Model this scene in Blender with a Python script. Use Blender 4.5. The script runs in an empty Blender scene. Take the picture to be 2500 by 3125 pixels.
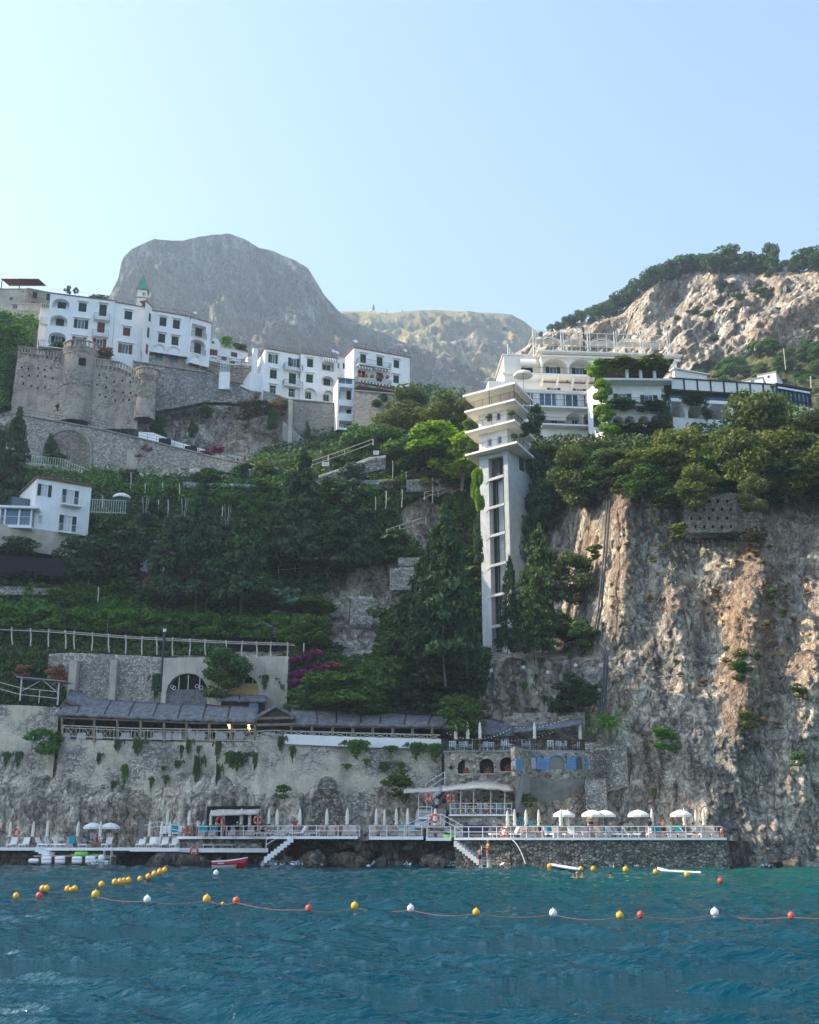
SUNY=4.0; DUST=.7; SKYS=.15; EXPO=1.47; HAZE=.00030; SUNE=4.2; OZ=1.4
WDEEP=(.0,.043,.066); WSHAL=(.0,.088,.08); WAMP=1.25
import bpy, math, random
import numpy as np
from mathutils import Vector, Matrix
R=math.radians
random.seed(7); RNG=np.random.default_rng(11)
SC=bpy.context.scene; COL=SC.collection
# ---------------------------------------------------------------- camera
F=3400.0; PITCH=math.atan(0.294); CP,SP=math.cos(PITCH),math.sin(PITCH); H=2.4
cam=bpy.data.cameras.new('camera'); camo=bpy.data.objects.new('camera',cam); COL.objects.link(camo)
cam.sensor_fit='VERTICAL'; cam.sensor_height=36; cam.lens=F/3125*36; cam.clip_start=.5; cam.clip_end=20000
camo.location=(0,0,H); camo.rotation_euler=(math.pi/2+PITCH,0,0); SC.camera=camo
def ray(X,Y):
    u=(X-1250)/F; v=(1562.5-Y)/F
    return Vector((u,CP-v*SP,SP+v*CP))
def P(X,Y,d):
    r=ray(X,Y); return Vector((0,0,H))+r*(d/r.y)
def Pz(X,Y,z):
    r=ray(X,Y); return Vector((0,0,H))+r*((z-H)/r.z)
def PN(X,Y,D):
    u=(X-1250)/F; v=(1562.5-Y)/F; a=CP-v*SP; b=SP+v*CP
    return np.stack([u/a*D, D+0*u, H+b/a*D],-1)
def pix(p):      # world -> pixel
    q=Vector(p)-Vector((0,0,H)); f=q.y*CP+q.z*SP; up=-q.y*SP+q.z*CP
    return 1250+F*q.x/f, 1562.5-F*up/f
# ---------------------------------------------------------------- noise (numpy)
def _h(ix,iy,iz,seed):
    n=(ix*374761393+iy*668265263+iz*2147483647+seed*974634777)&0xffffffff
    n=((n^(n>>13))*1274126177)&0xffffffff
    return ((n^(n>>16))&0xffff)/32767.5-1.0
def vnoise(p,seed=0):
    i=np.floor(p).astype(np.int64); f=p-i; f=f*f*(3-2*f)
    out=0
    for dx in (0,1):
        for dy in (0,1):
            for dz in (0,1):
                w=(f[...,0] if dx else 1-f[...,0])*(f[...,1] if dy else 1-f[...,1])*(f[...,2] if dz else 1-f[...,2])
                out=out+w*_h(i[...,0]+dx,i[...,1]+dy,i[...,2]+dz,seed)
    return out
def fbm(p,octs=5,seed=0,gain=.5,ridge=False):
    s=0;a=1.;t=0
    for k in range(octs):
        n=vnoise(p*(2.03**k)+k*17.3,seed+k)
        if ridge: n=1-2*np.abs(n)
        s=s+a*n;t+=a;a*=gain
    return s/t
# ---------------------------------------------------------------- objects
def tag(o,label=None,cat=None,group=None,kind=None):
    if label: o['label']=label
    if cat: o['category']=cat
    if group: o['group']=group
    if kind: o['kind']=kind
    return o
def empty(name,loc,label=None,cat=None,group=None,rz=0,kind=None):
    o=bpy.data.objects.new(name,None); COL.objects.link(o); o.location=loc; o.rotation_euler=(0,0,rz)
    o.empty_display_size=.2
    return tag(o,label,cat,group,kind)
def copy_tree(o,parent=None):
    c=o.copy(); COL.objects.link(c); c.parent=parent
    for ch in list(o.children): copy_tree(ch,c)
    return c
def place(proto,loc,rz=0,sc=1,label=None,group=None,first=[set()]):
    """first use moves the prototype itself, afterwards copies"""
    if proto.name not in first[0]: first[0].add(proto.name); o=proto
    else: o=copy_tree(proto)
    if o is proto: first[0].add(proto.name)
    o.location=loc; o.rotation_euler=(0,0,rz)
    o.scale=(sc,sc,sc) if not hasattr(sc,'__len__') else sc
    if label: o['label']=label
    if group: o['group']=group
    return o
class MB:
    def __init__(s): s.v=[];s.f=[];s.mi=[];s.m=0
    def quad(s,*p):
        b=len(s.v); s.v+= [tuple(q) for q in p]; s.f.append(tuple(range(b,b+len(p)))); s.mi.append(s.m)
    poly=quad
    def hexa(s,c):   # 8 corners: bottom 0-3, top 4-7 (ccw)
        b=len(s.v); s.v+=[tuple(q) for q in c]
        for f in ((0,3,2,1),(4,5,6,7),(0,1,5,4),(1,2,6,5),(2,3,7,6),(3,0,4,7)):
            s.f.append(tuple(b+i for i in f)); s.mi.append(s.m)
    def box(s,x0,y0,z0,x1,y1,z1):
        s.hexa([(x0,y0,z0),(x1,y0,z0),(x1,y1,z0),(x0,y1,z0),(x0,y0,z1),(x1,y0,z1),(x1,y1,z1),(x0,y1,z1)])
    def tube(s,a,b,r0,r1=None,n=5,cap=True):
        a=Vector(a);b=Vector(b); r1=r0 if r1 is None else r1
        d=(b-a); 
        if d.length<1e-6: return
        d.normalize(); u=d.orthogonal().normalized(); w=d.cross(u); k=len(s.v)
        for c,r in ((a,r0),(b,r1)):
            for i in range(n):
                t=2*math.pi*i/n+.4; s.v.append(tuple(c+u*(r*math.cos(t))+w*(r*math.sin(t))))
        for i in range(n):
            j=(i+1)%n; s.f.append((k+i,k+j,k+n+j,k+n+i)); s.mi.append(s.m)
        if cap:
            s.f.append(tuple(k+i for i in reversed(range(n)))); s.mi.append(s.m)
            s.f.append(tuple(k+n+i for i in range(n))); s.mi.append(s.m)
    def path(s,pts,r,n=5):
        for a,b in zip(pts,pts[1:]): s.tube(a,b,r,n=n)
    def lathe(s,c,prof,n=16,a0=0,a1=2*math.pi):
        c=Vector(c);k=len(s.v);full=abs(a1-a0-2*math.pi)<1e-6; m=n if full else n+1
        for r,z in prof:
            for i in range(m):
                t=a0+(a1-a0)*i/n; s.v.append((c.x+r*math.cos(t),c.y+r*math.sin(t),c.z+z))
        for j in range(len(prof)-1):
            for i in range(n):
                i2=(i+1)%m
                s.f.append((k+j*m+i,k+j*m+i2,k+(j+1)*m+i2,k+(j+1)*m+i)); s.mi.append(s.m)
    def ball(s,c,r,n=12,sz=1.0):
        k=n//2; s.lathe(c,[(max(1e-4,r*math.sin(math.pi*i/k)),-r*sz*math.cos(math.pi*i/k)) for i in range(k+1)],n)
    def torus(s,c,R_,r,ax='y',n=20,m=8):
        c=Vector(c);k=len(s.v)
        for i in range(n):
            t=2*math.pi*i/n
            for j in range(m):
                q=2*math.pi*j/m; rr=R_+r*math.cos(q); a=rr*math.cos(t); b=rr*math.sin(t); h=r*math.sin(q)
                p={'y':(a,h,b),'x':(h,a,b),'z':(a,b,h)}[ax]
                s.v.append((c.x+p[0],c.y+p[1],c.z+p[2]))
        for i in range(n):
            for j in range(m):
                i2=(i+1)%n;j2=(j+1)%m
                s.f.append((k+i*m+j,k+i2*m+j,k+i2*m+j2,k+i*m+j2)); s.mi.append(s.m)
    def build(s,name,mat,parent=None,o=None,smooth=False,loc=None):
        """verts are in world coords when o (root world origin) is given"""
        me=bpy.data.meshes.new(name)
        o_=Vector(o) if o is not None else Vector((0,0,0))
        V=[(x-o_.x,y-o_.y,z-o_.z) for x,y,z in s.v]
        me.from_pydata(V,[],s.f)
        for m in (mat if isinstance(mat,(list,tuple)) else [mat]): me.materials.append(m)
        if s.mi and max(s.mi)>0: me.polygons.foreach_set('material_index',s.mi)
        if smooth: me.shade_smooth()
        me.update()
        ob=bpy.data.objects.new(name,me); COL.objects.link(ob)
        if parent is not None: ob.parent=parent
        elif o is not None: ob.location=o_
        return ob
def grid_mesh(name,V,mats,mask=None,smooth=True,attr=None,matidx=None):
    """V: (n,m,3) array -> mesh object"""
    n,m,_=V.shape; idx=np.arange(n*m).reshape(n,m)
    q=np.stack([idx[:-1,:-1],idx[1:,:-1],idx[1:,1:],idx[:-1,1:]],-1).reshape(-1,4)
    if mask is not None:
        mk=(mask[:-1,:-1]&mask[1:,:-1]&mask[1:,1:]&mask[:-1,1:]).reshape(-1); q=q[mk]
    used=np.unique(q); remap=-np.ones(n*m,int); remap[used]=np.arange(len(used)); q=remap[q]
    vv=V.reshape(-1,3)[used]
    me=bpy.data.meshes.new(name); me.vertices.add(len(vv)); me.vertices.foreach_set('co',vv.astype(np.float32).ravel())
    me.loops.add(q.size); me.loops.foreach_set('vertex_index',q.astype(np.int32).ravel())
    me.polygons.add(len(q)); me.polygons.foreach_set('loop_start',np.arange(0,q.size,4,dtype=np.int32)); me.polygons.foreach_set('loop_total',np.full(len(q),4,np.int32))
    for mt in mats: me.materials.append(mt)
    if attr:
        for k,a in attr.items():
            at=me.attributes.new(k,'FLOAT','POINT'); at.data.foreach_set('value',a.reshape(-1)[used].astype(np.float32))
    me.update(calc_edges=True); me.validate()
    if smooth: me.shade_smooth()
    o=bpy.data.objects.new(name,me); COL.objects.link(o); return o
def leaf_mesh(name,C,size,mat,nrm=None,elong=1.6,droop=0.0,seed=0):
    """C (n,3) centres -> bent little leaf quads (two triangles folded) in one mesh"""
    rg=np.random.default_rng(seed); n=len(C)
    d=rg.normal(size=(n,3)); 
    if nrm is not None: d=d*.75+nrm
    d/=np.linalg.norm(d,axis=1,keepdims=True)+1e-9
    t=rg.normal(size=(n,3)); t[:,2]-=droop; t-= (t*d).sum(1,keepdims=True)*d; t/=np.linalg.norm(t,axis=1,keepdims=True)+1e-9
    b=np.cross(d,t); sz=(np.asarray(size)*rg.uniform(.6,1.35,n))[:,None]
    v=np.stack([C-t*sz*elong*.5,C+b*sz*.45+d*sz*.12,C+t*sz*elong*.5,C-b*sz*.45+d*sz*.12],1).reshape(-1,3)
    me=bpy.data.meshes.new(name); me.vertices.add(4*n); me.vertices.foreach_set('co',v.astype(np.float32).ravel())
    me.loops.add(4*n); me.loops.foreach_set('vertex_index',np.arange(4*n,dtype=np.int32))
    me.polygons.add(n); me.polygons.foreach_set('loop_start',np.arange(0,4*n,4,dtype=np.int32)); me.polygons.foreach_set('loop_total',np.full(n,4,np.int32))
    me.materials.append(mat) if not isinstance(mat,(list,tuple)) else [me.materials.append(x) for x in mat]
    me.update(calc_edges=True)
    return me
def link_mesh(name,me,parent=None,loc=None):
    o=bpy.data.objects.new(name,me); COL.objects.link(o)
    if parent is not None: o.parent=parent
    if loc is not None: o.location=loc
    return o
# ---------------------------------------------------------------- materials
def newmat(name):
    m=bpy.data.materials.new(name); m.use_nodes=True; nt=m.node_tree
    for n in list(nt.nodes): nt.nodes.remove(n)
    out=nt.nodes.new('ShaderNodeOutputMaterial'); b=nt.nodes.new('ShaderNodeBsdfPrincipled')
    nt.links.new(b.outputs[0],out.inputs[0]); b.inputs['Roughness'].default_value=.85
    b.inputs['Specular IOR Level'].default_value=.25
    return m,nt,b
class NT:
    def __init__(s,nt): s.nt=nt; s.N=nt.nodes; s.L=nt.links
    def node(s,t,**kw):
        n=s.N.new(t)
        for k,v in kw.items():
            if k.startswith('i_'): n.inputs[k[2:].replace('_',' ')].default_value=v
            else: setattr(n,k,v)
        return n
    def coord(s,sc=(1,1,1),obj=False):
        if obj: c=s.node('ShaderNodeTexCoord').outputs['Object']
        else: c=s.node('ShaderNodeNewGeometry').outputs['Position']
        m=s.node('ShaderNodeMapping'); m.inputs['Scale'].default_value=sc; s.L.new(c,m.inputs[0]); return m.outputs[0]
    def noise(s,co,scale,detail=6,rough=.6,dist=0):
        n=s.node('ShaderNodeTexNoise'); n.inputs['Scale'].default_value=scale; n.inputs['Detail'].default_value=detail
        n.inputs['Roughness'].default_value=rough; n.inputs['Distortion'].default_value=dist; s.L.new(co,n.inputs['Vector']); return n.outputs['Fac']
    def vor(s,co,scale,feature='F1',out='Distance',rnd=1):
        n=s.node('ShaderNodeTexVoronoi',feature=feature); n.inputs['Scale'].default_value=scale; n.inputs['Randomness'].default_value=rnd
        s.L.new(co,n.inputs['Vector']); return n.outputs[out]
    def ramp(s,fac,stops,interp='LINEAR'):
        n=s.node('ShaderNodeValToRGB'); cr=n.color_ramp; cr.interpolation=interp
        while len(cr.elements)>1: cr.elements.remove(cr.elements[-1])
        for i,(p,c) in enumerate(stops):
            e=cr.elements[0] if i==0 else cr.elements.new(p)
            e.position=p; c=c if hasattr(c,'__len__') else (c,c,c); e.color=(*c[:3],1)
        s.L.new(fac,n.inputs[0]); return n.outputs[0]
    def mix(s,fac,a,b,mode='MIX'):
        n=s.node('ShaderNodeMix',data_type='RGBA',blend_type=mode)
        for i,x in ((0,fac),(6,a),(7,b)):
            if isinstance(x,(int,float)): n.inputs[i].default_value=x if i==0 else (x,x,x,1)
            elif isinstance(x,tuple): n.inputs[i].default_value=(*x[:3],1)
            else: s.L.new(x,n.inputs[i])
        return n.outputs[2]
    def math(s,op,a,b=0,clamp=False):
        n=s.node('ShaderNodeMath',operation=op,use_clamp=clamp)
        for i,x in ((0,a),(1,b)):
            if isinstance(x,(int,float)): n.inputs[i].default_value=x
            else: s.L.new(x,n.inputs[i])
        return n.outputs[0]
    def attr(s,name):
        return s.node('ShaderNodeAttribute',attribute_name=name).outputs['Fac']
    def bump(s,h,strength,dist,b,nrm=None):
        n=s.node('ShaderNodeBump'); n.inputs['Strength'].default_value=strength; n.inputs['Distance'].default_value=dist
        s.L.new(h,n.inputs['Height'])
        if nrm is not None: s.L.new(nrm,n.inputs['Normal'])
        if b is not None: s.L.new(n.outputs[0],b.inputs['Normal'])
        return n.outputs[0]
def flat(name,col,rough=.7,var=.12,scale=1.5,spec=.25,metal=0,bump=0,alpha=None,grime=None):
    m,nt,b=newmat(name); t=NT(nt); co=t.coord()
    n=t.noise(co,scale,5,.65)
    lo=tuple(c*(1-var*1.6) for c in col); hi=tuple(min(1,c*(1+var)) for c in col)
    c=t.ramp(n,[(.3,lo),(.7,hi)])
    if grime:
        g=t.noise(t.coord((1.6,1.6,.35)),1.1,6,.7); c=t.mix(t.ramp(g,[(.5,0),(.72,grime)]),c,tuple(x*.55 for x in col))
    t.L.new(c,b.inputs['Base Color']); b.inputs['Roughness'].default_value=rough; b.inputs['Specular IOR Level'].default_value=spec; b.inputs['Metallic'].default_value=metal
    if bump: t.bump(t.noise(co,scale*6,4),.6,bump,b)
    return m
def rockmat(name,a=(.16,.165,.17),bcol=(.33,.32,.30),warm=(.40,.31,.20),sc=1.0,warmamt=.5,bump=1.0,veg=True,dry=False,dark=1.0,vegc=((.020,.036,.014),(.045,.07,.022),(.11,.11,.04))):
    m,nt,b=newmat(name); t=NT(nt); co=t.coord(); cv=t.coord((1,1,.28))
    n1=t.noise(co,.09*sc,8,.62,.6); n2=t.noise(cv,.35*sc,8,.68,.8); n3=t.noise(co,1.6*sc,7,.7)
    c=t.ramp(n2,[(.32,tuple(x*.5*dark for x in a)),(.45,tuple(x*dark for x in a)),(.58,bcol),(.7,tuple(min(.85,x*1.4) for x in bcol))])
    c=t.mix(t.ramp(n1,[(.5,0),(.68,warmamt)]),c,warm)
    c=t.mix(.55,c,t.ramp(n3,[(.33,.28),(.5,1.05),(.66,1.9)]),'MULTIPLY')
    streak=t.noise(t.coord((1,1,.09)),1.1*sc,6,.65)
    c=t.mix(t.ramp(streak,[(.5,0),(.66,.72)]),c,tuple(x*.42 for x in a))
    wp=t.node('ShaderNodeVectorMath',operation='ADD'); t.L.new(cv,wp.inputs[0]); nzv=t.node('ShaderNodeTexNoise'); nzv.inputs['Scale'].default_value=.5*sc; nzv.inputs['Detail'].default_value=5; t.L.new(co,nzv.inputs['Vector']); ms=t.node('ShaderNodeVectorMath',operation='SCALE'); ms.inputs[3].default_value=3.0/sc; t.L.new(nzv.outputs['Color'],ms.inputs[0]); t.L.new(ms.outputs[0],wp.inputs[1])
    cr=t.vor(wp.outputs[0],.42*sc,'DISTANCE_TO_EDGE'); cr2=t.vor(wp.outputs[0],1.3*sc,'DISTANCE_TO_EDGE'); crn=t.math('MULTIPLY',t.ramp(cr,[(0,.0),(.05,1)]),t.ramp(cr2,[(0,.35),(.06,1)]))
    c=t.mix(1.0,c,t.ramp(crn,[(0,.38),(.5,.85),(1,1.0)]),'MULTIPLY')
    if veg:
        va=t.attr('veg'); vn=t.noise(co,.5,6,.7); f=t.ramp(t.math('ADD',va,t.math('MULTIPLY',t.math('SUBTRACT',vn,.5),1.3)),[(.45,0),(.6,1)])
        g=t.ramp(t.noise(co,.8 if sc>.3 else .03,6,.7),[(.3,vegc[0]),(.55,vegc[1]),(.75,vegc[2])])
        c=t.mix(f,c,g)
    if dry:
        dn=t.noise(co,.9*sc,8,.75); da=t.attr('dry'); f=t.ramp(t.math('MULTIPLY',dn,t.math('ADD',da,.0)),[(.40,0),(.52,.7)])
        c=t.mix(f,c,t.ramp(n3,[(.3,(.26,.15,.09)),(.7,(.50,.34,.22))]))
    t.L.new(c,b.inputs['Base Color']); b.inputs['Roughness'].default_value=.95; b.inputs['Specular IOR Level'].default_value=.15
    h=t.math('ADD',t.math('MULTIPLY',n2,1.2),t.math('MULTIPLY',n3,.55)); h=t.math('ADD',h,t.math('MULTIPLY',crn,.35))
    t.bump(h,.9,bump,b)
    return m
def masonry(name,stone=(.30,.29,.27),mortar=(.42,.40,.36),size=.45,var=.5,grime=.6,bump=.06,stucco=None):
    m,nt,b=newmat(name); t=NT(nt); co=t.coord((1,1,1.35))
    vc=t.node('ShaderNodeTexVoronoi'); vc.inputs['Scale'].default_value=1/size; t.L.new(co,vc.inputs['Vector'])
    ed=t.vor(co,1/size,'DISTANCE_TO_EDGE'); sep=t.node('ShaderNodeSeparateColor'); t.L.new(vc.outputs['Color'],sep.inputs[0])
    c=t.ramp(sep.outputs[0],[(0,tuple(x*(1-var) for x in stone)),(.5,stone),(1,tuple(min(1,x*(1+var)) for x in stone))])
    c=t.mix(t.ramp(ed,[(.02,1),(.09,0)]),c,tuple(x*.8 for x in mortar))
    if stucco:
        s_=t.noise(co,.22,8,.7,.4); c=t.mix(t.ramp(s_,[(.44,1),(.56,0)]),c,t.ramp(t.noise(co,.9,7,.7),[(.3,tuple(x*.72 for x in stucco)),(.7,stucco)]))
    g=t.noise(t.coord((1,1,.3)),.35,8,.7); c=t.mix(t.ramp(g,[(.48,0),(.7,grime)]),c,tuple(x*.35 for x in stone))
    t.L.new(c,b.inputs['Base Color']); b.inputs['Roughness'].default_value=.95
    t.bump(t.math('ADD',t.ramp(ed,[(0,0),(.12,1)]),t.noise(co,3,5,.7)),.8,bump,b)
    return m
def leafmat(name,cols,trans=.35,hue=.0):
    m,nt,b=newmat(name); t=NT(nt)
    g=t.node('ShaderNodeNewGeometry'); ri=g.outputs['Random Per Island']; oi=t.node('ShaderNodeObjectInfo').outputs['Random']
    k=t.math('ADD',t.math('MULTIPLY',ri,.6),t.math('MULTIPLY',t.noise(t.coord(),.6,3,.6),.55)); k=t.math('SUBTRACT',k,.1,True)
    c=t.ramp(k,[(.1,cols[0]),(.5,cols[1]),(.9,cols[2])])
    c=t.mix(1.0,c,t.ramp(oi,[(0,(.72,.8,.9)),(.5,(1,1,1)),(1,(1.25,1.12,.8))]),'MULTIPLY')
    t.L.new(c,b.inputs['Base Color']); b.inputs['Roughness'].default_value=.6; b.inputs['Specular IOR Level'].default_value=.2
    tr=nt.nodes.new('ShaderNodeBsdfTranslucent'); t.L.new(t.mix(1.0,c,(1.3,1.5,.5),'MULTIPLY'),tr.inputs[0])
    ms=nt.nodes.new('ShaderNodeMixShader'); ms.inputs[0].default_value=trans
    out=[n for n in nt.nodes if n.type=='OUTPUT_MATERIAL'][0]
    t.L.new(b.outputs[0],ms.inputs[1]); t.L.new(tr.outputs[0],ms.inputs[2]); t.L.new(ms.outputs[0],out.inputs[0])
    return m
def glassmat(name,col=(.05,.08,.1),rough=.05):
    m,nt,b=newmat(name); b.inputs['Base Color'].default_value=(*col,1); b.inputs['Roughness'].default_value=rough; b.inputs['Specular IOR Level'].default_value=.7
    return m
M={}
M['white']=flat('white_plaster',(.83,.83,.82),.8,.05,.8,grime=.25,bump=.01)
M['warmwhite']=flat('warm_white_plaster',(.85,.81,.73),.8,.05,.8,grime=.15,bump=.01)
M['paint']=flat('white_paint',(.82,.82,.82),.5,.03)
M['concrete']=flat('white_concrete',(.54,.56,.56),.85,.14,.9,grime=.45,bump=.02)
M['greyconc']=flat('grey_concrete',(.30,.30,.28),.9,.2,.8,grime=.6,bump=.03)
M['oldplaster']=flat('old_plaster',(.50,.45,.37),.9,.2,.5,grime=.6,bump=.03)
M['green']=flat('green_shutter_paint',(.010,.045,.035),.5,.2,5)
M['brown']=flat('brown_shutter_paint',(.14,.055,.035),.6,.2,5)  # real brown paint, and orange flare tint painted over the left blocks' green shutters
M['bluesh']=flat('blue_shutter_paint',(.14,.31,.56),.6,.12,3)
M['blue']=flat('blue_window_paint',(.12,.24,.36),.6,.12,3)
M['iron']=flat('dark_iron',(.03,.032,.035),.5,.2,5)
M['rail']=flat('white_railing_paint',(.78,.79,.80),.4,.04,4)
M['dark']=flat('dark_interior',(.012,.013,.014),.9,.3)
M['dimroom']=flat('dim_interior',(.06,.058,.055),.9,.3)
M['glass']=glassmat('window_glass'); M['seaglass']=glassmat('blue_window_glass',(.03,.10,.17),.03)
M['curtain']=flat('white_curtain',(.62,.64,.66),.8,.15,4)
M['tile']=flat('terracotta_tile',(.28,.14,.09),.9,.3,3)
M['greentile']=flat('green_majolica_tile',(.10,.32,.22),.5,.3,3)
M['reed']=flat('weathered_reed_matting',(.175,.18,.195),.95,.35,2.0,bump=.05)
M['reedlight']=flat('pale_reed_matting',(.50,.47,.43),.95,.15,2.0,bump=.04)
M['bamboo']=flat('yellow_bamboo_screen',(.48,.33,.14),.8,.2,3)
M['wood']=flat('weathered_wood',(.28,.22,.16),.85,.3,3,bump=.01)
M['palewood']=flat('bleached_wood_pole',(.62,.57,.48),.85,.2,3,bump=.01)
M['darkwood']=flat('dark_wood',(.07,.05,.04),.85,.3,3)
M['cream']=flat('cream_canvas',(.76,.72,.62),.8,.06,2)
M['canvas']=flat('white_canvas',(.80,.78,.73),.8,.05,2)
M['taupe']=flat('taupe_towelling',(.46,.38,.34),.95,.1,4)
M['towel']=flat('turquoise_towelling',(.0,.30,.38),.95,.15,4)
M['bluecush']=flat('pale_blue_cushion',(.35,.52,.62),.9,.1,4)
M['orange']=flat('orange_buoy_plastic',(.62,.07,.025),.45,.1,3,spec=.5)
M['yellow']=flat('yellow_buoy_plastic',(.80,.42,.02),.35,.1,3,spec=.5)
M['redb']=flat('red_buoy_plastic',(.58,.09,.05),.4,.15,3,spec=.5)
M['whitep']=flat('white_plastic',(.80,.80,.80),.3,.04,3,spec=.5)
M['redpaint']=flat('red_boat_paint',(.42,.01,.02),.3,.1,3,spec=.5)
M['skin']=flat('tanned_skin',(.46,.24,.15),.6,.1,8)
M['oldwall']=masonry('old_tan_masonry',(.30,.27,.22),(.22,.2,.17),.35,.4,.8,.12)
M['rope']=flat('faded_orange_rope',(.42,.15,.09),.8,.2,4)
M['rust']=flat('rusty_slats',(.16,.07,.04),.95,.2,4,spec=0)
M['hair']=flat('dark_hair',(.02,.014,.01),.7,.2,8)
M['pot']=flat('terracotta_pot',(.30,.10,.06),.9,.15,5)
M['net']=flat('black_shade_net',(.012,.012,.018),.95,.3,3)
M['pipe']=flat('dark_drain_pipe',(.035,.045,.06),.5,.15,3)
M['castle']=masonry('castle_masonry',(.43,.38,.32),(.30,.27,.22),.42,.45,.7,.10,stucco=(.56,.48,.40))
M['stone']=masonry('grey_rubble_masonry',(.33,.32,.30),(.22,.21,.20),.5,.45,.5,.10)
M['stonefine']=masonry('fine_grey_masonry',(.30,.285,.26),(.34,.32,.28),.32,.35,.35,.05)
M['stucco']=masonry('flaking_stucco_wall',(.42,.39,.34),(.20,.19,.17),.32,.55,.7,.10,stucco=(.78,.70,.56))
M['drystone']=masonry('pale_dry_stone',(.44,.41,.36),(.20,.19,.17),.30,.45,.5,.10)
M['housestone']=masonry('warm_house_stone',(.33,.30,.25),(.46,.43,.36),.42,.7,.45,.08)
M['seawall']=masonry('dark_sea_wall_stone',(.24,.22,.185),(.07,.065,.055),.38,.6,.75,.16)
M['lf_dark']=leafmat('dark_conifer_leaf',[(.026,.056,.030),(.062,.125,.052),(.13,.20,.07)],.25)
M['lf_mid']=leafmat('mid_green_leaf',[(0.035,0.077,0.025),(0.081,0.163,0.044),(0.163,0.263,0.062)],.3)
M['lf_olive']=leafmat('olive_leaf',[(.055,.080,.024),(.12,.155,.042),(.26,.29,.08)],.3)
M['lf_bright']=leafmat('bright_lemon_leaf',[(.08,.16,.015),(.19,.32,.025),(.36,.46,.045)],.45)
M['lf_vine']=leafmat('vine_leaf',[(0.043,0.116,0.022),(0.102,0.232,0.036),(0.203,0.362,0.058)],.35)
M['lf_dry']=leafmat('dry_brown_leaf',[(.10,.065,.03),(.22,.15,.08),(.38,.28,.17)],.2)
M['lf_bloom']=leafmat('magenta_bougainvillea',[(.10,.01,.08),(.22,.025,.18),(.36,.08,.26)],.3)
M['lf_pink']=leafmat('dusty_pink_bloom',[(.24,.10,.05),(.36,.16,.11),(.36,.06,.20)],.3)
M['lf_ivy']=leafmat('ivy_leaf',[(0.022,0.053,0.022),(0.053,0.106,0.037),(0.112,0.188,0.056)],.25)
M['lf_sage']=leafmat('blue_sage_leaf',[(0.042,0.084,0.066),(0.096,0.168,0.120),(0.180,0.264,0.192)],.25)
M['bark']=flat('tree_bark',(.14,.12,.10),.95,.3,4,bump=.02)
# ================================================================ light, sky
SUN_EL,SUN_AZ=R(37),R(180+180-4)      # azimuth measured from +X ccw: sun is on the left, a touch in front of the facades
sd=Vector((-math.cos(SUN_EL)*math.cos(R(SUNY)), math.cos(SUN_EL)*math.sin(R(SUNY)), math.sin(SUN_EL))).normalized()
w=bpy.data.worlds.new('World'); SC.world=w; w.use_nodes=True; nt=w.node_tree
sky=nt.nodes.new('ShaderNodeTexSky'); sky.sky_type='NISHITA'; sky.sun_disc=False; sky.sun_elevation=SUN_EL
sky.sun_rotation=math.atan2(sd.x,sd.y); sky.air_density=1.0; sky.dust_density=DUST; sky.ozone_density=OZ; sky.altitude=0
wb=nt.nodes.new('ShaderNodeMix'); wb.data_type='RGBA'; wb.blend_type='MULTIPLY'; wb.inputs[0].default_value=1; wb.inputs[7].default_value=(1.0,.985,.955,1); nt.links.new(sky.outputs[0],wb.inputs[6]); nt.links.new(wb.outputs[2],nt.nodes['Background'].inputs[0]); nt.nodes['Background'].inputs[1].default_value=SKYS
sl=bpy.data.lights.new('sun','SUN'); sl.energy=SUNE; sl.angle=R(.5); sl.color=(1,.83,.62)
so=bpy.data.objects.new('sun',sl); COL.objects.link(so); so.rotation_euler=(-sd).to_track_quat('-Z','Y').to_euler(); so.location=(-200,0,300)
SC.view_settings.view_transform='Standard'; SC.view_settings.look='None'; SC.view_settings.exposure=EXPO; SC.view_settings.gamma=1
SC.cycles.max_bounces=6; SC.cycles.transparent_max_bounces=6; SC.cycles.volume_bounces=0; SC.cycles.caustics_reflective=False; SC.cycles.caustics_refractive=False
SC.cycles.volume_max_steps=64
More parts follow.
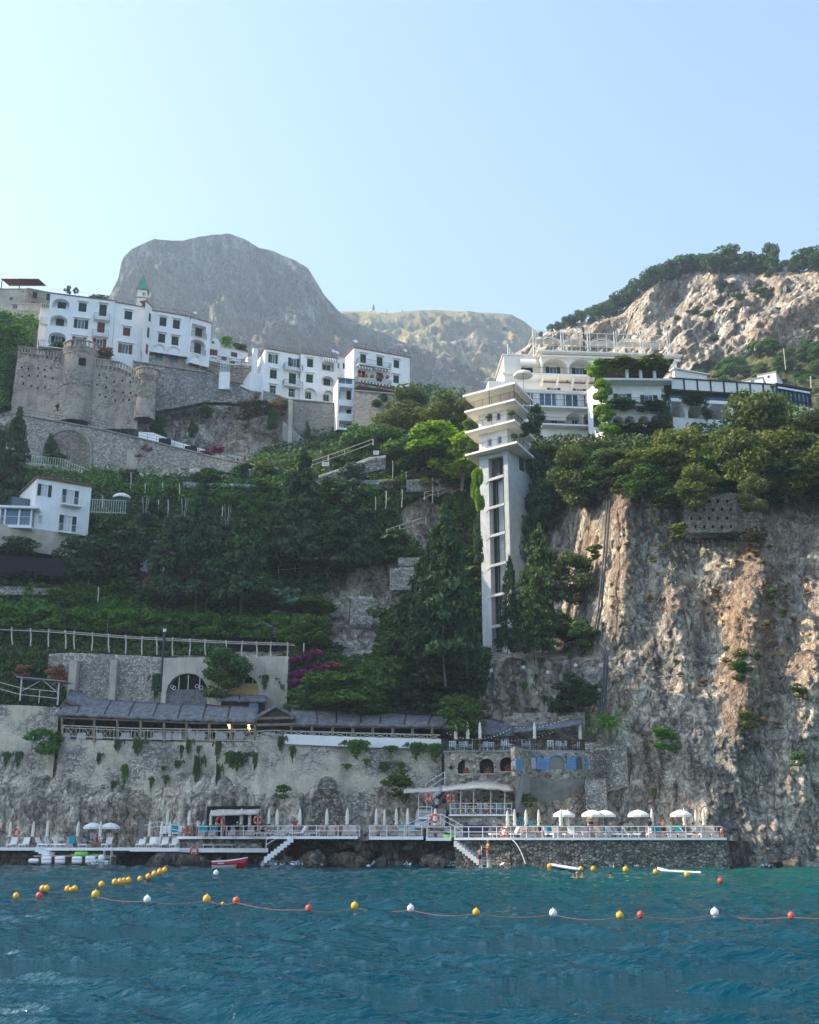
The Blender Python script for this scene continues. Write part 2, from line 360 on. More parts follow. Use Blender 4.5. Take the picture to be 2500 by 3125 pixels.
# ================================================================ terrain
CX=np.array([-300,0,300,700,1000,1250,1420,1560,1700,1830,1900,2100,2300,2500,2800],float)
CT={2700:[129,127,124.5,120,118.6,117.5,117,116,115.5,115,114,113,111.5,111.5,113],
2560:[129,127,124.5,120,118.6,117.5,117,116,115.5,115,114.5,113.5,112,112,114],
2450:[129.6,127.4,124.6,120.4,119.4,118.6,119,118,117,116,116,115,114,113,115],
2350:[131.5,130,128.3,122.6,121.8,121,121,120,119,117.5,117,116,115,114,116],
2262:[132,130.6,129,123.2,122.6,122,122,122,120.5,118.5,118,117,116,115,117],
2235:[137,136,135,131,130,129,127,126,125,120,119,118,117,116,118],
2120:[137.5,136.5,135.5,132,131,131,128.5,126.5,126,121.5,120,119,118,117,119],
2010:[138,137,136.5,134,133.5,134,130,127.5,127,124,122,121,120,119,121],
1990:[141,140,139.5,139,138,139,145,143.5,136,125.5,122.5,121.5,120.5,119.5,121.5],
1900:[142,141,142,143,141,142,147.5,146,138,127,124,122,121,120,122],
1750:[144,143,146,149,147,147,151,149,140,130,126,124,123,122,124],
1645:[146,145.5,149,152,150,149.5,153,151,142,131,128,126,125,124,126],
1600:[150,149,152,154,151,151,155,152,143,132,128.5,126.5,125.5,125,127],
1500:[160,158,157,157,154,153,157,154,146,135,131,129,128,127,129],
1405:[172,172,170,168,164,160,154,149,146,141,138,137,136,136,137],
1385:[174,174,175.5,177,175,165,155,150,147,142,139,138,137,137,138],
1300:[175,174.6,176,181,184,177,163,154,151,148,147,147,147,147,148],
1200:[183,183,186,188,190,186,174,166,165,165,165,165,165,165,165],
1000:[186,186,188,190,192,190,186,180,180,180,180,180,180,180,180]}
ys=np.array(sorted(CT)); TB=np.array([CT[int(y)] for y in ys],float)
def Dep(X,Y):
    X=np.clip(np.asarray(X,float),CX[0],CX[-1]); Y=np.clip(np.asarray(Y,float),ys[0],ys[-1])
    i=np.clip(np.searchsorted(CX,X)-1,0,len(CX)-2); j=np.clip(np.searchsorted(ys,Y)-1,0,len(ys)-2)
    a=(X-CX[i])/(CX[i+1]-CX[i]); a=a*a*(3-2*a)*.5+a*.5; b=(Y-ys[j])/(ys[j+1]-ys[j])
    return (TB[j,i]*(1-a)+TB[j,i+1]*a)*(1-b)+(TB[j+1,i]*(1-a)+TB[j+1,i+1]*a)*b
def inpoly(X,Y,poly):
    X=np.asarray(X,float);Y=np.asarray(Y,float);c=np.zeros(X.shape,bool);n=len(poly)
    for i in range(n):
        x0,y0=poly[i];x1,y1=poly[(i+1)%n]
        if y0==y1: continue
        c^=((y0>Y)!=(y1>Y))&(X<(x1-x0)*(Y-y0)/(y1-y0)+x0)
    return c
# vegetated areas of the photograph's slope (pixels) -> albedo + ground cover
VEG=[[(-300,1380),(60,1300),(60,1400),(150,1450),(700,1470),(720,1420),(1010,1300),(1240,1180),(1420,1200),(1440,1380),(1490,1450),(1500,1990),(1480,2120),(1400,2180),(1290,2190),(900,2160),(830,2080),(860,2010),(960,1990),(700,1960),(660,2000),(300,2010),(-300,2030)],
     [(-300,960),(120,970),(110,1060),(50,1090),(40,1250),(-300,1300)],
     [(1560,1350),(1750,1345),(2060,1350),(2110,1310),(2280,1300),(2800,1270),(2800,1540),(2300,1500),(2250,1400),(2100,1500),(1830,1490),(1800,1560),(1660,1500),(1640,1640),(1700,1720),(1600,1800),(1590,1990),(1500,1990)],
     [(1250,1990),(1500,1990),(1440,2080),(1330,2200),(1200,2190)],
     [(-300,2000),(200,2010),(210,2150),(190,2200),(-300,2200)]]
BARE=[[(1220,1540),(1300,1520),(1390,1560),(1350,1620),(1300,1700),(1230,1620)],[(1000,1750),(1290,1700),(1290,1780),(1220,1850),(1190,1920),(1170,1990),(1080,1960),(1010,1900),(980,1860)],
      [(930,1850),(1050,1860),(1110,1950),(1070,1990),(990,1960)],[(430,1660),(560,1640),(600,1780),(430,1800)],[(0,1790),(60,1770),(200,1790),(180,1830),(0,1820)],[(540,1860),(830,1900),(900,1960),(740,1960),(580,1920)],
      [(60,1620),(230,1620),(190,1740),(60,1700)],[(1090,1960),(1140,1955),(1140,2010),(1020,2010)]]
def blur(a,k,it=2):
    for _ in range(it):
        for ax in (0,1):
            p=np.pad(a,[(k,k) if ax==0 else (0,0),(k,k) if ax==1 else (0,0)],mode='edge'); cs=np.cumsum(p,axis=ax)
            a=((cs[2*k:,:]-np.pad(cs,((1,0),(0,0)))[:-2*k-1,:])[:a.shape[0]] if ax==0 else (cs[:,2*k:]-np.pad(cs,((0,0),(1,0)))[:,:-2*k-1])[:,:a.shape[1]])/(2*k+1)
    return a
gx=np.arange(-300,3404,4.0); gy=np.arange(1000,2700,4.0)
GX,GY=np.meshgrid(gx,gy)
VM=np.zeros(GX.shape)
for p in VEG: VM[inpoly(GX,GY,p)]=1
for p in BARE: VM[inpoly(GX,GY,p)]=0
VMs=blur(VM.copy(),4,2)
DM=Dep(GX,GY); DM=blur(DM,2,1)
PT=PN(GX,GY,DM)
rock=1-VMs
n1=fbm(PT*np.array([.07,.07,.05]),4,1,ridge=True); n2=fbm(PT*np.array([.22,.22,.13]),5,5,ridge=True,gain=.55); n3=fbm(PT*np.array([.9,.9,.55]),4,9,ridge=True,gain=.55)
rightc=np.clip((GX-1500)/300,0,1)
low=np.clip((GY-2250)/120,0,1)
amp=rock*(1.0+.05*rightc)*np.where((GX<1400)&(GY>1985),np.interp(GY,[1985,2370,2460],[.22,.25,1.0]),1.0)*np.where((GY>2280)&(GX>1300)&(GX<1850),.45,1.0)
lean=fbm(PT*np.array([.5,.5,.06]),4,21)
nv=fbm(PT*np.array([.34,.34,.09])+lean[...,None]*.3,5,61,ridge=True,gain=.55)
bl=fbm(PT*np.array([.16,.16,.11])+.4*n2[...,None],4,71,gain=.55)*7; fb=bl-np.floor(bl); bl=(np.floor(bl)+np.clip(fb*3.2,0,1))/7
fine=fbm(PT*np.array([1.4,1.4,.9]),3,81,ridge=True,gain=.7)
disp=amp*(-1.0*n1-.62*nv-.5*n2+2.3*bl-.5*n3-.24*fine)+(1-rock)*.5*n1
# warm protruding rib on the right cliff (X~1850-1950) facing the sun
rib=np.exp(-((GX-1905-(GY-1900)*.03)/60)**2)*np.clip((2050-GY)/250,0,1)*np.clip((GY-1450)/60,0,1)
disp=disp+rib*3.0
rib2=np.exp(-((GX-(2260-(GY-2100)*.12))/70)**2)*np.clip((GY-1500)/200,0,1); disp=disp+rib2*3.4*np.clip((2480-GY)/250,0,1)
rib3=np.exp(-((GX-(2470-(GY-2000)*.10))/60)**2)*np.clip((GY-1550)/200,0,1); disp=disp+rib3*3.0*np.clip((2500-GY)/250,0,1)
rib4=np.exp(-((GX-(2080+(GY-2000)*.15))/45)**2)*np.clip((GY-1600)/200,0,1); disp=disp+rib4*1.6
PT2=PT.copy(); PT2[...,1]-=disp; PT2[...,2]+=.25*n3*rock
TOPX=[-300,0,60,130,200,560,640,700,760,790,1250,1330,1500,1560,1700,1900,2100,2200,2500,2800]
TOPY=[985,975,1010,1075,1090,1130,1110,1120,1150,1190,1225,1215,1240,1290,1335,1335,1330,1300,1300,1300]
topm=GY>=np.interp(GX,TOPX,TOPY)
dryA=np.clip(rightc*1.0,0,1)*np.clip((2500-GY)/300,0,1)*(1-VMs)*np.clip(.55+.5*(rib+rib2)+.25*np.clip((GX-2150)/150,0,1),0,1)
def splitobj(name,cm,mat,extra=None):
    return grid_mesh(name,PT2,[mat],mask=topm&cm,smooth=False,attr={'veg':VMs*1.0,'dry':dryA})
M['cliff']=rockmat('cliff_limestone',(.33,.30,.26),(.69,.61,.49),(.64,.43,.24),1.0,.82,1.0,dry=True)
M['hillrock']=rockmat('hillside_rock',(.36,.33,.28),(.68,.62,.52),(.62,.46,.30),1.0,.6,.8)
M['searock']=rockmat('wet_sea_rock',(.10,.095,.085),(.24,.22,.19),(.20,.14,.07),1.8,.8,.8,veg=False)
cmL=GX<=1560; cmR=GX>=1560
tag(splitobj('hillside',cmL,M['hillrock']),'steep terraced hillside of scrub and pale rock above the beach club',kind='structure')
tag(splitobj('cliff',cmR,M['cliff']),'tall grey limestone cliff dropping into the sea',kind='structure')
TT=lambda X,Y,off=0: P(X,Y,float(Dep(X,Y))-off)
# plateau behind the rim so the slope has a top from other positions
xs=np.arange(-300,3401,50.0); yt=np.interp(xs,TOPX,TOPY)
base=PN(xs,yt,Dep(xs,yt)); rows=[base-np.array([0,-.5,.8]),base+np.array([0,12,1.0]),base+np.array([0,45,5])]
rows[2][:,0]*=1.25
tag(grid_mesh('plateau',np.stack(rows[::-1]),[M['hillrock']],attr={'veg':np.ones((3,len(xs)))}),'scrubby shelf of ground behind the cliff edge',kind='structure')
# shore rocks under the decks
SX=np.array([-300,0,160,400,600,800,1100,1300,1500,1700,2000,2180,2230,2300]); SDp=np.array([123.5,122.5,122,119.5,118,115.5,114.5,113,110.4,109.6,109.0,109.0,112.5,113.5])
SHORE=lambda X: np.interp(X,SX,SDp)
gx2=np.arange(-300,2300,5.0); gz=np.linspace(-1.4,2.45,26)
A,B=np.meshgrid(gx2,gz); D0=SHORE(A); topz=np.interp(A,[0,100,110,600,640,700,1130,1160,1200,1560,2300],[1.3,1.3,1.0,1.2,1.3,2.3,2.3,2.9,2.2,2.3,2.3]); B=-1.4+(B+1.4)*(topz+1.4)/3.85
wx=(A-1250)/F*D0*1.045; pts=np.stack([wx,D0+(B+1.4)*.12,B],-1)
m1=fbm(pts*np.array([.35,.35,.5]),5,31,ridge=True,gain=.6); m2=fbm(pts*np.array([1.3,1.3,1.3]),4,41,ridge=True)
cave=np.zeros(A.shape)
for cx,w_,hh in ((515,85,1.0),(700,30,1.2),(940,50,1.6),(1010,50,1.7),(1080,24,1.4),(1155,14,1.0),(800,50,1.0)):
    cave+=np.clip(1.3-((A-cx)/w_)**2-np.clip((B-hh*.2)/hh,0,9)**2,0,1)*(2.2 if cx!=515 else 4.5)
ra=np.interp(A,[-300,100,1500,1560,1640,2250,2300],[.8,.8,1.0,.8,.35,.3,.4])
pts[...,1]-= ra*(-1.0*m1-.45*m2)*np.clip((topz-B)/.5,.1,1)*1.0-.35 - cave*.8
pts[...,0]+= .2*m2
tag(grid_mesh('shore_rock',pts,[M['searock']]),'dark wet rocks and shallow caves under the sun decks',kind='structure')
def ground_strip(name,xa,xb,zf,label,mat=None):
    pass
# ---------------------------------------------------------------- far mountains
def hill(name,sil,Ybot,dtop,dbot,label,mat,step=(5,5),a=(40,14,5),seed=3,veg=None,dry=None,back=.35,sc=.01,tilt=0,expn=1.0,frz=(1,1,.6)):
    sx=np.array([p[0] for p in sil],float); sy=np.array([p[1] for p in sil],float)
    xs=np.arange(sx[0],sx[-1]+1,step[0]); n=int((Ybot-sy.min())/step[1])
    tt=np.linspace(0,1,n)[:,None]; top=np.interp(xs,sx,sy)[None]
    jit=fbm(np.stack([xs*.03,xs*0,xs*0],-1),4,seed)[None]*3
    Yg=(top+jit)*(1-tt)+Ybot*tt; Xg=np.repeat(xs[None],n,0)
    D=dtop*(1-tt**expn)+dbot*tt**expn+(2180-Xg)*tilt
    V=PN(Xg,Yg,D); s=sc
    q=V*np.array(frz)
    dd=a[0]*fbm(q*s,4,seed,ridge=True)-a[1]*fbm(q*s*4,5,seed+7,ridge=True,gain=.62)-a[2]*fbm(V*np.array([1,1,.25])*s*14,4,seed+9,ridge=True,gain=.65)
    bk=fbm(V*s*3,4,seed+19)*6; bf=bk-np.floor(bk); dd=dd+a[1]*1.3*(np.floor(bk)+np.clip(bf*3,0,1))/6
    V[...,1]-=dd*np.clip(tt*8+.03,0,1)
    ve=(veg(Xg,Yg,V) if veg else 0*Xg); dr=(dry(Xg,Yg,V) if dry else 0*Xg)
    # back side
    b1=V[:1].copy(); b1[...,1]+=dtop*back*.5; b1[...,2]-=abs(dtop)*.03; b2=V[:1].copy(); b2[...,1]+=dtop*back; b2[...,2]*=.3
    V2=np.concatenate([b2,b1,V]); z=np.zeros((2,Xg.shape[1]))
    o=grid_mesh(name,V2,[mat],attr={'veg':np.concatenate([z,ve]),'dry':np.concatenate([z,dr])})
    tag(o,label,kind='structure'); return V
M['mtn']=rockmat('mountain_rock',(.095,.11,.105),(.36,.36,.32),(.34,.29,.16),.13,.7,14,dark=1.0,vegc=[(.07,.10,.04),(.17,.17,.07),(.38,.29,.12)])
M['grassmtn']=rockmat('grassy_mountain_rock',(.15,.15,.14),(.26,.25,.22),(.42,.30,.12),.12,.9,6)
M['hillcliff']=rockmat('sunny_cliff_rock',(.40,.35,.29),(.74,.66,.54),(.72,.52,.33),.45,.6,2.0)
sil1=[(250,980),(335,900),(360,850),(372,790),(400,760),(470,728),(560,733),(600,722),(640,715),(700,712),(740,725),(790,755),(830,765),(900,795),(940,820),(990,900),(1030,945),(1060,970),(1150,1010),(1250,1050),(1350,1090),(1420,1130),(1500,1190)]
def vg(X,Y,V): 
    return np.clip(.75*np.exp(-((X-950)/300)**2-((Y-1030)/60)**2)+.5*np.exp(-((X-530)/110)**2-((Y-918)/14)**2)+.35*fbm(V*.006,4,5)+.25*((Y>930)&(X<700))*1.0-.05,0,1)
hill('mountain',sil1,1260,1400,1150,'huge bare grey limestone mountain closing the valley',M['mtn'],a=(60,44,18),tilt=-.2,veg=vg,sc=.004,seed=13)
sil2=[(900,960),(1050,950),(1090,948),(1140,950),(1200,955),(1280,946),(1400,950),(1500,956),(1560,960),(1600,980),(1635,1010),(1680,1060),(1750,1120)]
M['grassmtn']=rockmat('grassy_mountain_rock',(.20,.20,.15),(.42,.38,.22),(.62,.46,.16),.12,.95,6,veg=True,vegc=[(.11,.14,.05),(.27,.25,.08),(.44,.33,.12)])
hill('ridge',sil2,1260,1500,1050,'lower grassy mountain ridge behind the hotel',M['grassmtn'],a=(60,30,9),veg=lambda X,Y,V:np.clip(.55+.6*fbm(V*.008,4,8),0,.9),sc=.005,seed=23)
sil3=[(1560,1090),(1640,1030),(1690,1000),(1760,985),(1830,975),(1900,950),(1960,880),(2000,855),(2060,830),(2120,815),(2200,812),(2300,815),(2380,815),(2440,830),(2500,815),(2620,800),(2800,780),(3600,760)]
def vgh(X,Y,V): return np.clip(.75*np.exp(-((X-2230)/60)**2-((Y-905)/45)**2)+.7*np.exp(-((X-2320)/40)**2-((Y-890)/60)**2)+.5*fbm(V*.03,4,5)+np.clip((Y-np.interp(X,[1560,1800,1960,2100,2300,2800],[1200,1190,1300,1130,1080,1030]))/40,0,1)*1.2,0,1)
VH=hill('headland',sil3,1420,400,300,'sunlit tan limestone cliff with scrub along its rim',M['hillcliff'],a=(26,10,5),veg=vgh,sc=.013,seed=43,tilt=.11,step=(5,5),frz=(1,1,.35))
sil4=[(2030,1190),(2100,1160),(2160,1135),(2260,1100),(2350,1060),(2420,1065),(2500,1060),(2800,1040),(3600,1000)]
M['vineyard']=rockmat('vineyard_slope',(.10,.11,.05),(.16,.17,.07),(.22,.17,.09),.8,.5,.6)
V4=hill('slope',sil4,1420,300,215,'green terraced vineyard slope on the right',M['vineyard'],a=(6,2,.6),veg=lambda X,Y,V:np.full(X.shape,.42),sc=.03,seed=53)
# unseen ridge added left of the frame, shaped to shade the bay's left half
def occl():
    sh=450*math.tan(R(SUNY)); tn=sd.z/abs(sd.x)
    yk=[y+sh for y in (60,88,100,112,119,135,160,190,240)]; hk=[210,300,3+tn*462,5+tn*466,44+tn*456,62+tn*440,72+tn*424,80+tn*412,300]
    yy=np.linspace(yk[0],yk[-1],80); xx=np.linspace(-640,-440,30); rid=np.interp(yy,yk,hk); A,B=np.meshgrid(xx,yy); t=(A+440)/(-200.0)
    prof=np.interp(t,[0,.05,.12,.5,1],[-.01,.9,1.0,.9,-.01]); Z=prof*rid[:,None]; V=np.stack([A,B,Z],-1); nz=fbm(V*.03,4,3); V[...,2]+=6*nz*(t>.02)*(t<.97); V[...,0]+=6*fbm(V*.05,4,8)
    e=np.clip(np.minimum(B-yy[0],yy[-1]-B)/12,0,1); V[...,2]*=e
    tag(grid_mesh('hill',V,[M['hillrock']],attr={'veg':np.full(A.shape,.6)}),'scrubby headland beyond the left of the bay, shading it',kind='structure')
occl()
# ================================================================ water
def water():
    m,nt,b=newmat('sea_water'); t=NT(nt); co=t.coord()
    big=t.noise(co,.035,3,.5); 
    near=t.node('ShaderNodeSeparateXYZ'); t.L.new(t.node('ShaderNodeNewGeometry').outputs['Position'],near.inputs[0])
    # sea floor depth: shallow sandy patch to the right near the cliff, deep elsewhere
    fx=t.math('MULTIPLY',t.math('SUBTRACT',near.outputs[0],-6),.03,True); fy=t.math('MULTIPLY',t.math('SUBTRACT',near.outputs[1],25),.02,True)
    sh=t.math('MULTIPLY',fx,fy); sh=t.math('ADD',sh,t.math('MULTIPLY',t.math('SUBTRACT',big,.55),.5),True)
    c=t.mix(sh,WDEEP,WSHAL)
    t.L.new(c,b.inputs['Base Color']); b.inputs['Roughness'].default_value=.04; b.inputs['IOR'].default_value=1.33; b.inputs['Specular IOR Level'].default_value=.27
    n=t.bump(t.noise(t.coord((.7,1.7,1)),1.6,4,.55,.3),1.0,.13,None); n2=t.bump(t.noise(t.coord((.8,1.5,1)),5,3,.6),.8,.045,b,n)
    # projected rows: dense near
    ds=np.concatenate([np.geomspace(4,14,40)[:-1],np.geomspace(14,140,520)]); us=np.linspace(-.95,.95,900)
    D,U=np.meshgrid(ds,us,indexing='ij'); X=U*D; Y=D.copy(); Z=np.zeros_like(X)
    rg=np.random.default_rng(5)
    q=np.stack([X*.05,Y*.05,0*X],-1); X0=X+3*vnoise(q,3); Y0=Y+3*vnoise(q,4)
    for k in range(30):
        L=.42*1.15**k; th=rg.normal(1.5,.6); kx,ky=math.cos(th)*2*math.pi/L,math.sin(th)*2*math.pi/L
        fade=np.clip(L/(D*.0044*3.2)-.25,0,1)
        ph=rg.uniform(0,6.28); s=np.sin(kx*X0+ky*Y0+ph); Z+= .0085*L**.82*fade*(1-2*np.abs(s))*(.55 if L>6 else 1)
    Z*=WAMP; V=np.stack([X,Y,Z],-1)
    # fill out the bay as far flat rows on both sides
    o=grid_mesh('water',V,[m],smooth=True); tag(o,'rippled dark teal sea water in the foreground bay',kind='structure')
    mb=MB(); z=-.25
    mb.quad((-2500,-1500,z),(2500,-1500,z),(2500,900,z),(-2500,900,z)); s=mb.build('sea',m); tag(s,'open sea around the bay',kind='structure')
    return m
M['water']=water()
# ================================================================ haze
def haze():
    m=bpy.data.materials.new('haze_air'); m.use_nodes=True; nt=m.node_tree
    for n in list(nt.nodes): nt.nodes.remove(n)
    out=nt.nodes.new('ShaderNodeOutputMaterial'); v=nt.nodes.new('ShaderNodeVolumePrincipled'); nt.links.new(v.outputs[0],out.inputs['Volume'])
    v.inputs['Color'].default_value=(.62,.80,1,1); v.inputs['Density'].default_value=HAZE; v.inputs['Anisotropy'].default_value=.3
    mb=MB(); mb.box(-3200,-1600,-3,3200,2300,1050); o=mb.build('haze',m); tag(o,'pale blue summer haze fading the far mountain',kind='stuff')
if HAZE>0: haze()
# ================================================================ building tools
class Fac:
    def __init__(s,XL,YL,XR,YR,dL,dR=None):
        s.A=P(XL,YL,dL)
        if dR is None:
            r=ray(XR,YR); t=(s.A.z-H)/r.z; B=Vector((0,0,H))+r*t
        else: B=P(XR,YR,dR)
        s.r=(B-s.A); s.r.z=0; s.w=s.r.length; s.r.normalize(); s.n=Vector((s.r.y,-s.r.x,0)); s.zt=s.A.z
        if s.n.y>0 and abs(s.n.y)>.5: s.n=-s.n
        s.o=Vector((s.A.x,s.A.y,0)); s.B=s.o+s.r*s.w
    def off(s,d):
        f=Fac.__new__(Fac); f.__dict__.update(s.__dict__); f.o=s.o+s.n*d; f.A=s.A+s.n*d; return f
    def uv(s,X,Y):
        q=ray(X,Y); c=Vector((0,0,H)); t=(s.o-c).dot(s.n)/q.dot(s.n); p=c+q*t; return (p-s.o).dot(s.r),p.z
    def pt(s,a,z,o=0): 
        q=s.o+s.r*a+s.n*o; return Vector((q.x,q.y,z))
    def rect(s,Xc,Yc,w,h):
        return s.uv(Xc-w/2,Yc)[0],s.uv(Xc+w/2,Yc)[0],s.uv(Xc,Yc+h/2)[1],s.uv(Xc,Yc-h/2)[1]
def fbox(mb,f,s0,s1,z0,z1,o0,o1):
    a,b,c,d=f.pt(s0,z0,o1),f.pt(s1,z0,o1),f.pt(s1,z0,o0),f.pt(s0,z0,o0); u=Vector((0,0,z1-z0))
    mb.hexa([a,b,c,d,a+u,b+u,c+u,d+u])
def arcpts(s0,s1,z0,z1,rise,n=8):
    """left springing -> over -> right springing of an arch top inside the hole"""
    c=(s0+s1)/2; r=(s1-s0)/2; zs=z1-rise
    return [(c-r*math.cos(math.pi*i/n), zs+rise*math.sin(math.pi*i/n)) for i in range(n+1)]
def wallmesh(mb,f,s0,s1,z0,z1,holes,thick=.35,zt1=None):
    """front sheet with real openings and reveals"""
    S=sorted({s0,s1,*[min(max(h[0],s0),s1) for h in holes],*[min(max(h[1],s0),s1) for h in holes]})
    Z=sorted({z0,z1,*[min(max(h[2],z0),z1) for h in holes],*[min(max(h[3],z0),z1) for h in holes]})
    for a,b in zip(S,S[1:]):
        for c,d in zip(Z,Z[1:]):
            ms,mz=(a+b)/2,(c+d)/2
            if any(h[0]<ms<h[1] and h[2]<mz<h[3] for h in holes): continue
            mb.quad(f.pt(a,c),f.pt(b,c),f.pt(b,d),f.pt(a,d))
    for h in holes:
        a,b,c,d=h[:4]; rise=h[4] if len(h)>4 else 0; th=h[5] if len(h)>5 else thick
        mb.quad(f.pt(a,c),f.pt(b,c),f.pt(b,c,-th),f.pt(a,c,-th))
        if rise:
            ap=arcpts(a,b,c,d,rise); zs=d-rise
            mb.quad(f.pt(a,c),f.pt(a,c,-th),f.pt(a,zs,-th),f.pt(a,zs)); mb.quad(f.pt(b,c,-th),f.pt(b,c),f.pt(b,zs),f.pt(b,zs,-th))
            m=len(ap)//2
            for i in range(len(ap)-1):
                p,q=ap[i],ap[i+1]
                mb.quad(f.pt(*p),f.pt(*p,-th),f.pt(*q,-th),f.pt(*q))
                cx=a if i<m else b
                mb.quad(f.pt(cx,d),f.pt(*p),f.pt(*q))
            mb.quad(f.pt(a,d),f.pt(*ap[m]),f.pt(b,d))
        else:
            mb.quad(f.pt(a,d),f.pt(b,d),f.pt(b,d,-th),f.pt(a,d,-th))
            mb.quad(f.pt(a,c),f.pt(a,c,-th),f.pt(a,d,-th),f.pt(a,d)); mb.quad(f.pt(b,c,-th),f.pt(b,c),f.pt(b,d),f.pt(b,d,-th))
class Bd:
    def __init__(s,name,label,cat,org,group=None):
        s.o=Vector(org); s.root=empty(name,org,label,cat,group); s.holes=[]
    def part(s,name,mb,mat,parent=None,**k): return mb.build(name,mat,parent or s.root,s.o,**k)
    def wall(s,f,zb,depth=9,mat='white',roof='oldplaster',holes=None,s0=0,s1=None,zt=None,sides=True,par=0,eave=0,eavemat=None):
        holes=s.holes if holes is None else holes; s1=f.w if s1 is None else s1; zt=zt or f.zt
        mb=MB(); wallmesh(mb,f,s0,s1,zb,zt,holes)
        if sides:
            mb.quad(f.pt(s0,zb,-depth),f.pt(s0,zb),f.pt(s0,zt),f.pt(s0,zt,-depth)); mb.quad(f.pt(s1,zb),f.pt(s1,zb,-depth),f.pt(s1,zt,-depth),f.pt(s1,zt))
            mb.quad(f.pt(s1,zb,-depth),f.pt(s0,zb,-depth),f.pt(s0,zt,-depth),f.pt(s1,zt,-depth))
        w=s.part('wall',mb,M[mat])
        if roof:
            r=MB(); e=eave or .12
            fbox(r,f,s0-e,s1+e,zt+.003,zt+.18,-depth-e,e); s.part('roof',r,M[eavemat or roof])
        s.holes=[]; return w
    def shutter(s,f,a,b,c,d,mat,par,o=.05):
        mb=MB(); fbox(mb,f,a,b,c,d,o-.04,o); n=max(3,int((d-c)/.22))
        for i in range(n): 
            z=c+(d-c)*(i+.5)/n; fbox(mb,f,a+.06,b-.06,z-.02,z+.03,o+.001,o+.022)
        return s.part('shutter',mb,M[mat],par)
    def win(s,f,Xc,Yc,w,h,kind='closed',mat='green',hood=None,glass='glass',arch=0,frame='paint',hole=True):
        a,b,c,d=f.rect(Xc,Yc,w,h); return s.winr(f,a,b,c,d,kind,mat,hood,glass,arch,frame,hole)
    def winr(s,f,a,b,c,d,kind='closed',mat='green',hood=None,glass='glass',arch=0,frame='paint',hole=True,rec=.18):
        W=b-a; q=(a,b)
        if kind=='open': a,b=a+W*.26,b-W*.26
        if hole: s.holes.append((a,b,c,d,arch))
        fr=MB(); t=.06
        r0,r1=(-rec-.06,-rec) if hole else (.0,.06)
        fbox(fr,f,a,a+t,c,d,r0,r1); fbox(fr,f,b-t,b,c,d,r0,r1); fbox(fr,f,a+t,b-t,c,c+t,r0,r1); fbox(fr,f,a+t,b-t,d-t,d,r0,r1)
        if kind!='closed' and W>.7: fbox(fr,f,(a+b)/2-.035,(a+b)/2+.035,c+t,d-t,r0,r1)
        if hood: fbox(fr,f,q[0]-.25,q[1]+.25,d+.22,d+.32,-.02,.38)
        wd=s.part('window',fr,M[frame])
        if kind=='closed':
            m_=(a+b)/2; o=-.06 if hole else .12
            s.shutter(f,a+.01,m_-.012,c+.01,d-.01,mat,wd,o); s.shutter(f,m_+.012,b-.01,c+.01,d-.01,mat,wd,o)
        if kind=='open':
            s.shutter(f,q[0],a-.03,c,d,mat,wd,.06); s.shutter(f,b+.03,q[1],c,d,mat,wd,.06)
        p=MB(); fbox(p,f,a+t*.5,b-t*.5,c+t*.5,d-t*.5,r0+.012,r0+.03); s.part('pane',p,M[glass],wd)
        return wd
    def balcony(s,f,X0,X1,Yf,out=1.1,h=1.0,mat='iron',slab='white',Yc=None,z=None,s01=None,th=.14,nb=.16):
        a,b=(s01 if s01 else (f.uv(X0,Yf)[0],f.uv(X1,Yf)[0])); z=f.off(out).uv((X0+X1)/2,Yf)[1] if z is None else z
        m=MB(); fbox(m,f,a,b,z-th,z,.003,out); B=s.part('balcony',m,M[slab])
        s.railing(f,[(a,.02),(a,out-.05),(b,out-.05),(b,.02)],z,h,mat,B,nb); return B
    def railing(s,f,pts,z,h,mat,par,nb=.16,top=.03):
        m=MB()
        for (a,o),(b,p) in zip(pts,pts[1:]):
            u,v=f.pt(a,z+h,o),f.pt(b,z+h,p); m.tube(u,v,top,n=4); dz=Vector((0,0,h-.08)); m.tube(u-dz,v-dz,.02,n=4)
            n=max(1,int((v-u).length/nb))
            for i in range(n+1):
                q=u.lerp(v,i/n); m.tube(q-Vector((0,0,h)),q,.028 if i in(0,n) else .013,n=4,cap=False)
        return s.part('railing',m,M[mat],par)
    def loggia(s,f,Xc,Yc,w,h,rise=.5,dep=1.4,mat='white'):
        a,b,c,d=f.rect(Xc,Yc,w,h); s.holes.append((a,b,c,d,rise,dep))
        g=f.off(-dep); m=MB(); m.quad(g.pt(a,c),g.pt(b,c),g.pt(b,d),g.pt(a,d)); s.part('loggia',m,M[mat]); return g,(a,b,c,d)
def railrun(name,label,pts,h=1.0,mat='iron',nb=.5,rails=(1.0,.5),r=.03,cat='railing',group=None,post=.035,diag=False):
    o=Vector(pts[0]); root=None; m=MB()
    for a,b in zip(pts,pts[1:]):
        a=Vector(a);b=Vector(b)
        for k in rails: m.tube(a+Vector((0,0,h*k)),b+Vector((0,0,h*k)),r,n=4)
        n=max(1,round((b-a).length/nb))
        for i in range(n+1):
            q=a.lerp(b,i/n); m.tube(q,q+Vector((0,0,h)),post,n=4)
            if diag and i<n:
                q2=a.lerp(b,(i+1)/n); m.tube(q+Vector((0,0,h*.08)),q2+Vector((0,0,h*.95)),r*.7,n=4); m.tube(q+Vector((0,0,h*.95)),q2+Vector((0,0,h*.08)),r*.7,n=4)
    ob=m.build(name,M[mat],None,o); return tag(ob,label,cat,group)
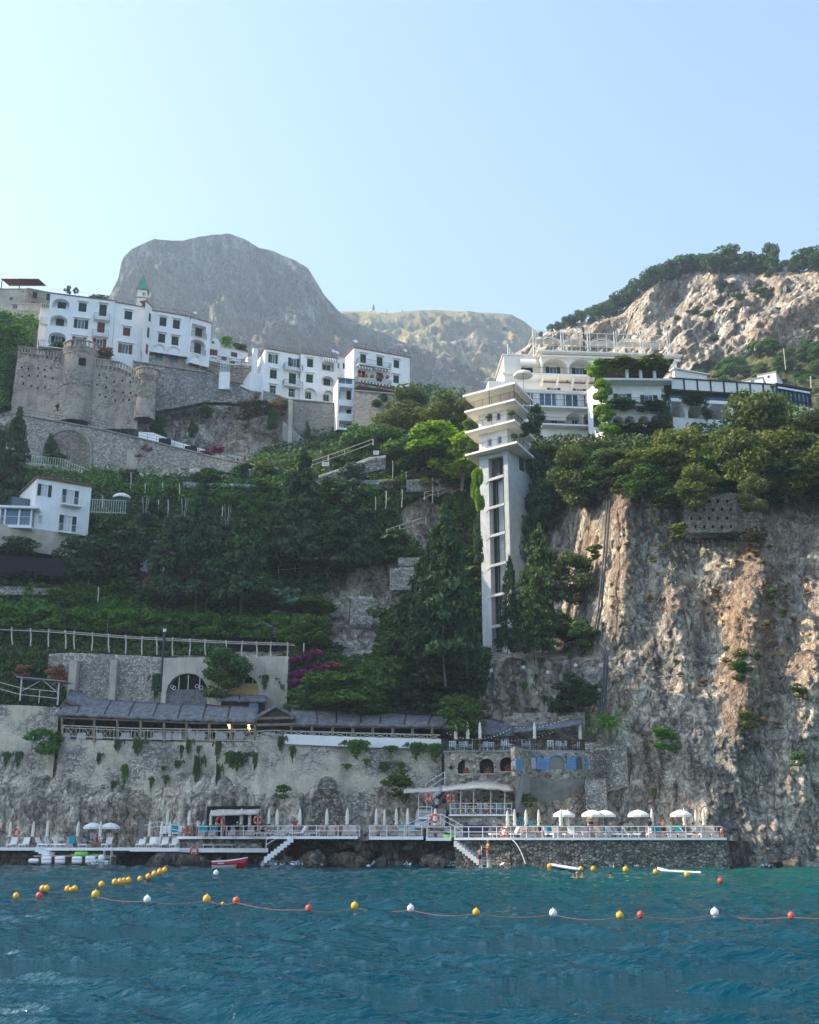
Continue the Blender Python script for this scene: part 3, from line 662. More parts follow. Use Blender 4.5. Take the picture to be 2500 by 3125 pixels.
def ribbon(name,label,pts,mat,zb=None,Yb=None,thick=.8,rough=.12,cat='wall',cope=None,arches=(),res=.5,batter=0.0,lean=.0):
    """retaining wall: pts [(X,Ytop,d)], bottom either world z or pixel rows Yb (per point)"""
    top=[P(*p) for p in pts]; n=len(pts)
    if Yb is None: bot=[Vector((t.x,t.y,zb)) for t in top]
    else:
        bot=[]
        for (X,Y,d),yb,t in zip(pts,Yb if hasattr(Yb,'__len__') else [Yb]*n,top): bot.append(Vector((t.x,t.y,P(X,yb,d).z)))
    L=[0]
    for a,b in zip(top,top[1:]): L.append(L[-1]+(Vector((b.x-a.x,b.y-a.y,0))).length)
    ns=max(2,int(L[-1]/res)); hmax=max((t-b).length for t,b in zip(top,bot)); nz=max(2,int(hmax/res))
    ss=np.linspace(0,L[-1],ns+1); T=np.stack([np.interp(ss,L,[getattr(t,c) for t in top]) for c in 'xyz'],-1); Bz=np.interp(ss,L,[b.z for b in bot])
    dirs=np.gradient(T[:,:2],axis=0); dirs/=np.linalg.norm(dirs,axis=1,keepdims=True)+1e-9; N=np.stack([dirs[:,1],-dirs[:,0]],-1)
    k=np.linspace(0,1,nz+1)[:,None]; V=np.zeros((nz+1,ns+1,3))
    Zt=Bz[None]*(1-k)+T[None,:,2]*k; V[...,2]=Zt
    V[...,0]=T[None,:,0]; V[...,1]=T[None,:,1]
    nn=fbm(V*1.1,4,77)*rough+batter*(1-k)*(T[None,:,2]-Bz[None]); V[...,0]+=N[None,:,0]*nn; V[...,1]+=N[None,:,1]*nn
    back=V[-1:].copy(); back[...,0]-=N[:,0]*thick; back[...,1]-=N[:,1]*thick; back2=back.copy(); back2[...,2]=Bz
    V=np.concatenate([V,back,back2]); o=T[0].copy(); 
    ob=grid_mesh('body',V-o,[M[mat]],smooth=False)
    root=empty(name,Vector(o),label,cat); ob.parent=root; ob.name='body'
    if cope:
        m=MB(); m2=[Vector(t) for t in T[::max(1,ns//24)]]+[Vector(T[-1])]
        for a,b in zip(m2,m2[1:]):
            if (b-a).length<1e-4: continue
            d=(b-a).normalized(); nrm=Vector((d.y,-d.x,0)).normalized()
            p=[a+nrm*.18,b+nrm*.18,b-nrm*(thick+.05),a-nrm*(thick+.05)]; u=Vector((0,0,.2)); m.hexa([q+Vector((0,0,.003)) for q in p]+[q+u for q in p])
        m.build('coping',M[cope],root,o)
    return root,o
Z1=lambda x,y:(x/2.4643,800+y/2.4643)
Z2=lambda x,y:(650+x/2.4643,1000+y/2.4643)
Z3=lambda x,y:(1350+x/2.4643,950+y/2.4643)
Z4=lambda x,y:(1900+x/2.875,700+y/2.875)
Z5=lambda x,y:(x/2.4643,1350+y/2.4643)
Z8=lambda x,y:(x/2.4643,1900+y/2.4643)
Z9=lambda x,y:(650+x/2.4643,1900+y/2.4643)
ZA=lambda x,y:(1250+x/2.4643,1950+y/2.4643)
def FZ(Z,xl,yl,xr,yr,d,dR=None): a=Z(xl,yl);b=Z(xr,yr); return Fac(*a,*b,d,dR)
def W(B,f,Z,x,y,w,h,k='closed',mat='green',s=2.4643,**kw):
    X,Y=Z(x,y); return B.win(f,X,Y,w/s,h/s,k,mat,**kw)
# ---------------------------------------------------------------- left apartment block
f=FZ(Z1,380,235,872,296,176); B=Bd('apartment_block','long white four storey block with arched loggias above the castle wall','building',f.pt(0,f.zt-16))
for (x,y,w,h),(wx,wy,ww,wh,kk,mt) in (((460,312,130,74),(466,328,62,46,'closed','green')),((444,440,130,82),(452,455,62,50,'closed','green')),((430,570,132,86),(438,582,105,48,'open','green'))):
    X,Y=Z1(x,y); g,_=B.loggia(f,X,Y,w/2.4643,h/2.4643,.9); 
    hs=B.holes; B.holes=[]; W(B,g,Z1,wx,wy,ww,wh,kk,mt,hole=False); B.holes=hs
W(B,f,Z1,622,340,60,66,hood=1); W(B,f,Z1,775,362,56,86,hood=1); W(B,f,Z1,610,466,108,66,'open',hood=1,glass='seaglass'); W(B,f,Z1,760,492,56,76,mat='brown')  # brown here and below: orange flare tint put into green shutters' colour
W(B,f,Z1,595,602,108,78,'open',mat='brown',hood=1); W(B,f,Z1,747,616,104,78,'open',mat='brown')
B.balcony(f,Z1(706,420)[0],Z1(826,430)[0],Z1(0,424)[1]); B.balcony(f,Z1(693,545)[0],Z1(815,550)[0],Z1(0,548)[1])
B.balcony(f,Z1(290,620)[0],Z1(840,690)[0],Z1(0,655)[1],out=2.0,nb=.3)
B.wall(f,f.zt-17,10,eavemat='tile')
g=FZ(Z1,874,306,1088,342,176.5*f.B.y/f.B.y*1.0 if 0 else float(f.B.y)-.3)
W(B,g,Z1,966,400,58,64,hood=1); W(B,g,Z1,953,524,56,62,mat='brown',hood=1); W(B,g,Z1,942,652,106,70,'open',mat='brown',hood=1)  # both brown pairs are green shutters with flare tint painted in
B.wall(g,g.zt-17,10,eavemat='tile')
m=MB(); 
for i in range(28):
    q=f.pt(f.w*i/14,f.zt+.18,-.4) if i<14 else g.pt(g.w*(i-14)/13,g.zt+.18,-.4); m.tube(q,q+Vector((0,0,1)),.02,n=4)
m.tube(f.pt(0,f.zt+1.15,-.4),f.pt(f.w,f.zt+1.15,-.4),.02,n=4); m.tube(g.pt(0,g.zt+1.15,-.4),g.pt(g.w,g.zt+1.15,-.4),.02,n=4); B.part('roof_railing',m,M['iron'])
# second block
f=FZ(Z1,1148,366,1440,414,181); B=Bd('apartment_block','white block right of the stair corner, standing on three arched brackets','building',f.pt(0,f.zt-15))
c=FZ(Z1,1092,352,1146,366,float(f.A.y)-2.5,float(f.A.y)); zt=f.zt+.6
for x,y,h in ((1128,416,66),(1116,530,84),(1106,654,80)): W(B,c,Z1,x,y,18,h,mat='green' if y<600 else 'brown')  # lowest shutter is green too, its brown is painted flare tint
B.wall(c,zt-17,1,zt=zt,roof='tile',sides=False)
for x,y in ((1227,448),(1327,468),(1217,572),(1317,592)): W(B,f,Z1,x,y,53,66,hood=1)
zb=f.uv(*Z1(1250,690))[1]; B.wall(f,zb,9,eavemat='tile')
g=FZ(Z1,1442,420,1590,462,f.B.y-.5)
X,Y=Z1(1496,522); k,_=B.loggia(g,X,Y,108/2.4643,98/2.4643,0,1.3); hs=B.holes; B.holes=[]; W(B,k,Z1,1493,524,52,74,hole=False); B.holes=hs; B.balcony(g,Z1(1440,0)[0],Z1(1552,0)[0],Z1(0,568)[1],out=.12)
X,Y=Z1(1490,636); k,_=B.loggia(g,X,Y,112/2.4643,108/2.4643,.8,1.3); hs=B.holes; B.holes=[]; W(B,k,Z1,1485,648,52,76,hole=False); B.holes=hs; B.balcony(g,Z1(1432,0)[0],Z1(1545,0)[0],Z1(0,688)[1],out=.12)
B.wall(g,zb-1.2,9,eavemat='tile')
for ff,xs_ in ((f,(1195,1310)),(g,(1478,))):
    for x in xs_:
        m=MB()
        a=ff.uv(*Z1(x-52,700))[0]; b=ff.uv(*Z1(x+48,700))[0]; z=zb-(1.2 if ff is g else 0)
        for t0,t1 in zip(arcpts(a,b,z-1,z+1.3,1.4,10),arcpts(a,b,z-1,z+1.3,1.4,10)[1:]):
            p,q=ff.pt(*t0,.0),ff.pt(*t1,.0); m.hexa([p,q,ff.pt(*t1,-1.2),ff.pt(*t0,-1.2),p+Vector((0,0,.45)),q+Vector((0,0,.45)),ff.pt(*t1,-1.2)+Vector((0,0,.45)),ff.pt(*t0,-1.2)+Vector((0,0,.45))])
        B.part('bracket_arch',m,M['white'])
f2=f.off(-1.1); g2=g.off(-1.1)
for ff,x,y in ((f2,1197,706),(f2,1310,726),(g2,1478,756)): W(B,ff,Z1,x,y,54,62,'glass',frame='blue',glass='seaglass',hole=False)
m=MB(); fbox(m,f2,-6,f.w,zb-8,zb+.3,-6,0); fbox(m,g2,0,g.w,zb-8,zb-.9,-6,0.003); B.part('base',m,M['castle'])
m=MB()
for i in range(15): q=f.pt(f.w*i/14,f.zt+.18,-.4); m.tube(q,q+Vector((0,0,1)),.02,n=4)
for i in range(8): q=g.pt(g.w*i/7,g.zt+.18,-.4); m.tube(q,q+Vector((0,0,1)),.02,n=4)
m.tube(f.pt(0,f.zt+1.15,-.4),f.pt(f.w,f.zt+1.15,-.4),.02,n=4); m.tube(g.pt(0,g.zt+1.15,-.4),g.pt(g.w,g.zt+1.15,-.4),.02,n=4); B.part('roof_railing',m,M['iron'])
def dish(root_o,p,rz,sc=.5,label='small white satellite dish on the roof edge'):
    r=empty('satellite_dish',p,label,'satellite dish','satellite dishes on the roofs',rz); m=MB(); m.tube((0,0,0),(0,0,.9),.04); m.build('mast',M['iron'],r)
    m=MB(); k=[(0.001,0),(.3,.03),(.55,.12),(.75,.25),(.76,.27)]; m.lathe((0,0,0),[(a*sc/.5*.5,b*.6) for a,b in k],14); d=m.build('dish',M['paint'],r); d.location=(0,-.1,1.1); d.rotation_euler=(R(65),0,0); return r
dish(None,g.pt(g.w*.2,g.zt+.2,-.5),.4,.45,'satellite dish above the loggia end of the block on brackets')
# ---------------------------------------------------------------- small vaulted house
f=FZ(Z1,1575,640,1735,660,190); B=Bd('vaulted_house','low white house with a round gable and brown shutters between the blocks','house',f.pt(0,f.zt-6))
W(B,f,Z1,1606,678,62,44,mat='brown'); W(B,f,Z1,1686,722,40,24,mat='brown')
B.wall(f,f.zt-9,8,roof=None); m=MB(); a=0; b=f.uv(*Z1(1665,600))[0]; ap=arcpts(0,b,f.zt-1,f.uv(*Z1(1615,572))[1],f.uv(*Z1(1615,572))[1]-f.zt,10)
m.poly(*[f.pt(*q) for q in ap]); 
for p,q in zip(ap,ap[1:]): m.quad(f.pt(*p),f.pt(*p,-8),f.pt(*q,-8),f.pt(*q))
B.part('vault',m,M['white'])
m=MB(); c=f.uv(*Z1(1602,603)); m.ball(f.pt(*c,0),.3,8); B.part('oculus',m,M['glass'])
f=FZ(Z2,62,146,262,190,192); B=Bd('annex_house','low white annex with two brown shuttered windows left of the central block','house',f.pt(0,f.zt-5))
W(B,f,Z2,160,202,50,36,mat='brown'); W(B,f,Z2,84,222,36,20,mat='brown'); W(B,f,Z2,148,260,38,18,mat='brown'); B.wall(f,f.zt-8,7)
f=FZ(Z2,262,212,330,226,191); B.wall(f,f.zt-6,6)
# ---------------------------------------------------------------- bell tower
x0,y0=Z1(1012,0)[0],0; T=P(Z1(1062,0)[0],Z1(0,215)[1],215); k=1/(.81*F/215)
B=Bd('bell_tower','slim stone bell tower with a green tiled pyramid roof','tower',T-Vector((0,0,12)))
fw=Fac(Z1(1034,208)[0],Z1(0,208)[1],Z1(1108,208)[0],Z1(0,214)[1],215)
w_=fw.w
for z0,xx in ((208,None),):
    for cx,hh in ((1078,30),(1074,24)): pass
W(B,fw,Z1,1078,238,10,26,'glass',glass='dark',frame='oldplaster',arch=.2); W(B,fw,Z1,1090,240,8,24,'glass',glass='dark',frame='oldplaster',arch=.2); W(B,fw,Z1,1076,318,18,24,'glass',glass='dark',frame='oldplaster',arch=.2)
fw2=fw; B.wall(fw,fw.zt-16,w_,mat='warmwhite',roof='oldplaster')
m=MB(); fbox(m,fw,-.2,w_+.2,fw.uv(*Z1(1070,268))[1],fw.uv(*Z1(1070,262))[1],-w_-.2,.2); B.part('string_course',m,M['oldplaster'])
m=MB(); z=fw.zt+.19; ap=fw.pt(w_/2,z+4.2,-w_/2); c4=[fw.pt(-.25,z,.25),fw.pt(w_+.25,z,.25),fw.pt(w_+.25,z,-w_-.25),fw.pt(-.25,z,-w_-.25)]
for i in range(4): m.quad(c4[i],c4[(i+1)%4],ap)
B.part('spire',m,M['greentile'])
# ---------------------------------------------------------------- old houses far left
f=FZ(Z1,-60,205,200,205,196,196); B=Bd('old_house','old beige house with a rusty roof pergola at the left edge','house',f.pt(0,f.zt-10))
W(B,f,Z1,84,275,24,24,'glass',frame='oldplaster'); W(B,f,Z1,175,222,14,12,'glass',frame='oldplaster'); B.wall(f,f.zt-14,8,mat='oldplaster')
m=MB()
for i in range(20): q=f.pt(f.w*.28+i*.37,f.zt+2.0,.5); m.tube(q,q+f.n*-4.5+Vector((0,0,.9)),.15,n=4)
for s_ in (.28,.8): m.tube(f.pt(f.w*s_,f.zt,.3),f.pt(f.w*s_,f.zt+2.2,.3),.1)
B.part('pergola',m,M['rust'])
f=FZ(Z1,208,200,376,232,199); B=Bd('plain_house','cream house with two green shuttered windows behind the long block','house',f.pt(0,f.zt-8))
W(B,f,Z1,262,248,36,50); W(B,f,Z1,364,262,30,50); B.balcony(f,Z1(215,0)[0],Z1(370,0)[0],Z1(0,300)[1],out=.6,slab='oldplaster'); B.wall(f,f.zt-12,8,mat='oldplaster')
f=FZ(Z1,85,365,305,375,188); B=Bd('ruined_house','weathered vaulted house with a broad dark arch left of the long block','house',f.pt(0,f.zt-5))
X,Y=Z1(208,440); a,b,c,d=f.rect(X,Y,150/2.4643,86/2.4643); B.holes.append((a,b,c,d,2.0,2.5)); m=MB(); gg=f.off(-2.5); m.quad(gg.pt(a,c),gg.pt(b,c),gg.pt(b,d),gg.pt(a,d)); B.part('recess',m,M['oldplaster'])
B.wall(f,f.zt-8,8,mat='oldplaster')
f=FZ(Z1,90,318,300,320,189.5); W(B,f,Z1,112,334,34,32,'glass',frame='oldplaster'); B.wall(f,f.zt-3.5,6,mat='oldplaster')
f=FZ(Z1,308,330,372,340,186); B=Bd('corner_house','narrow white house with a striped awning left of the long block','house',f.pt(0,f.zt-6)); B.balcony(f,Z1(305,0)[0],Z1(372,0)[0],Z1(0,455)[1],out=.8); B.wall(f,f.zt-10,6)
m=MB(); 
for i in range(8): a=f.w*i/8; m.m=i%2; fbox(m,f,a,a+f.w/8,f.zt-.1+.0,f.zt,0.01,1.4)
B.part('awning',m,[M['canvas'],M['greentile']])
f=FZ(Z1,-60,380,60,382,185); B=Bd('shed','dim grey shed at the left edge above the vineyard','shed',f.pt(0,f.zt-3)); W(B,f,Z1,20,415,40,30,'glass'); B.wall(f,f.zt-5,5,mat='greyconc')
# ---------------------------------------------------------------- castle wall
def parapet(root,o,pts,name='parapet',mat='castle'):
    m=MB(); L=0
    for a,b in zip(pts,pts[1:]):
        a=Vector(a);b=Vector(b);d=b-a; n=max(1,round(d.length/.55)); q=Vector((d.y,-d.x,0)).normalized()
        for zz,hh in ((1.05,.18),(0,.16)):
            p=[a+q*.32,b+q*.32,b-q*.1,a-q*.1]; m.hexa([v+Vector((0,0,zz)) for v in p]+[v+Vector((0,0,zz+hh)) for v in p])
        for i in range(n):
            c=a.lerp(b,(i+.5)/n)+q*.12
            u=d.normalized()*.12
            m.hexa([c-u+q*.08+Vector((0,0,.16)),c+u+q*.08+Vector((0,0,.16)),c+u-q*.08+Vector((0,0,.16)),c-u-q*.08+Vector((0,0,.16)),c-u*1.6+q*.08+Vector((0,0,1.05)),c+u*1.6+q*.08+Vector((0,0,1.05)),c+u*1.6-q*.08+Vector((0,0,1.05)),c-u*1.6-q*.08+Vector((0,0,1.05))])
        n2=max(1,round(d.length/.85))
        for i in range(n2):   # corbels
            c=a.lerp(b,(i+.5)/n2); u=d.normalized()*.26
            m.hexa([c-u*.6-Vector((0,0,.8)),c+u*.6-Vector((0,0,.8)),c+u*.6-q*.1-Vector((0,0,.8)),c-u*.6-q*.1-Vector((0,0,.8)),c-u+q*.3-Vector((0,0,.003)),c+u+q*.3-Vector((0,0,.003)),c+u-q*.1-Vector((0,0,.003)),c-u-q*.1-Vector((0,0,.003))])
    m.build(name,M[mat],root,o)
def zp(Z,x,y,d): a=Z(x,y); return (a[0],a[1],d)
def putlog(root,o,plist,mat='dark'):
    m=MB()
    for p in plist: m.box(p.x-.11,p.y-.14,p.z-.16,p.x+.11,p.y+.05,p.z+.16)
    m.build('putlog_hole',M[mat],root,o)['kind']='stuff'
pts=[zp(Z1,134,680,176.5),zp(Z1,330,705,175.5),zp(Z1,528,733,174.5)]
root,o=ribbon('castle_wall','stone castle curtain wall left of the round tower with a lattice parapet',pts,'castle',Yb=[1310,1310,1310],thick=1.2,rough=.3,batter=.02)
parapet(root,o,[P(*p) for p in pts]); rr=random.Random(3)
putlog(root,o,[P(70+i*22+rr.uniform(-5,5),1120+j*28+rr.uniform(-6,6)+i*2,175.4-.3*i*22/300-.25) for i in range(6) for j in range(3)])
cpt=[zp(Z1,706,772,174.5),zp(Z1,900,802,174),zp(Z1,985,840,173.5),zp(Z1,1062,892,172.8)]
root,o=ribbon('castle_wall','warm stone castle curtain wall right of the round tower',cpt,'castle',Yb=[1310,1310,1310,1310],thick=1.2,rough=.3,batter=.02)
parapet(root,o,[P(*p) for p in cpt]); putlog(root,o,[P(300+i*24+rr.uniform(-5,5),1150+j*28+i*5+rr.uniform(-6,6),173.3-.2*i) for i in range(6) for j in range(3)])
def turret(x,yt,ybot,rad,d,label,win=True,lower=None):
    c=P(*Z1(x,yt),d); zb=P(*Z1(x,ybot),d).z; B=Bd('castle_tower',label,'tower',(c.x,c.y,zb)); r=rad
    m=MB(); hz=c.z-zb; m.lathe((c.x,c.y,zb),[(r*1.12,0),(r*1.06,hz*.48),(r*1.09,hz*.485),(r*1.09,hz*.5),(r,hz*.505),(r,hz-.9),(r+.1,hz-.9),(r+.12,hz-.7)],36); B.part('shaft',m,M['castle'],smooth=False)
    n=int(2*math.pi*r/.7); pts=[(c.x+(r+.12)*math.cos(t),c.y+(r+.12)*math.sin(t),c.z) for t in [2*math.pi*i/24 for i in range(25)]]
    parapet(B.root,B.o,[Vector(p) for p in pts]); m=MB(); m.lathe((c.x,c.y,c.z-.7),[(r+.12,0),(r+.3,.65),(r+.3,.75),(.01,.76)],36); B.part('crown',m,M['castle'])
    if win: m=MB(); p=P(*Z1(x,745),d-r-.0); m.box(p.x-.55,p.y-.05,p.z-.65,p.x+.55,p.y+.5,p.z+.65); B.part('window',m,M['dark'])
    return B
turret(617,688,1230,2.05*.5*36/16.3*1.25,175.5,'big round castle tower with a lattice parapet and one small window')
turret(1108,868,1190,1.55,173,'small round castle turret at the low end of the warm wall',False)
# stone bank right of the castle below the second block, and road parapet above the overhang
root,o=ribbon('retaining_wall','long grey rubble wall below the bracketed block, capped by a sloping ledge',[zp(Z1,1000,750,177.5),zp(Z1,1130,770,177.5),zp(Z1,1560,835,179),zp(Z1,1725,905,180.5),(775,1200,182)],'stone',Yb=[1270,1262,1228,1228,1238],thick=1.5,rough=.25,cope='greyconc',batter=.03)
root,o=ribbon('retaining_wall','honey coloured stone wall with a wooden railing below the low white houses',[zp(Z1,1560,735,188),zp(Z1,1725,770,188),zp(Z2,300,290,188)],'castle',Yb=[1130,1160,1180],thick=1,rough=.1)
railrun('wooden_railing','crossed wooden railing on the honey coloured wall',[P(*zp(Z1,1570,735,187.8)),P(*zp(Z1,1725,770,187.8)),P(*zp(Z2,300,290,187.8))],1.2,'darkwood',1.8,diag=True,r=.05)
railrun('wooden_railing','crossed wooden railing halfway up the honey coloured wall',[P(*zp(Z1,1570,790,186.8)),P(*zp(Z1,1725,820,186.8)),P(*zp(Z2,300,330,186.8))],1.1,'darkwood',1.8,diag=True,r=.05)
p=P(*zp(Z1,1690,870,179.3)); B=Bd('gate_pier','white gate pier with a dark closed parasol beside it','gate',p-Vector((0,0,2))); m=MB(); m.box(p.x-.9,p.y-.3,p.z-2.2,p.x+.9,p.y+.3,p.z+1.0); B.part('pier',m,M['white']); m=MB(); 
for i in range(7): m.tube((p.x-.8+i*.27,p.y-.1,p.z+1.0),(p.x-.8+i*.27,p.y-.1,p.z+3),.04,n=4)
B.part('gate',m,M['rail'])
# ---------------------------------------------------------------- central block
f=FZ(Z2,395,160,664,206,183); B=Bd('apartment_block','white central block with green shutters and a striped arched awning','building',f.pt(0,f.zt-14))
W(B,f,Z2,452,234,70,66,'open',hood=1); W(B,f,Z2,455,350,52,66,hood=1); W(B,f,Z2,450,465,48,60,hood=1)
W(B,f,Z2,608,262,84,64,'open'); W(B,f,Z2,598,382,54,80); W(B,f,Z2,593,490,46,62)
B.balcony(f,Z2(528,0)[0],Z2(664,0)[0],Z2(0,308)[1]); B.balcony(f,Z2(524,0)[0],Z2(662,0)[0],Z2(0,432)[1])
zb=f.uv(*Z2(500,520))[1]; B.wall(f,zb-2,9,eavemat='tile')
g=FZ(Z2,664,196,940,236,f.B.y-.7)
W(B,g,Z2,731,266,46,62,hood=1); W(B,g,Z2,727,382,52,62,hood=1); W(B,g,Z2,717,508,46,54); W(B,g,Z2,851,526,46,50)
X,Y=Z2(866,288); k,_=B.loggia(g,X,Y,96/2.4643,80/2.4643,.9,1.3); hs=B.holes; B.holes=[]; W(B,k,Z2,852,300,60,44,'glass',hole=False); B.holes=hs
X,Y=Z2(864,402); k,_=B.loggia(g,X,Y,96/2.4643,76/2.4643,.9,1.3); hs=B.holes; B.holes=[]; W(B,k,Z2,856,412,50,48,hole=False); B.holes=hs
B.wall(g,zb-3,9,eavemat='tile')
m=MB(); a,b=g.uv(*Z2(818,255))[0],g.uv(*Z2(922,268))[0]; zc=g.uv(*Z2(870,262))[1]
for i in range(12):
    m.m=i%2; s0=a+(b-a)*i/12; s1=a+(b-a)*(i+1)/12
    for q in range(5):
        t0,t1=math.pi/2*q/5,math.pi/2*(q+1)/5; m.quad(g.pt(s0,zc-.3+1.1*math.sin(t0),1.1*math.cos(t0)),g.pt(s1,zc-.3+1.1*math.sin(t0),1.1*math.cos(t0)),g.pt(s1,zc-.3+1.1*math.sin(t1),1.1*math.cos(t1)),g.pt(s0,zc-.3+1.1*math.sin(t1),1.1*math.cos(t1)))
B.part('awning',m,[M['canvas'],M['greyconc']])
m=MB()
for x0_,x1_ in ((672,775),(820,905)):
    a,b=g.uv(*Z2(x0_,470))[0],g.uv(*Z2(x1_,480))[0]; z=g.uv(*Z2((x0_+x1_)/2,462 if x0_<700 else 482))[1]
    ap=arcpts(a,b,z-2,z,1.3,10)
    for t0,t1 in zip(ap,ap[1:]): 
        p=[g.pt(*t0,.7),g.pt(*t1,.7),g.pt(*t1,.003),g.pt(*t0,.003)]; m.hexa(p+[v+Vector((0,0,.5)) for v in p])
B.part('arched_ledge',m,M['white'])
m=MB(); fl=FZ(Z2,300,262,394,160,f.A.y+6,f.A.y); 
h=fl.uv(*Z2(350,250)); 
ff=Fac(*Z2(345,200),*Z2(394,162),f.A.y+4.5,f.A.y+.0)
m=MB(); q0=f.pt(0,zb-2,-9); 
# stepped gable on the left with chimney
fbox(m,f,-2.2,-.003,zb+1,f.zt-4.2,-9,-1.5); fbox(m,f,-3.6,-2.2,zb+1,f.zt-6.5,-9,-2.5); fbox(m,f,-1.5,-.7,f.zt-4.2,f.zt+1.0,-3.5,-2.5); B.part('lean_to',m,M['white'])
m=MB(); 
for s_,h_ in ((f.w*.9,1.9),): m.tube(f.pt(s_+.8,f.zt+.2,-1),f.pt(s_+.8,f.zt+.2+h_+.6,-1),.16)
m.tube(f.pt(f.w-.3,zb+4,.12),f.pt(f.w-.3,f.zt+1.4,.12),.07); fbox(m,g,g.w*.45,g.w*.52,g.zt+.2,g.zt+1.4,-3,-2.4); B.part('chimney',m,M['greyconc'])
m=MB()
for ff,c0 in ((f,14),(g,13)):
    for i in range(c0+1): q=ff.pt(ff.w*i/c0,ff.zt+.18,-.4); m.tube(q,q+Vector((0,0,1)),.02,n=4)
    for z in (1.15,.7): m.tube(ff.pt(0,ff.zt+z,-.4),ff.pt(ff.w,ff.zt+z,-.4),.02,n=4)
B.part('roof_railing',m,M['iron'])
m=MB(); 
for i in range(30): 
    ff=f if i<14 else g; s_=(ff.w*i/14) if i<14 else ff.w*(i-14)/15; q=ff.pt(s_,zb,.9); m.tube(q,q+Vector((0,0,1.0)),.02,n=4)
m.tube(f.pt(0,zb+1,.9),f.pt(f.w,zb+1,.9),.025,n=4); m.tube(g.pt(0,zb+1,.9),g.pt(g.w,zb+1,.9),.025,n=4); B.part('terrace_railing',m,M['rail'])
for sx_,hz in ((g.w*.86,1.0),(g.w*.98,.6)): dish(None,g.pt(sx_,g.zt+.2,-1+hz),.5,.5,'satellite dish on the central block, %s of the pair'%('left' if hz==1.0 else 'right'))
# recess + lift shaft
r_=FZ(Z2,938,222,1012,232,g.B.y+1.5); W(B,r_,Z2,990,288,26,44); W(B,r_,Z2,945,286,14,40,'glass'); B.wall(r_,zb-3,6)
h=FZ(Z2,940,380,1063,392,177.4); S=Bd('lift_shaft','narrow white stair tower of stacked open boxes between the two blocks','building',h.pt(0,h.zt-18))
W(S,h,Z2,998,402,104,38,'glass',glass='seaglass',frame='paint')
for y0_,y1_ in ((448,540),(588,645),(700,752)):
    a,b,c,d=h.rect(*Z2(1000,(y0_+y1_)/2),100/2.4643,(y1_-y0_)/2.4643); S.holes.append((a,b,c,d,0,1.6)); k=h.off(-1.6); m=MB(); m.quad(k.pt(a,c),k.pt(b,c),k.pt(b,d),k.pt(a,d)); S.part('landing',m,M['white'])
    m=MB(); fbox(m,k,a,a+(b-a)*.16,c,d,.01,.05); fbox(m,k,a+(b-a)*.68,b,c,d,.01,.05); S.part('doorway',m,M['dark'])
S.wall(h,h.uv(*Z2(1000,770))[1],4.5)
# right block
f=FZ(Z2,1062,152,1480,228,179); B=Bd('apartment_block','white block with geranium balconies and striped awnings at the end of the row','building',f.pt(0,f.zt-13))
W(B,f,Z2,1130,232,44,64,hood=1); W(B,f,Z2,1254,254,44,66,hood=1); W(B,f,Z2,1380,274,42,58,hood=1); W(B,f,Z2,1378,388,42,58,hood=1); W(B,f,Z2,1252,372,42,66); W(B,f,Z2,1120,345,60,56,'glass',glass='dark')
b1=B.balcony(f,Z2(1076,0)[0],Z2(1320,0)[0],Z2(0,282)[1],out=1.3); b2=B.balcony(f,Z2(1072,0)[0],Z2(1320,0)[0],Z2(0,412)[1],out=1.3)
for x in (1126,1250,1378): W(B,f,Z2,x,455+(x-1126)*.12,76,34,'glass',glass='dark')
zb=f.uv(*Z2(1270,490))[1]; B.wall(f,zb,4.5,eavemat='tile')
m=MB(); g=f.off(2.2); fbox(m,f,0,f.w,zb-.3,zb,-.2,2.2); B.part('terrace_slab',m,M['greyconc'])
for (xa,xb,y,dd,hh,mc,nm) in ((1076,1186,288,1.5,.9,'canvas',10),(1204,1305,312,1.3,.5,'canvas',9),(1070,1480,440,1.9,.5,'canvas',34)):
    a,b=f.uv(*Z2(xa,y))[0],f.uv(*Z2(xb,y))[0]; z=f.uv(*Z2((xa+xb)/2,y-2))[1]; m=MB()
    for i in range(nm):
        m.m=i%2; s0,s1=a+(b-a)*i/nm,a+(b-a)*(i+1)/nm; m.quad(f.pt(s0,z,.01),f.pt(s1,z,.01),f.pt(s1,z-hh,dd),f.pt(s0,z-hh,dd)); m.quad(f.pt(s0,z-hh,dd),f.pt(s1,z-hh,dd),f.pt(s1,z-hh-.3,dd),f.pt(s0,z-hh-.3,dd))
    B.part('awning',m,[M['canvas'],M['green']])
m=MB()
for i in range(15): m.tube(f.pt(f.w*i/14,f.zt+.18,-.4),f.pt(f.w*i/14,f.zt+1.2,-.4),.02,n=4)
m.tube(f.pt(0,f.zt+1.15,-.4),f.pt(f.w,f.zt+1.15,-.4),.02,n=4); m.tube(f.pt(0,f.zt+.7,-.4),f.pt(f.w,f.zt+.7,-.4),.02,n=4); B.part('roof_railing',m,M['iron'])
dish(None,f.pt(.3,f.zt+.2,-.3),.3,.55,'satellite dish on the left roof corner of the geranium block'); dish(None,f.pt(f.w*.92,f.zt+.2,-.3),.5,.5,'satellite dish near the right roof corner of the geranium block')
def planter(p,label,grp,w=.7,mat='lf_pink'):
    r=empty('flower_box',p,label,'flower box',grp); m=MB(); m.hexa([(-w*.42,-.13,0),(w*.42,-.13,0),(w*.42,.13,0),(-w*.42,.13,0),(-w/2,-.17,.26),(w/2,-.17,.26),(w/2,.17,.26),(-w/2,.17,.26)]); m.build('box',M['pot'],r)
    C=RNG.normal(size=(60,3))*np.array([w*.26,.12,.13])+np.array([0,0,.42]); link_mesh('flowers',leaf_mesh('flowers',C,.14,M[mat]),r); return r
pl=[None]
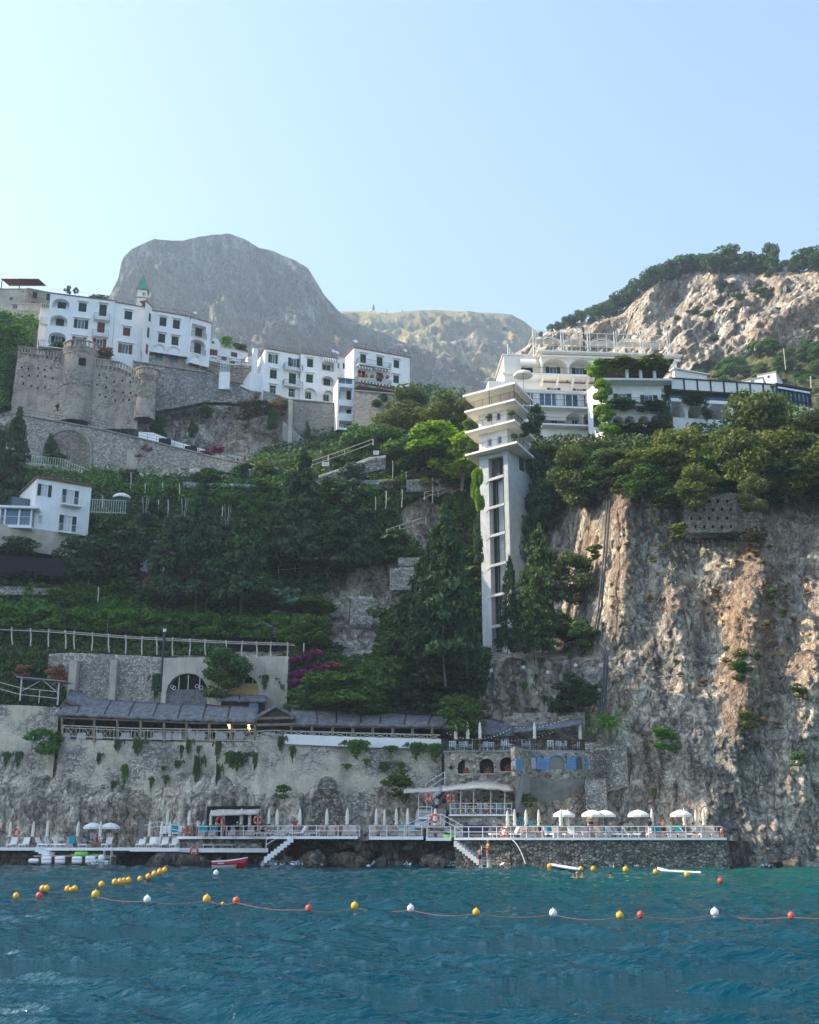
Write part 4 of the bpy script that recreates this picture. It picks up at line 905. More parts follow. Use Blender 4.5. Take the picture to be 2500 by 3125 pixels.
for row,(xs_,y,zo) in enumerate((((1106,1152,1196,1238,1272,1310),362,1.3),((1096,1148,1242,1296,1348,1390,1442),436,2.2))):
    for j,x in enumerate(xs_):
        q=f.off(zo).uv(*Z2(x,y+(x-1100)*(.08 if row else .06)+8)); p=f.pt(q[0],q[1],zo-.0)
        lab='terracotta flower box of geraniums on the %s of the geranium block'%('middle balcony rail' if row==0 else 'lower terrace edge')
        o_=planter(p,lab,'geranium boxes on the %s'%('middle balcony' if row==0 else 'lower terrace')) if pl[0] is None else place(copy_tree(pl[0]),p,label=lab,group='geranium boxes on the %s'%('middle balcony' if row==0 else 'lower terrace'))
        pl[0]=pl[0] or o_
# walls under the central blocks
root,o=ribbon('retaining_wall','tall fine grey masonry wall with a pale corner strip under the central block',[zp(Z2,380,480,181.5),zp(Z2,585,545,178.5),zp(Z2,935,575,180.5)],'stonefine',Yb=[1240,1390,1400],thick=2,rough=.06,cope='greyconc',batter=.015)
p0,p1=P(*zp(Z2,583,548,178)),P(*zp(Z2,574,935,176.5)); m=MB(); m.tube(p1,p0,.45,n=4); m.build('corner_strip',M['oldplaster'],root,o)
root,o=ribbon('retaining_wall','grey masonry wall under the geranium terrace, half hidden by trees',[zp(Z2,1064,476,177),zp(Z2,1480,512,174.5),zp(Z2,1630,528,173.5)],'stonefine',Yb=[1330,1330,1300],thick=2,rough=.06,cope='greyconc',batter=.015)
root,o=ribbon('retaining_wall','smooth concrete footing wall above the road bend',[zp(Z2,525,700,177),zp(Z2,700,850,177),zp(Z2,935,870,178)],'greyconc',Yb=[1395,1400,1400],thick=1,rough=.1)
# ---------------------------------------------------------------- coast road, parapets, arched viaduct
rp=[(30,1262,171),(90,1272,170.5),(203,1292,170),(300,1310,169),(422,1338,168),(520,1362,167),(629,1390,166),(680,1402,164),(760,1418,162),(850,1432,160)]
root,o=ribbon('road_wall','long rubble wall carrying the coast road across the slope',rp,'drystone',Yb=[1400,1420,1455,1465,1470,1470,1440,1440,1450,1460],thick=4.5,rough=.15,cope='greyconc')
# blind arch recess
c=P(203,1392,169.2); m=MB(); 
r=3.6*1.05
ap=[(c.x-r*math.cos(math.pi*i/16),c.z+.6+r*math.sin(math.pi*i/16)) for i in range(17)]
prof=[(c.x-r,c.z-4.2)]+ap+[(c.x+r,c.z-4.2)]
for (a,b),(a2,b2) in zip(prof,prof[1:]):
    cx,cz=c.x,c.z
    def sc_(a,b,k): return (cx+(a-cx)*k, (cz+.6)+(b-cz-.6)*k if b>cz+.6 else b)
    o1,o2=sc_(a,b,1.12),sc_(a2,b2,1.12)
    m.hexa([(a,c.y-.25,b),(a2,c.y-.25,b2),(a2,c.y+1,b2),(a,c.y+1,b),(o1[0],c.y-.25,o1[1]),(o2[0],c.y-.25,o2[1]),(o2[0],c.y+1,o2[1]),(o1[0],c.y+1,o1[1])])
m.build('arch_ring',M['greyconc'],root,o)
m=MB(); m.poly(*[(a,c.y-.12,b) for a,b in prof]); m.build('arch_infill',M['oldwall'],root,o)
railrun('road_railing','thin dark railing along the coast road parapet',[P(X,Y,d) for X,Y,d in rp[:5]]+[P(560,1372,166.5),P(629,1390,166)],1.1,'iron',1.5,rails=(1,.55),r=.025)
railrun('road_railing','grey railing at the bend of the coast road',[P(629,1390,166),P(760,1418,162),P(850,1432,160)],1.1,'iron',1.5,rails=(1,.55),r=.025)
f=FZ(Z1,1040,1268,1545,1412,170.5,168); B=Bd('tunnel_gallery','long low white tunnel shed beside the coast road','building',f.pt(0,f.zt-5))
m=MB(); q=[P(*Z1(1040,1275),171),P(*Z1(1150,1282),170.7),P(*Z1(1330,1350),169.6),P(*Z1(1540,1410),168.3)]; q2=[P(*Z1(1040,1330),171),P(*Z1(1150,1362),170.7),P(*Z1(1330,1405),169.6),P(*Z1(1545,1445),168.3)]
for i in range(3):
    a,b,c_,d_=q2[i],q2[i+1],q[i+1],q[i]; bk=Vector((0,5,0)); m.hexa([a,b,b+bk,a+bk,d_,c_,c_+bk,d_+bk])
B.part('wall',m,M['white'])
for x,y in ((1240,1350),(1435,1408)): m=MB(); p=P(*Z1(x,y),168.8 if x<1300 else 167.9); m.box(p.x-.9,p.y-.4,p.z-.45,p.x+.9,p.y+.6,p.z+.45); B.part('window',m,M['dark'])
B=Bd('garage','pink roadside garage with a dark opening under the road','garage',P(430,1440,166)); f=Fac(392,1372,480,1384,167.4)
m=MB(); fbox(m,f,0,f.w*1.45,f.zt-4,f.zt,-3,0); B.part('wall',m,M['oldplaster']); m=MB(); a=f.uv(479,1400)[0]; b=f.uv(518,1400)[0]; fbox(m,f,a,b,f.zt-3.2,f.zt-.2,-.1,.05); B.part('door',m,M['dark'])
# zigzag white ramp with railings right of the bend
railrun('ramp_railing','bleached pole railing rising along the path to the right',[P(*zp(Z2,745,1050,155)),P(*zp(Z2,990,965,154)),P(*zp(Z2,1205,885,153))],1.0,'palewood',3.2,rails=(1,.35),r=.07,post=.08)
root,o=ribbon('ramp_wall','pale ramp wall climbing to the right below the pole railing',[zp(Z2,765,1128,152.5),zp(Z2,1000,1050,152.5),zp(Z2,1180,980,152.5),zp(Z2,1300,965,152.5)],'stone',Yb=[1475,1460,1440,1430],thick=1,rough=.08)
m=MB(); qq=[P(*zp(Z2,x,y,152.1)) for x,y in ((765,1128),(1000,1050),(1180,980),(1300,965))]; m.path(qq,.14,4); m.build('coping',M['rail'],root,o)
for x,y,nm,w_ in ((848,1026,'small white notice board on the pole railing',1.0),(1228,940,'white notice board at the top of the ramp',.8)):
    p=P(*zp(Z2,x,y,152)); B=Bd('notice_board',nm,'sign',p); m=MB(); m.box(p.x-w_/2,p.y-.05,p.z-.3,p.x+w_/2,p.y,p.z+.3); B.part('board',m,M['paint']); m=MB(); m.tube((p.x,p.y+.05,p.z-1.5),(p.x,p.y+.05,p.z),.05); B.part('post',m,M['iron'])
    m=MB(); 
    for j in range(2): m.box(p.x-w_*.35,p.y-.062,p.z-.12+j*.2,p.x+w_*.35,p.y-.052,p.z-.05+j*.2)
    B.part('lettering',m,M['redb'])
root,o=ribbon('lower_road_wall','grey stone wall with a pale balustrade under the blind arch, left',[(60,1410,166),(190,1425,164),(275,1465,163)],'greyconc',Yb=[1425,1440,1480],thick=1,rough=.05)
railrun('balustrade','pale iron balustrade on the lower path left of the arch',[P(75,1412,166),P(190,1427,164),P(270,1462,163)],1.4,'rail',.45,rails=(1,.1),r=.03,post=.03)
# ================================================================ cliff hotel
f1=FZ(Z3,742,322,1760,357,157); B=Bd('hotel','large cream cliff hotel with scalloped loggias and a white roof pergola','hotel',f1.pt(0,f1.zt-16))
a,b=f1.uv(*Z3(1112,500))
for x0,x1 in ((754,945),(955,1145),(1158,1345),(1358,1545),(1555,1740)):
    k,(a,b,c,d)=B.loggia(f1,*Z3((x0+x1)/2,428+(x0-754)*.035),(x1-x0)/2.4643,146/2.4643,1.5,2.0,mat='warmwhite')
    hs=B.holes; B.holes=[]
    if x0<1100:
        W(B,k,Z3,833 if x0<900 else 1030,456 if x0<900 else 464,108,74,'open',glass='seaglass',hole=False)
    B.holes=hs
zb1=f1.uv(*Z3(900,500))[1]
B.wall(f1,zb1-.0,9,mat='warmwhite',roof='warmwhite',eave=.35)
m=MB(); fbox(m,f1,-.5,f1.w+.5,f1.zt-.55,f1.zt-.3,.003,.5); fbox(m,f1,-.7,f1.w+.7,f1.zt+.183,f1.zt+.4,-9.5,.75); B.part('cornice',m,M['warmwhite'])
B.balcony(f1,Z3(590,0)[0],Z3(1125,0)[0],0,out=1.5,z=zb1,slab='warmwhite',th=.35,s01=(f1.uv(*Z3(590,495))[0],f1.uv(*Z3(1125,515))[0]))
m=MB()
for x in (745,860,975,1085): s_=f1.uv(*Z3(x,520))[0]; m.hexa([f1.pt(s_-.15,zb1-1.5,.003),f1.pt(s_+.15,zb1-1.5,.003),f1.pt(s_+.15,zb1-1.4,.003),f1.pt(s_-.15,zb1-1.4,.003),f1.pt(s_-.15,zb1-.37,1.4),f1.pt(s_+.15,zb1-.37,1.4),f1.pt(s_+.15,zb1-.37,.003),f1.pt(s_-.15,zb1-.37,.003)])
B.part('balcony_corbel',m,M['warmwhite'])['kind']='stuff'
f0=FZ(Z3,462,332,742,338,158.3); W(B,f0,Z3,640,452,84,62,'glass',glass='dark',frame='green'); B.wall(f0,f0.zt-9.5,9,mat='warmwhite',roof='warmwhite',eave=.25)
m=MB(); fbox(m,f0,-.3,f0.w,f0.uv(*Z3(500,470))[1]-.2,f0.uv(*Z3(500,470))[1]+.15,.003,.35); B.part('string_course',m,M['warmwhite'])
m=MB(); a,b=f0.uv(*Z3(578,400))[0],f0.uv(*Z3(700,400))[0]; zc=f0.uv(*Z3(640,425))[1]
for q in range(6):
    t0,t1=math.pi/2*q/6,math.pi/2*(q+1)/6; m.quad(*[f0.pt(s_,zc+1.3*math.sin(t),1.3*math.cos(t)) for s_,t in ((a,t0),(b,t0),(b,t1),(a,t1))])
B.part('awning',m,M['canvas'])
f2=f1.off(.01); zm=f1.uv(*Z3(900,620))[1]
f2=f1.off(-1.2); B.holes=[]
for x,y,w_ in ((838,588,98),(1030,594,98)): W(B,f2,Z3,x,y,w_,20,'open',hole=False)
B.wall(f2,zm-1,7,mat='warmwhite',roof=None,zt=zb1-.36,s0=-8,s1=f1.w)
# roof pergola of white arches
m=MB(); nA=5; g=f1.off(.2); z0=g.zt+.42
xs_=[g.uv(*Z3(x,300))[0] for x in (695,905,1105,1305,1502,1705)]
zt_=z0+3.7
for i,s_ in enumerate(xs_):
    for o in (-.18,.18): m.tube(g.pt(s_+o,z0-1,0),g.pt(s_+o,zt_,0),.07,n=4)
    if i: 
        ap=arcpts(xs_[i-1]+.2,s_-.2,z0,z0+2.3,1.1,10)
        for p,q in zip(ap,ap[1:]): m.tube(g.pt(*p),g.pt(*q),.09,n=4); m.tube(g.pt(p[0],p[1]+.25),g.pt(q[0],q[1]+.25),.05,n=4)
        for k in range(1,3): q=xs_[i-1]+(s_-xs_[i-1])*k/3; m.tube(g.pt(q,z0),g.pt(q,zt_-.5),.03,n=4)
m.tube(g.pt(xs_[0],zt_-.4),g.pt(xs_[-1],zt_-.4),.07,n=4); m.tube(g.pt(xs_[0],z0+1),g.pt(xs_[-1],z0+1),.05,n=4)
for s_ in (xs_[0],xs_[-1]): m.tube(g.pt(s_,zt_-.4,0),g.pt(s_,zt_-.4,-5),.07,n=4); m.tube(g.pt(s_,zt_-2.5,0),g.pt(s_,zt_-2,-5),.07,n=4)
B.part('pergola',m,M['warmwhite'])
m=MB(); fbox(m,g,xs_[0],xs_[-1],zt_-1.3,zt_-.45,-2.6,-2.5); fbox(m,g,xs_[0],xs_[-1],z0-.2,z0+1.2,-2.6,-2.5); B.part('screen',m,M['oldplaster'])
m=MB(); s_=g.uv(*Z3(1080,300))[0]; m.tube(g.pt(s_,z0,-1),g.pt(s_,zt_+1,-1),.16); B.part('chimney',m,M['iron'])
m=MB(); s_=f0.uv(*Z3(500,320))[0]; m.tube(f0.pt(s_,f0.zt,-1),f0.pt(s_,f0.zt+2.4,-1),.1); m.tube(f0.pt(s_+.3,f0.zt,-1),f0.pt(s_+.3,f0.zt+1.8,-1),.1); B.part('flue',m,M['canvas'])
# glazed dining wing
f=FZ(Z3,585,592,1086,612,150); 
a,b,c,d=f.rect(*Z3(852,676),470/2.4643,124/2.4643); B.holes=[(a,b,c,d,0,2.5)]
k=f.off(-.4); m=MB(); nx=9
for i in range(nx+1): s_=a+(b-a)*i/nx; fbox(m,k,s_-.05,s_+.05,c,d,-.06,.06)
B.part('window_frame',m,M['paint']); m=MB(); k2=f.off(-.5); m.quad(k2.pt(a,c),k2.pt(b,c),k2.pt(b,d),k2.pt(a,d)); gp=B.part('glazing',m,M['seaglass'])
m=MB()
for x in (715,885): 
    s_=f.uv(*Z3(x,670))[0]; fbox(m,f,s_-.5,s_+.5,c,d,-.52,-.505+.01)
k3=f.off(-.42)
for x in (715,895,1050): s_=f.uv(*Z3(x,670))[0]; fbox(m,k3,s_-.55,s_+.45,c,d,-.03,.0)
B.part('curtain',m,M['curtain'])['kind']='stuff'
for x in (930,): pass
zs=c; zt=f.zt
for (x0,x1,y0,y1,ar) in ((700,752,760,880,.9),(760,925,745,870,0),(930,1060,762,870,1.2),(1062,1132,768,872,.7)):
    kk,(a,b,c,d)=B.loggia(f,*Z3((x0+x1)/2,(y0+y1)/2),(x1-x0)/2.4643,(y1-y0)/2.4643,ar,2.2,mat='white'); hs=B.holes; B.holes=[]
    W(B,kk,Z3,(x0+x1)/2,845,46,56,'glass',glass='seaglass',hole=False); B.holes=hs
zl=f.uv(*Z3(900,885))[1]
B.wall(f,zl-3.5,9,s1=f.uv(*Z3(1140,800))[0],roof='white',mat='white')
B.balcony(f,0,0,0,out=1.4,z=zs,s01=(f.uv(*Z3(590,735))[0],f.uv(*Z3(1086,740))[0]),th=.25); B.balcony(f,0,0,0,out=1.2,z=f.uv(*Z3(900,868))[1],s01=(f.uv(*Z3(740,870))[0],f.uv(*Z3(1136,880))[0]),th=.25)
m=MB(); a,b,c,d=f.rect(*Z3(842,782),165/2.4643,78/2.4643); fbox(m,f,a,b,c,d,.01,.08); B.part('roller_blind',m,M['canvas'])
# vine clad wing
fv=FZ(Z3,1232,548,1665,552,146.5); zv=fv.zt
for x,y,w_,h_ in ((1355,662,134,82),(1555,675,130,88)): W(B,fv,Z3,x,y,w_,h_,'open',glass='seaglass')
for x in (1325,1412,1515,1610):
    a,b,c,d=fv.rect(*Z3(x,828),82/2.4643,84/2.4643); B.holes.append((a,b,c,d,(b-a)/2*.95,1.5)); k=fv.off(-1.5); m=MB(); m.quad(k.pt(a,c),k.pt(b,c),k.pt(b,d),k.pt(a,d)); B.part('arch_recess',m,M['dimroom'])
zbv=fv.uv(*Z3(1450,945))[1]; B.wall(fv,zbv-3,10,mat='white',roof='white')
B.balcony(fv,0,0,0,out=1.8,z=zv+.2,s01=(-.8,fv.w+.8),th=.3); B.balcony(fv,0,0,0,out=1.2,z=fv.uv(*Z3(1450,722))[1],s01=(.5,fv.w+.5),th=.22); B.balcony(fv,0,0,0,out=1.0,z=fv.uv(*Z3(1450,872))[1],s01=(0,fv.w+.3),th=.3)
m=MB(); zp_=fv.uv(*Z3(1450,405))[1]; fbox(m,fv,-.5,fv.w+1.2,zp_,zp_+.15,-5,1.9)
for x in (1365,1470,1572): s_=fv.uv(*Z3(x,470))[0]; m.tube(fv.pt(s_,zv+1.2,1.7),fv.pt(s_,zp_,1.7),.05,n=4)
B.part('pergola_frame',m,M['darkwood']); m=MB()
for x in (1370,1472,1575): s_=fv.uv(*Z3(x,520))[0]; fbox(m,fv,s_-.2,s_+.2,zv+.2,zv+1.5,1.5,1.9)
B.part('pillar',m,M['white'])['kind']='stuff'
m=MB(); kk=fv.off(-5); m.quad(kk.pt(-.5,zv),kk.pt(fv.w+1,zv),kk.pt(fv.w+1,zp_),kk.pt(-.5,zp_)); B.part('rear_wall',m,M['dimroom'])
# skew side wall joining both wings
fs=Fac(*Z3(1085,745),*Z3(1232,560),float(f.off(0).pt(f.w,0).y)-.3,float(fv.A.y)); 
m=MB(); 
for (q0,q1,mt) in ((Z3(1082,612),Z3(1232,500),0),):
    a_=P(*Z3(1086,600),149.6); b_=P(*Z3(1225,540),146.2); zt2=max(a_.z,b_.z); zb2=zl-3.5
    m.quad((a_.x,a_.y,zb2),(b_.x,b_.y,zb2),(b_.x,b_.y,zt2+.9),(a_.x,a_.y,zt2+.0)); m.quad((a_.x,a_.y,zt2),(b_.x,b_.y,zt2+.9),(b_.x,b_.y+8,zt2+.9),(a_.x,a_.y+8,zt2))
B.part('side_wall',m,M['white'])
m=MB(); p=P(*Z3(1160,790),147.7); m.box(p.x-.45,p.y-.4,p.z-1.6,p.x+.45,p.y+.1,p.z+1.6); B.part('side_window',m,M['green'])
# roof block + glazed gallery to the right
f=FZ(Z4,455,1228,742,1280,154); B.wall(f,f.zt-5,6,mat='warmwhite',roof='warmwhite',eave=.3)
f=FZ(Z4,418,1310,1345,1368,147); R_=Bd('gallery_wing','long wing of pale screens over blue glazing with white vaulted arches below','building',f.pt(0,f.zt-9))
zg0=f.uv(*Z4(900,1430))[1]; zg1=f.uv(*Z4(900,1515))[1]
m=MB(); n=8
for i in range(n+1): s_=f.w*i/n; fbox(m,f,s_-.12,s_+.12,zg0,f.zt,-.1,.1)
fbox(m,f,-.1,f.w+.1,f.zt,f.zt+.15,-6,.2); fbox(m,f,-.1,f.w+.1,zg0-.25,zg0,-6,.12); R_.part('frame',m,M['iron'])
for i in range(n): m=MB(); fbox(m,f,f.w*i/n+.12,f.w*(i+1)/n-.12,zg0,f.zt,-.03,.03); R_.part('screen',m,M['canvas'])
m=MB(); k=f.off(-.8); fbox(m,k,0,f.w,zg1,zg0-.26,-.1,0); R_.part('glazing',m,M['seaglass'])
m=MB(); fbox(m,f,-.2,f.w+.2,zg1-.5,zg1,-6,.35); R_.part('slab',m,M['white']); zz=zg1
R_.railing(f,[(0,.25),(f.w,.25)],zz,1.0,'iron',R_.root,.25)
zA=f.uv(*Z4(700,1650))[1]
R_.holes=[]
for x0,x1 in ((390,548),(572,722),(730,958),(970,1190)):
    a,b,c,d=f.rect(*Z4((x0+x1)/2,1578+(x0-390)*.07),(x1-x0)/2.875,140/2.875); R_.holes.append((a,b,c,d,(d-c)*.8,3.5)); k=f.off(-3.5); m=MB(); m.quad(k.pt(a,c),k.pt(b,c),k.pt(b,d),k.pt(a,d)); R_.part('vault_wall',m,M['oldplaster'])
R_.wall(f.off(.0),zA-3.5,8,zt=zg1-.503,roof=None)
f3=FZ(Z4,1345,1368,1640,1418,f.B.y-1); Q=Bd('glass_pavilion','dark framed glass pavilion at the far right end of the hotel','building',f3.pt(0,f3.zt-8))
zq=f3.uv(*Z4(1490,1548))[1]; m=MB()
for i in range(3): s_=f3.w*i/2; fbox(m,f3,s_-.14,s_+.14,zq,f3.zt,-.1,.1)
for i in range(9): s_=f3.w*i/8; fbox(m,f3,s_-.05,s_+.05,zq,f3.zt-.2,-.1,.05)
fbox(m,f3,-.2,f3.w+.3,f3.zt,f3.zt+.25,-6,.3); fbox(m,f3,0,f3.w,(zq+f3.zt)/2-.6,(zq+f3.zt)/2-.5,-.1,.06); Q.part('frame',m,M['iron'])
m=MB(); fbox(m,f3,0,f3.w,zq,f3.zt,-6,-.12); Q.part('glazing',m,M['seaglass'])
m=MB(); fbox(m,f3,-.2,f3.w+.3,zq-.4,zq,-6,.3); fbox(m,f3,0,f3.w,zq-5,zq-.4,-6,0.1); Q.part('slab',m,M['white'])
m=MB(); fbox(m,f3,.2,f3.w-.1,f3.zt-.5,f3.zt-.2,.12,.2); Q.part('blind',m,M['paint'])
# little white cabin on the vineyard slope
f=FZ(Z4,1180,1282,1345,1250,232); B=Bd('cabin','small white flat roofed cabin on the right vineyard slope','house',f.pt(0,f.zt-4)); W(B,f,Z4,1282,1292,26,24,'glass',s=2.875); B.wall(f,f.zt-6,7)
f=FZ(Z4,1050,1330,1232,1300,226); W(B,f,Z4,1142,1332,34,16,'glass',s=2.875); B.wall(f,f.zt-4,6)
m=MB(); p=P(*Z4(1655,1390),214); q=P(*Z4(1650,1290),214); m.tube(p,q,.12); tag(m.build('pole',M['palewood'],None,p),'bare wooden pole on the right vineyard slope','pole')
p=P(*Z4(1432,1230),225); m=MB(); m.tube(p,p+Vector((0,0,5)),.1); tag(m.build('pole',M['palewood'],None,p),'thin pole higher up the vineyard slope above the white cabin','pole')
# rock house on the headland rim
f=FZ(Z4,1405,272,1525,272,391); B=Bd('ruin','ruined stone shed on the rim of the tan cliff','house',f.pt(0,f.zt-4)); W(B,f,Z4,1440,290,60,36,'glass',glass='dark',frame='oldplaster',s=2.875); B.wall(f,f.zt-9,8,mat='castle',roof='castle')
# ================================================================ lift tower
n1_=P(*Z3(545,655),136); n2_=P(*Z3(545,810),136.3); n3_=P(*Z3(560,975),136.3)
T=Bd('lift_tower','tall white concrete lift tower with three angular balconies and a tented roof','tower',(n3_.x,n3_.y+4,P(1500,2000,134).z))
def slabpoly(nn,L,Rr): 
    a=Pz(*Z3(*L),nn.z); b=Pz(*Z3(*Rr),nn.z); return [nn,b,a+b-nn,a]
def prism(mb,poly,z0,z1):
    k=len(mb.v); n=len(poly); mb.v+=[(p[0],p[1],z0) for p in poly]+[(p[0],p[1],z1) for p in poly]
    mb.f.append(tuple(k+i for i in reversed(range(n)))); mb.f.append(tuple(k+n+i for i in range(n))); mb.mi+=[mb.m]*2
    for i in range(n): j=(i+1)%n; mb.f.append((k+i,k+j,k+n+j,k+n+i)); mb.mi.append(mb.m)
def inset(poly,k): c=sum((Vector(p) for p in poly),Vector())/len(poly); return [c+(Vector(p)-c)*k for p in poly]
S1=slabpoly(n1_,(165,750),(680,785)); S2=slabpoly(n2_,(170,905),(705,960)); S3=slabpoly(n3_,(170,1075),(715,1115))
cn=Pz(*Z3(490,1028),n3_.z); cl=Pz(*Z3(278,1078),n3_.z); cr=Pz(*Z3(672,1135),n3_.z); SH=[cn,cr,cl+cr-cn,cl]
for S_,nm in ((S1,0),(S2,1),(S3,2)):
    m=MB(); prism(m,S_,S_[0].z-.28,S_[0].z); b_=T.part('balcony',m,M['warmwhite'])
    m=MB(); pp=inset(S_,.975); pp=[pp[3],pp[0],pp[1]]
    for u,v in zip(pp,pp[1:]):
        u=Vector((u.x,u.y,S_[0].z));v=Vector((v.x,v.y,S_[0].z)); n=int((v-u).length/.17); m.tube(u+Vector((0,0,1.05)),v+Vector((0,0,1.05)),.03,n=4)
        for i in range(n+1): q=u.lerp(v,i/n); m.tube(q,q+Vector((0,0,1.05)),.014 if i%8 else .03,n=4,cap=False)
    T.part('railing',m,M['iron'],b_)
for lo,hi,nm in ((S2[0].z,S1[0].z-.28,0),(S3[0].z,S2[0].z-.28,1)):
    fl=Fac.__new__(Fac); A_,B_=cl,cn; fl.o=Vector((A_.x,A_.y,0)); fl.r=(B_-A_); fl.r.z=0; fl.w=fl.r.length; fl.r.normalize(); fl.n=Vector((fl.r.y,-fl.r.x,0)); fl.zt=hi; fl.A=A_; fl.B=B_
    T.holes=[]
    for x,y in (((421,790),) if nm==0 else ((355,985),(430,965))): W(T,fl,Z3,x,y,32,56,'glass',glass='seaglass')
    if nm==0: W(T,fl,Z3,360,800,34,56,'glass')
    m=MB(); wallmesh(m,fl,0,fl.w,lo,hi,T.holes); T.holes=[]
    for i in (0,1,2): p,q=SH[i],SH[(i+1)%4]; m.quad((p.x,p.y,lo),(q.x,q.y,lo),(q.x,q.y,hi),(p.x,p.y,hi))
    T.part('wall',m,M['white'])
z3=n3_.z-.28; zb=P(1500,1995,139).z-1
m=MB(); for_=None
wd=fl.w
# right + back faces solid, left face = two pilasters, recess, beams
for i in (0,1): p,q=SH[i],SH[i+1]; m.quad((p.x,p.y,zb),(q.x,q.y,zb),(q.x,q.y,z3),(p.x,p.y,z3))
m.quad((cl.x,cl.y,z3),(cl.x,cl.y,zb),(SH[2].x,SH[2].y,zb),(SH[2].x,SH[2].y,z3))
sA=fl.uv(*Z3(345,1075))[0]; sB=fl.uv(*Z3(458,1060))[0]; wallmesh(m,fl,0,wd,zb,z3,[(sA,sB,zb+1,z3-.6,0,1.1)]); T.part('shaft',m,M['concrete'])
m=MB(); k=fl.off(-1.1); m.quad(k.pt(sA,zb),k.pt(sB,zb),k.pt(sB,z3),k.pt(sA,z3)); T.part('recess',m,M['concrete'])
m=MB(); 
for t_ in (.08,.16,.30,.74,.86,.93): s_=sA+(sB-sA)*t_; fbox(m,k,s_-.07,s_+.07,zb+1,z3-.6,.02,.2)
fbox(m,k,sA+.35,sA+(sB-sA)*.62,z3-3.6,z3-.6,.02,.5)
T.part('guide_rail',m,M['iron'])
bz=[fl.uv(1150+900/2.4643,1350+y/2.4643)[1] for y in (268,482,695,920,1148,1380)]
for z in bz:
    m=MB(); c=(sA+sB)/2
    top=[(sA-.5,z-.15),(sA,z+.1),(sB,z+.3),(sB+.0,z-.05),(sA,z-.25),(sA-.5,z-.6)]
    fr=[fl.pt(a,b,.06) for a,b in top]; bk=[fl.pt(a,b,-.3) for a,b in top]; n=len(top); m.poly(*fr)
    for i in range(n): j=(i+1)%n; m.quad(fr[i],bk[i],bk[j],fr[j])
    T.part('cross_beam',m,M['concrete'])
fr_=Fac.__new__(Fac); fr_.o=Vector((cn.x,cn.y,0)); fr_.r=(cr-cn); fr_.r.z=0; fr_.w=fr_.r.length; fr_.r.normalize(); fr_.n=Vector((fr_.r.y,-fr_.r.x,0)); fr_.zt=z3
W(T,fr_,Z3,594,1148,32,100,'glass',frame='iron',glass='glass',hole=False)
# tented roof
m=MB(); C0=[Vector((p.x,p.y,n1_.z+2.3)) for p in inset(S1,1.04)]; ap=sum(C0,Vector())/4+Vector((0,0,1.1))
for i in range(4): m.quad(C0[i],C0[(i+1)%4],ap)
for i in range(4): p,q=C0[i],C0[(i+1)%4]; m.quad(p,q,q-Vector((0,0,.3)),p-Vector((0,0,.3)))
T.part('tent_roof',m,M['canvas']); m=MB()
for p in inset(S1,.97)[:2]+[inset(S1,.97)[3],(Vector(inset(S1,.97)[0])+Vector(inset(S1,.97)[3]))/2]: m.tube((p.x,p.y,n1_.z),(p.x,p.y,n1_.z+2.4),.05)
T.part('tent_post',m,M['iron'])['kind']='stuff'
mm=inset(S1,.6); m=MB()
# ================================================================ white house on the left
f=FZ(Z5,280,270,690,338,142); B=Bd('white_house','white two storey house with dark shutters and a glazed annex','house',f.pt(0,f.zt-9))
W(B,f,Z5,336,362,106,90,'open',glass='curtain'); W(B,f,Z5,528,416,124,116,'open',glass='curtain'); W(B,f,Z5,508,616,130,130,'open',glass='curtain'); W(B,f,Z5,301,580,30,62,'glass',glass='curtain')
B.balcony(f,0,0,0,out=1.0,z=f.uv(*Z5(530,478))[1],s01=(f.uv(*Z5(452,480))[0],f.uv(*Z5(602,490))[0]),mat='rail',th=.2); B.balcony(f,0,0,0,out=.9,z=f.uv(*Z5(500,682))[1],s01=(f.uv(*Z5(430,680))[0],f.uv(*Z5(568,690))[0]),mat='rail',th=.2)
zb=f.uv(*Z5(450,675))[1]; B.wall(f,zb,9,roof='tile',eave=.25)
m=MB(); 
for i in range(34): s_=f.w*(i+.5)/34; m.tube(f.pt(s_,f.zt+.25,.35),f.pt(s_,f.zt+.3,-3),.1,n=5)
B.part('roof_tiles',m,M['tile'])
m=MB(); fbox(m,f,-15,f.w-1.2,zb-3.2,zb-.003,-6,.0); B.part('foundation',m,M['oldplaster'])
g=FZ(Z5,-80,470,272,520,140.5,141.2); zt=g.zt; a=MB(); L_,R2=g.uv(*Z5(-80,560))[0],g.uv(*Z5(245,600))[0]; zf=g.uv(*Z5(100,628))[1]; zr=g.uv(*Z5(100,500))[1]
fbox(a,g,L_,R2+.7,zr,zr+.3,-5,.6); fbox(a,g,L_,R2,zf-.35,zf,-5,.5)
for t_ in (-80,0,38,145,235): s_=g.uv(*Z5(t_,560))[0]; fbox(a,g,s_-.1,s_+.1,zf,zr,-.1,.1)
B.part('annex_frame',a,M['paint']); a=MB(); fbox(a,g,L_,R2,zf,zr,-4.9,-.15); B.part('annex_glazing',a,M['seaglass']); B.railing(g,[(L_,.4),(R2,.4)],zf,1.2,'rail',B.root,.2)
a=MB(); fbox(a,f,-2.4,-.01,f.uv(*Z5(250,480))[1],f.uv(*Z5(250,390))[1],-6,-2.5); B.part('side_conservatory',a,M['glass'])
pp=[P(*Z5(668,475),142.5),P(*Z5(770,500),143.5),P(*Z5(950,505),145)]
pr=[P(*Z5(672,530),142.2),P(*Z5(940,540),144)]; railrun('terrace_railing','white railing of the garden terrace right of the white house',pr,1.9,'rail',.32,rails=(1,.08),r=.035,post=.03)
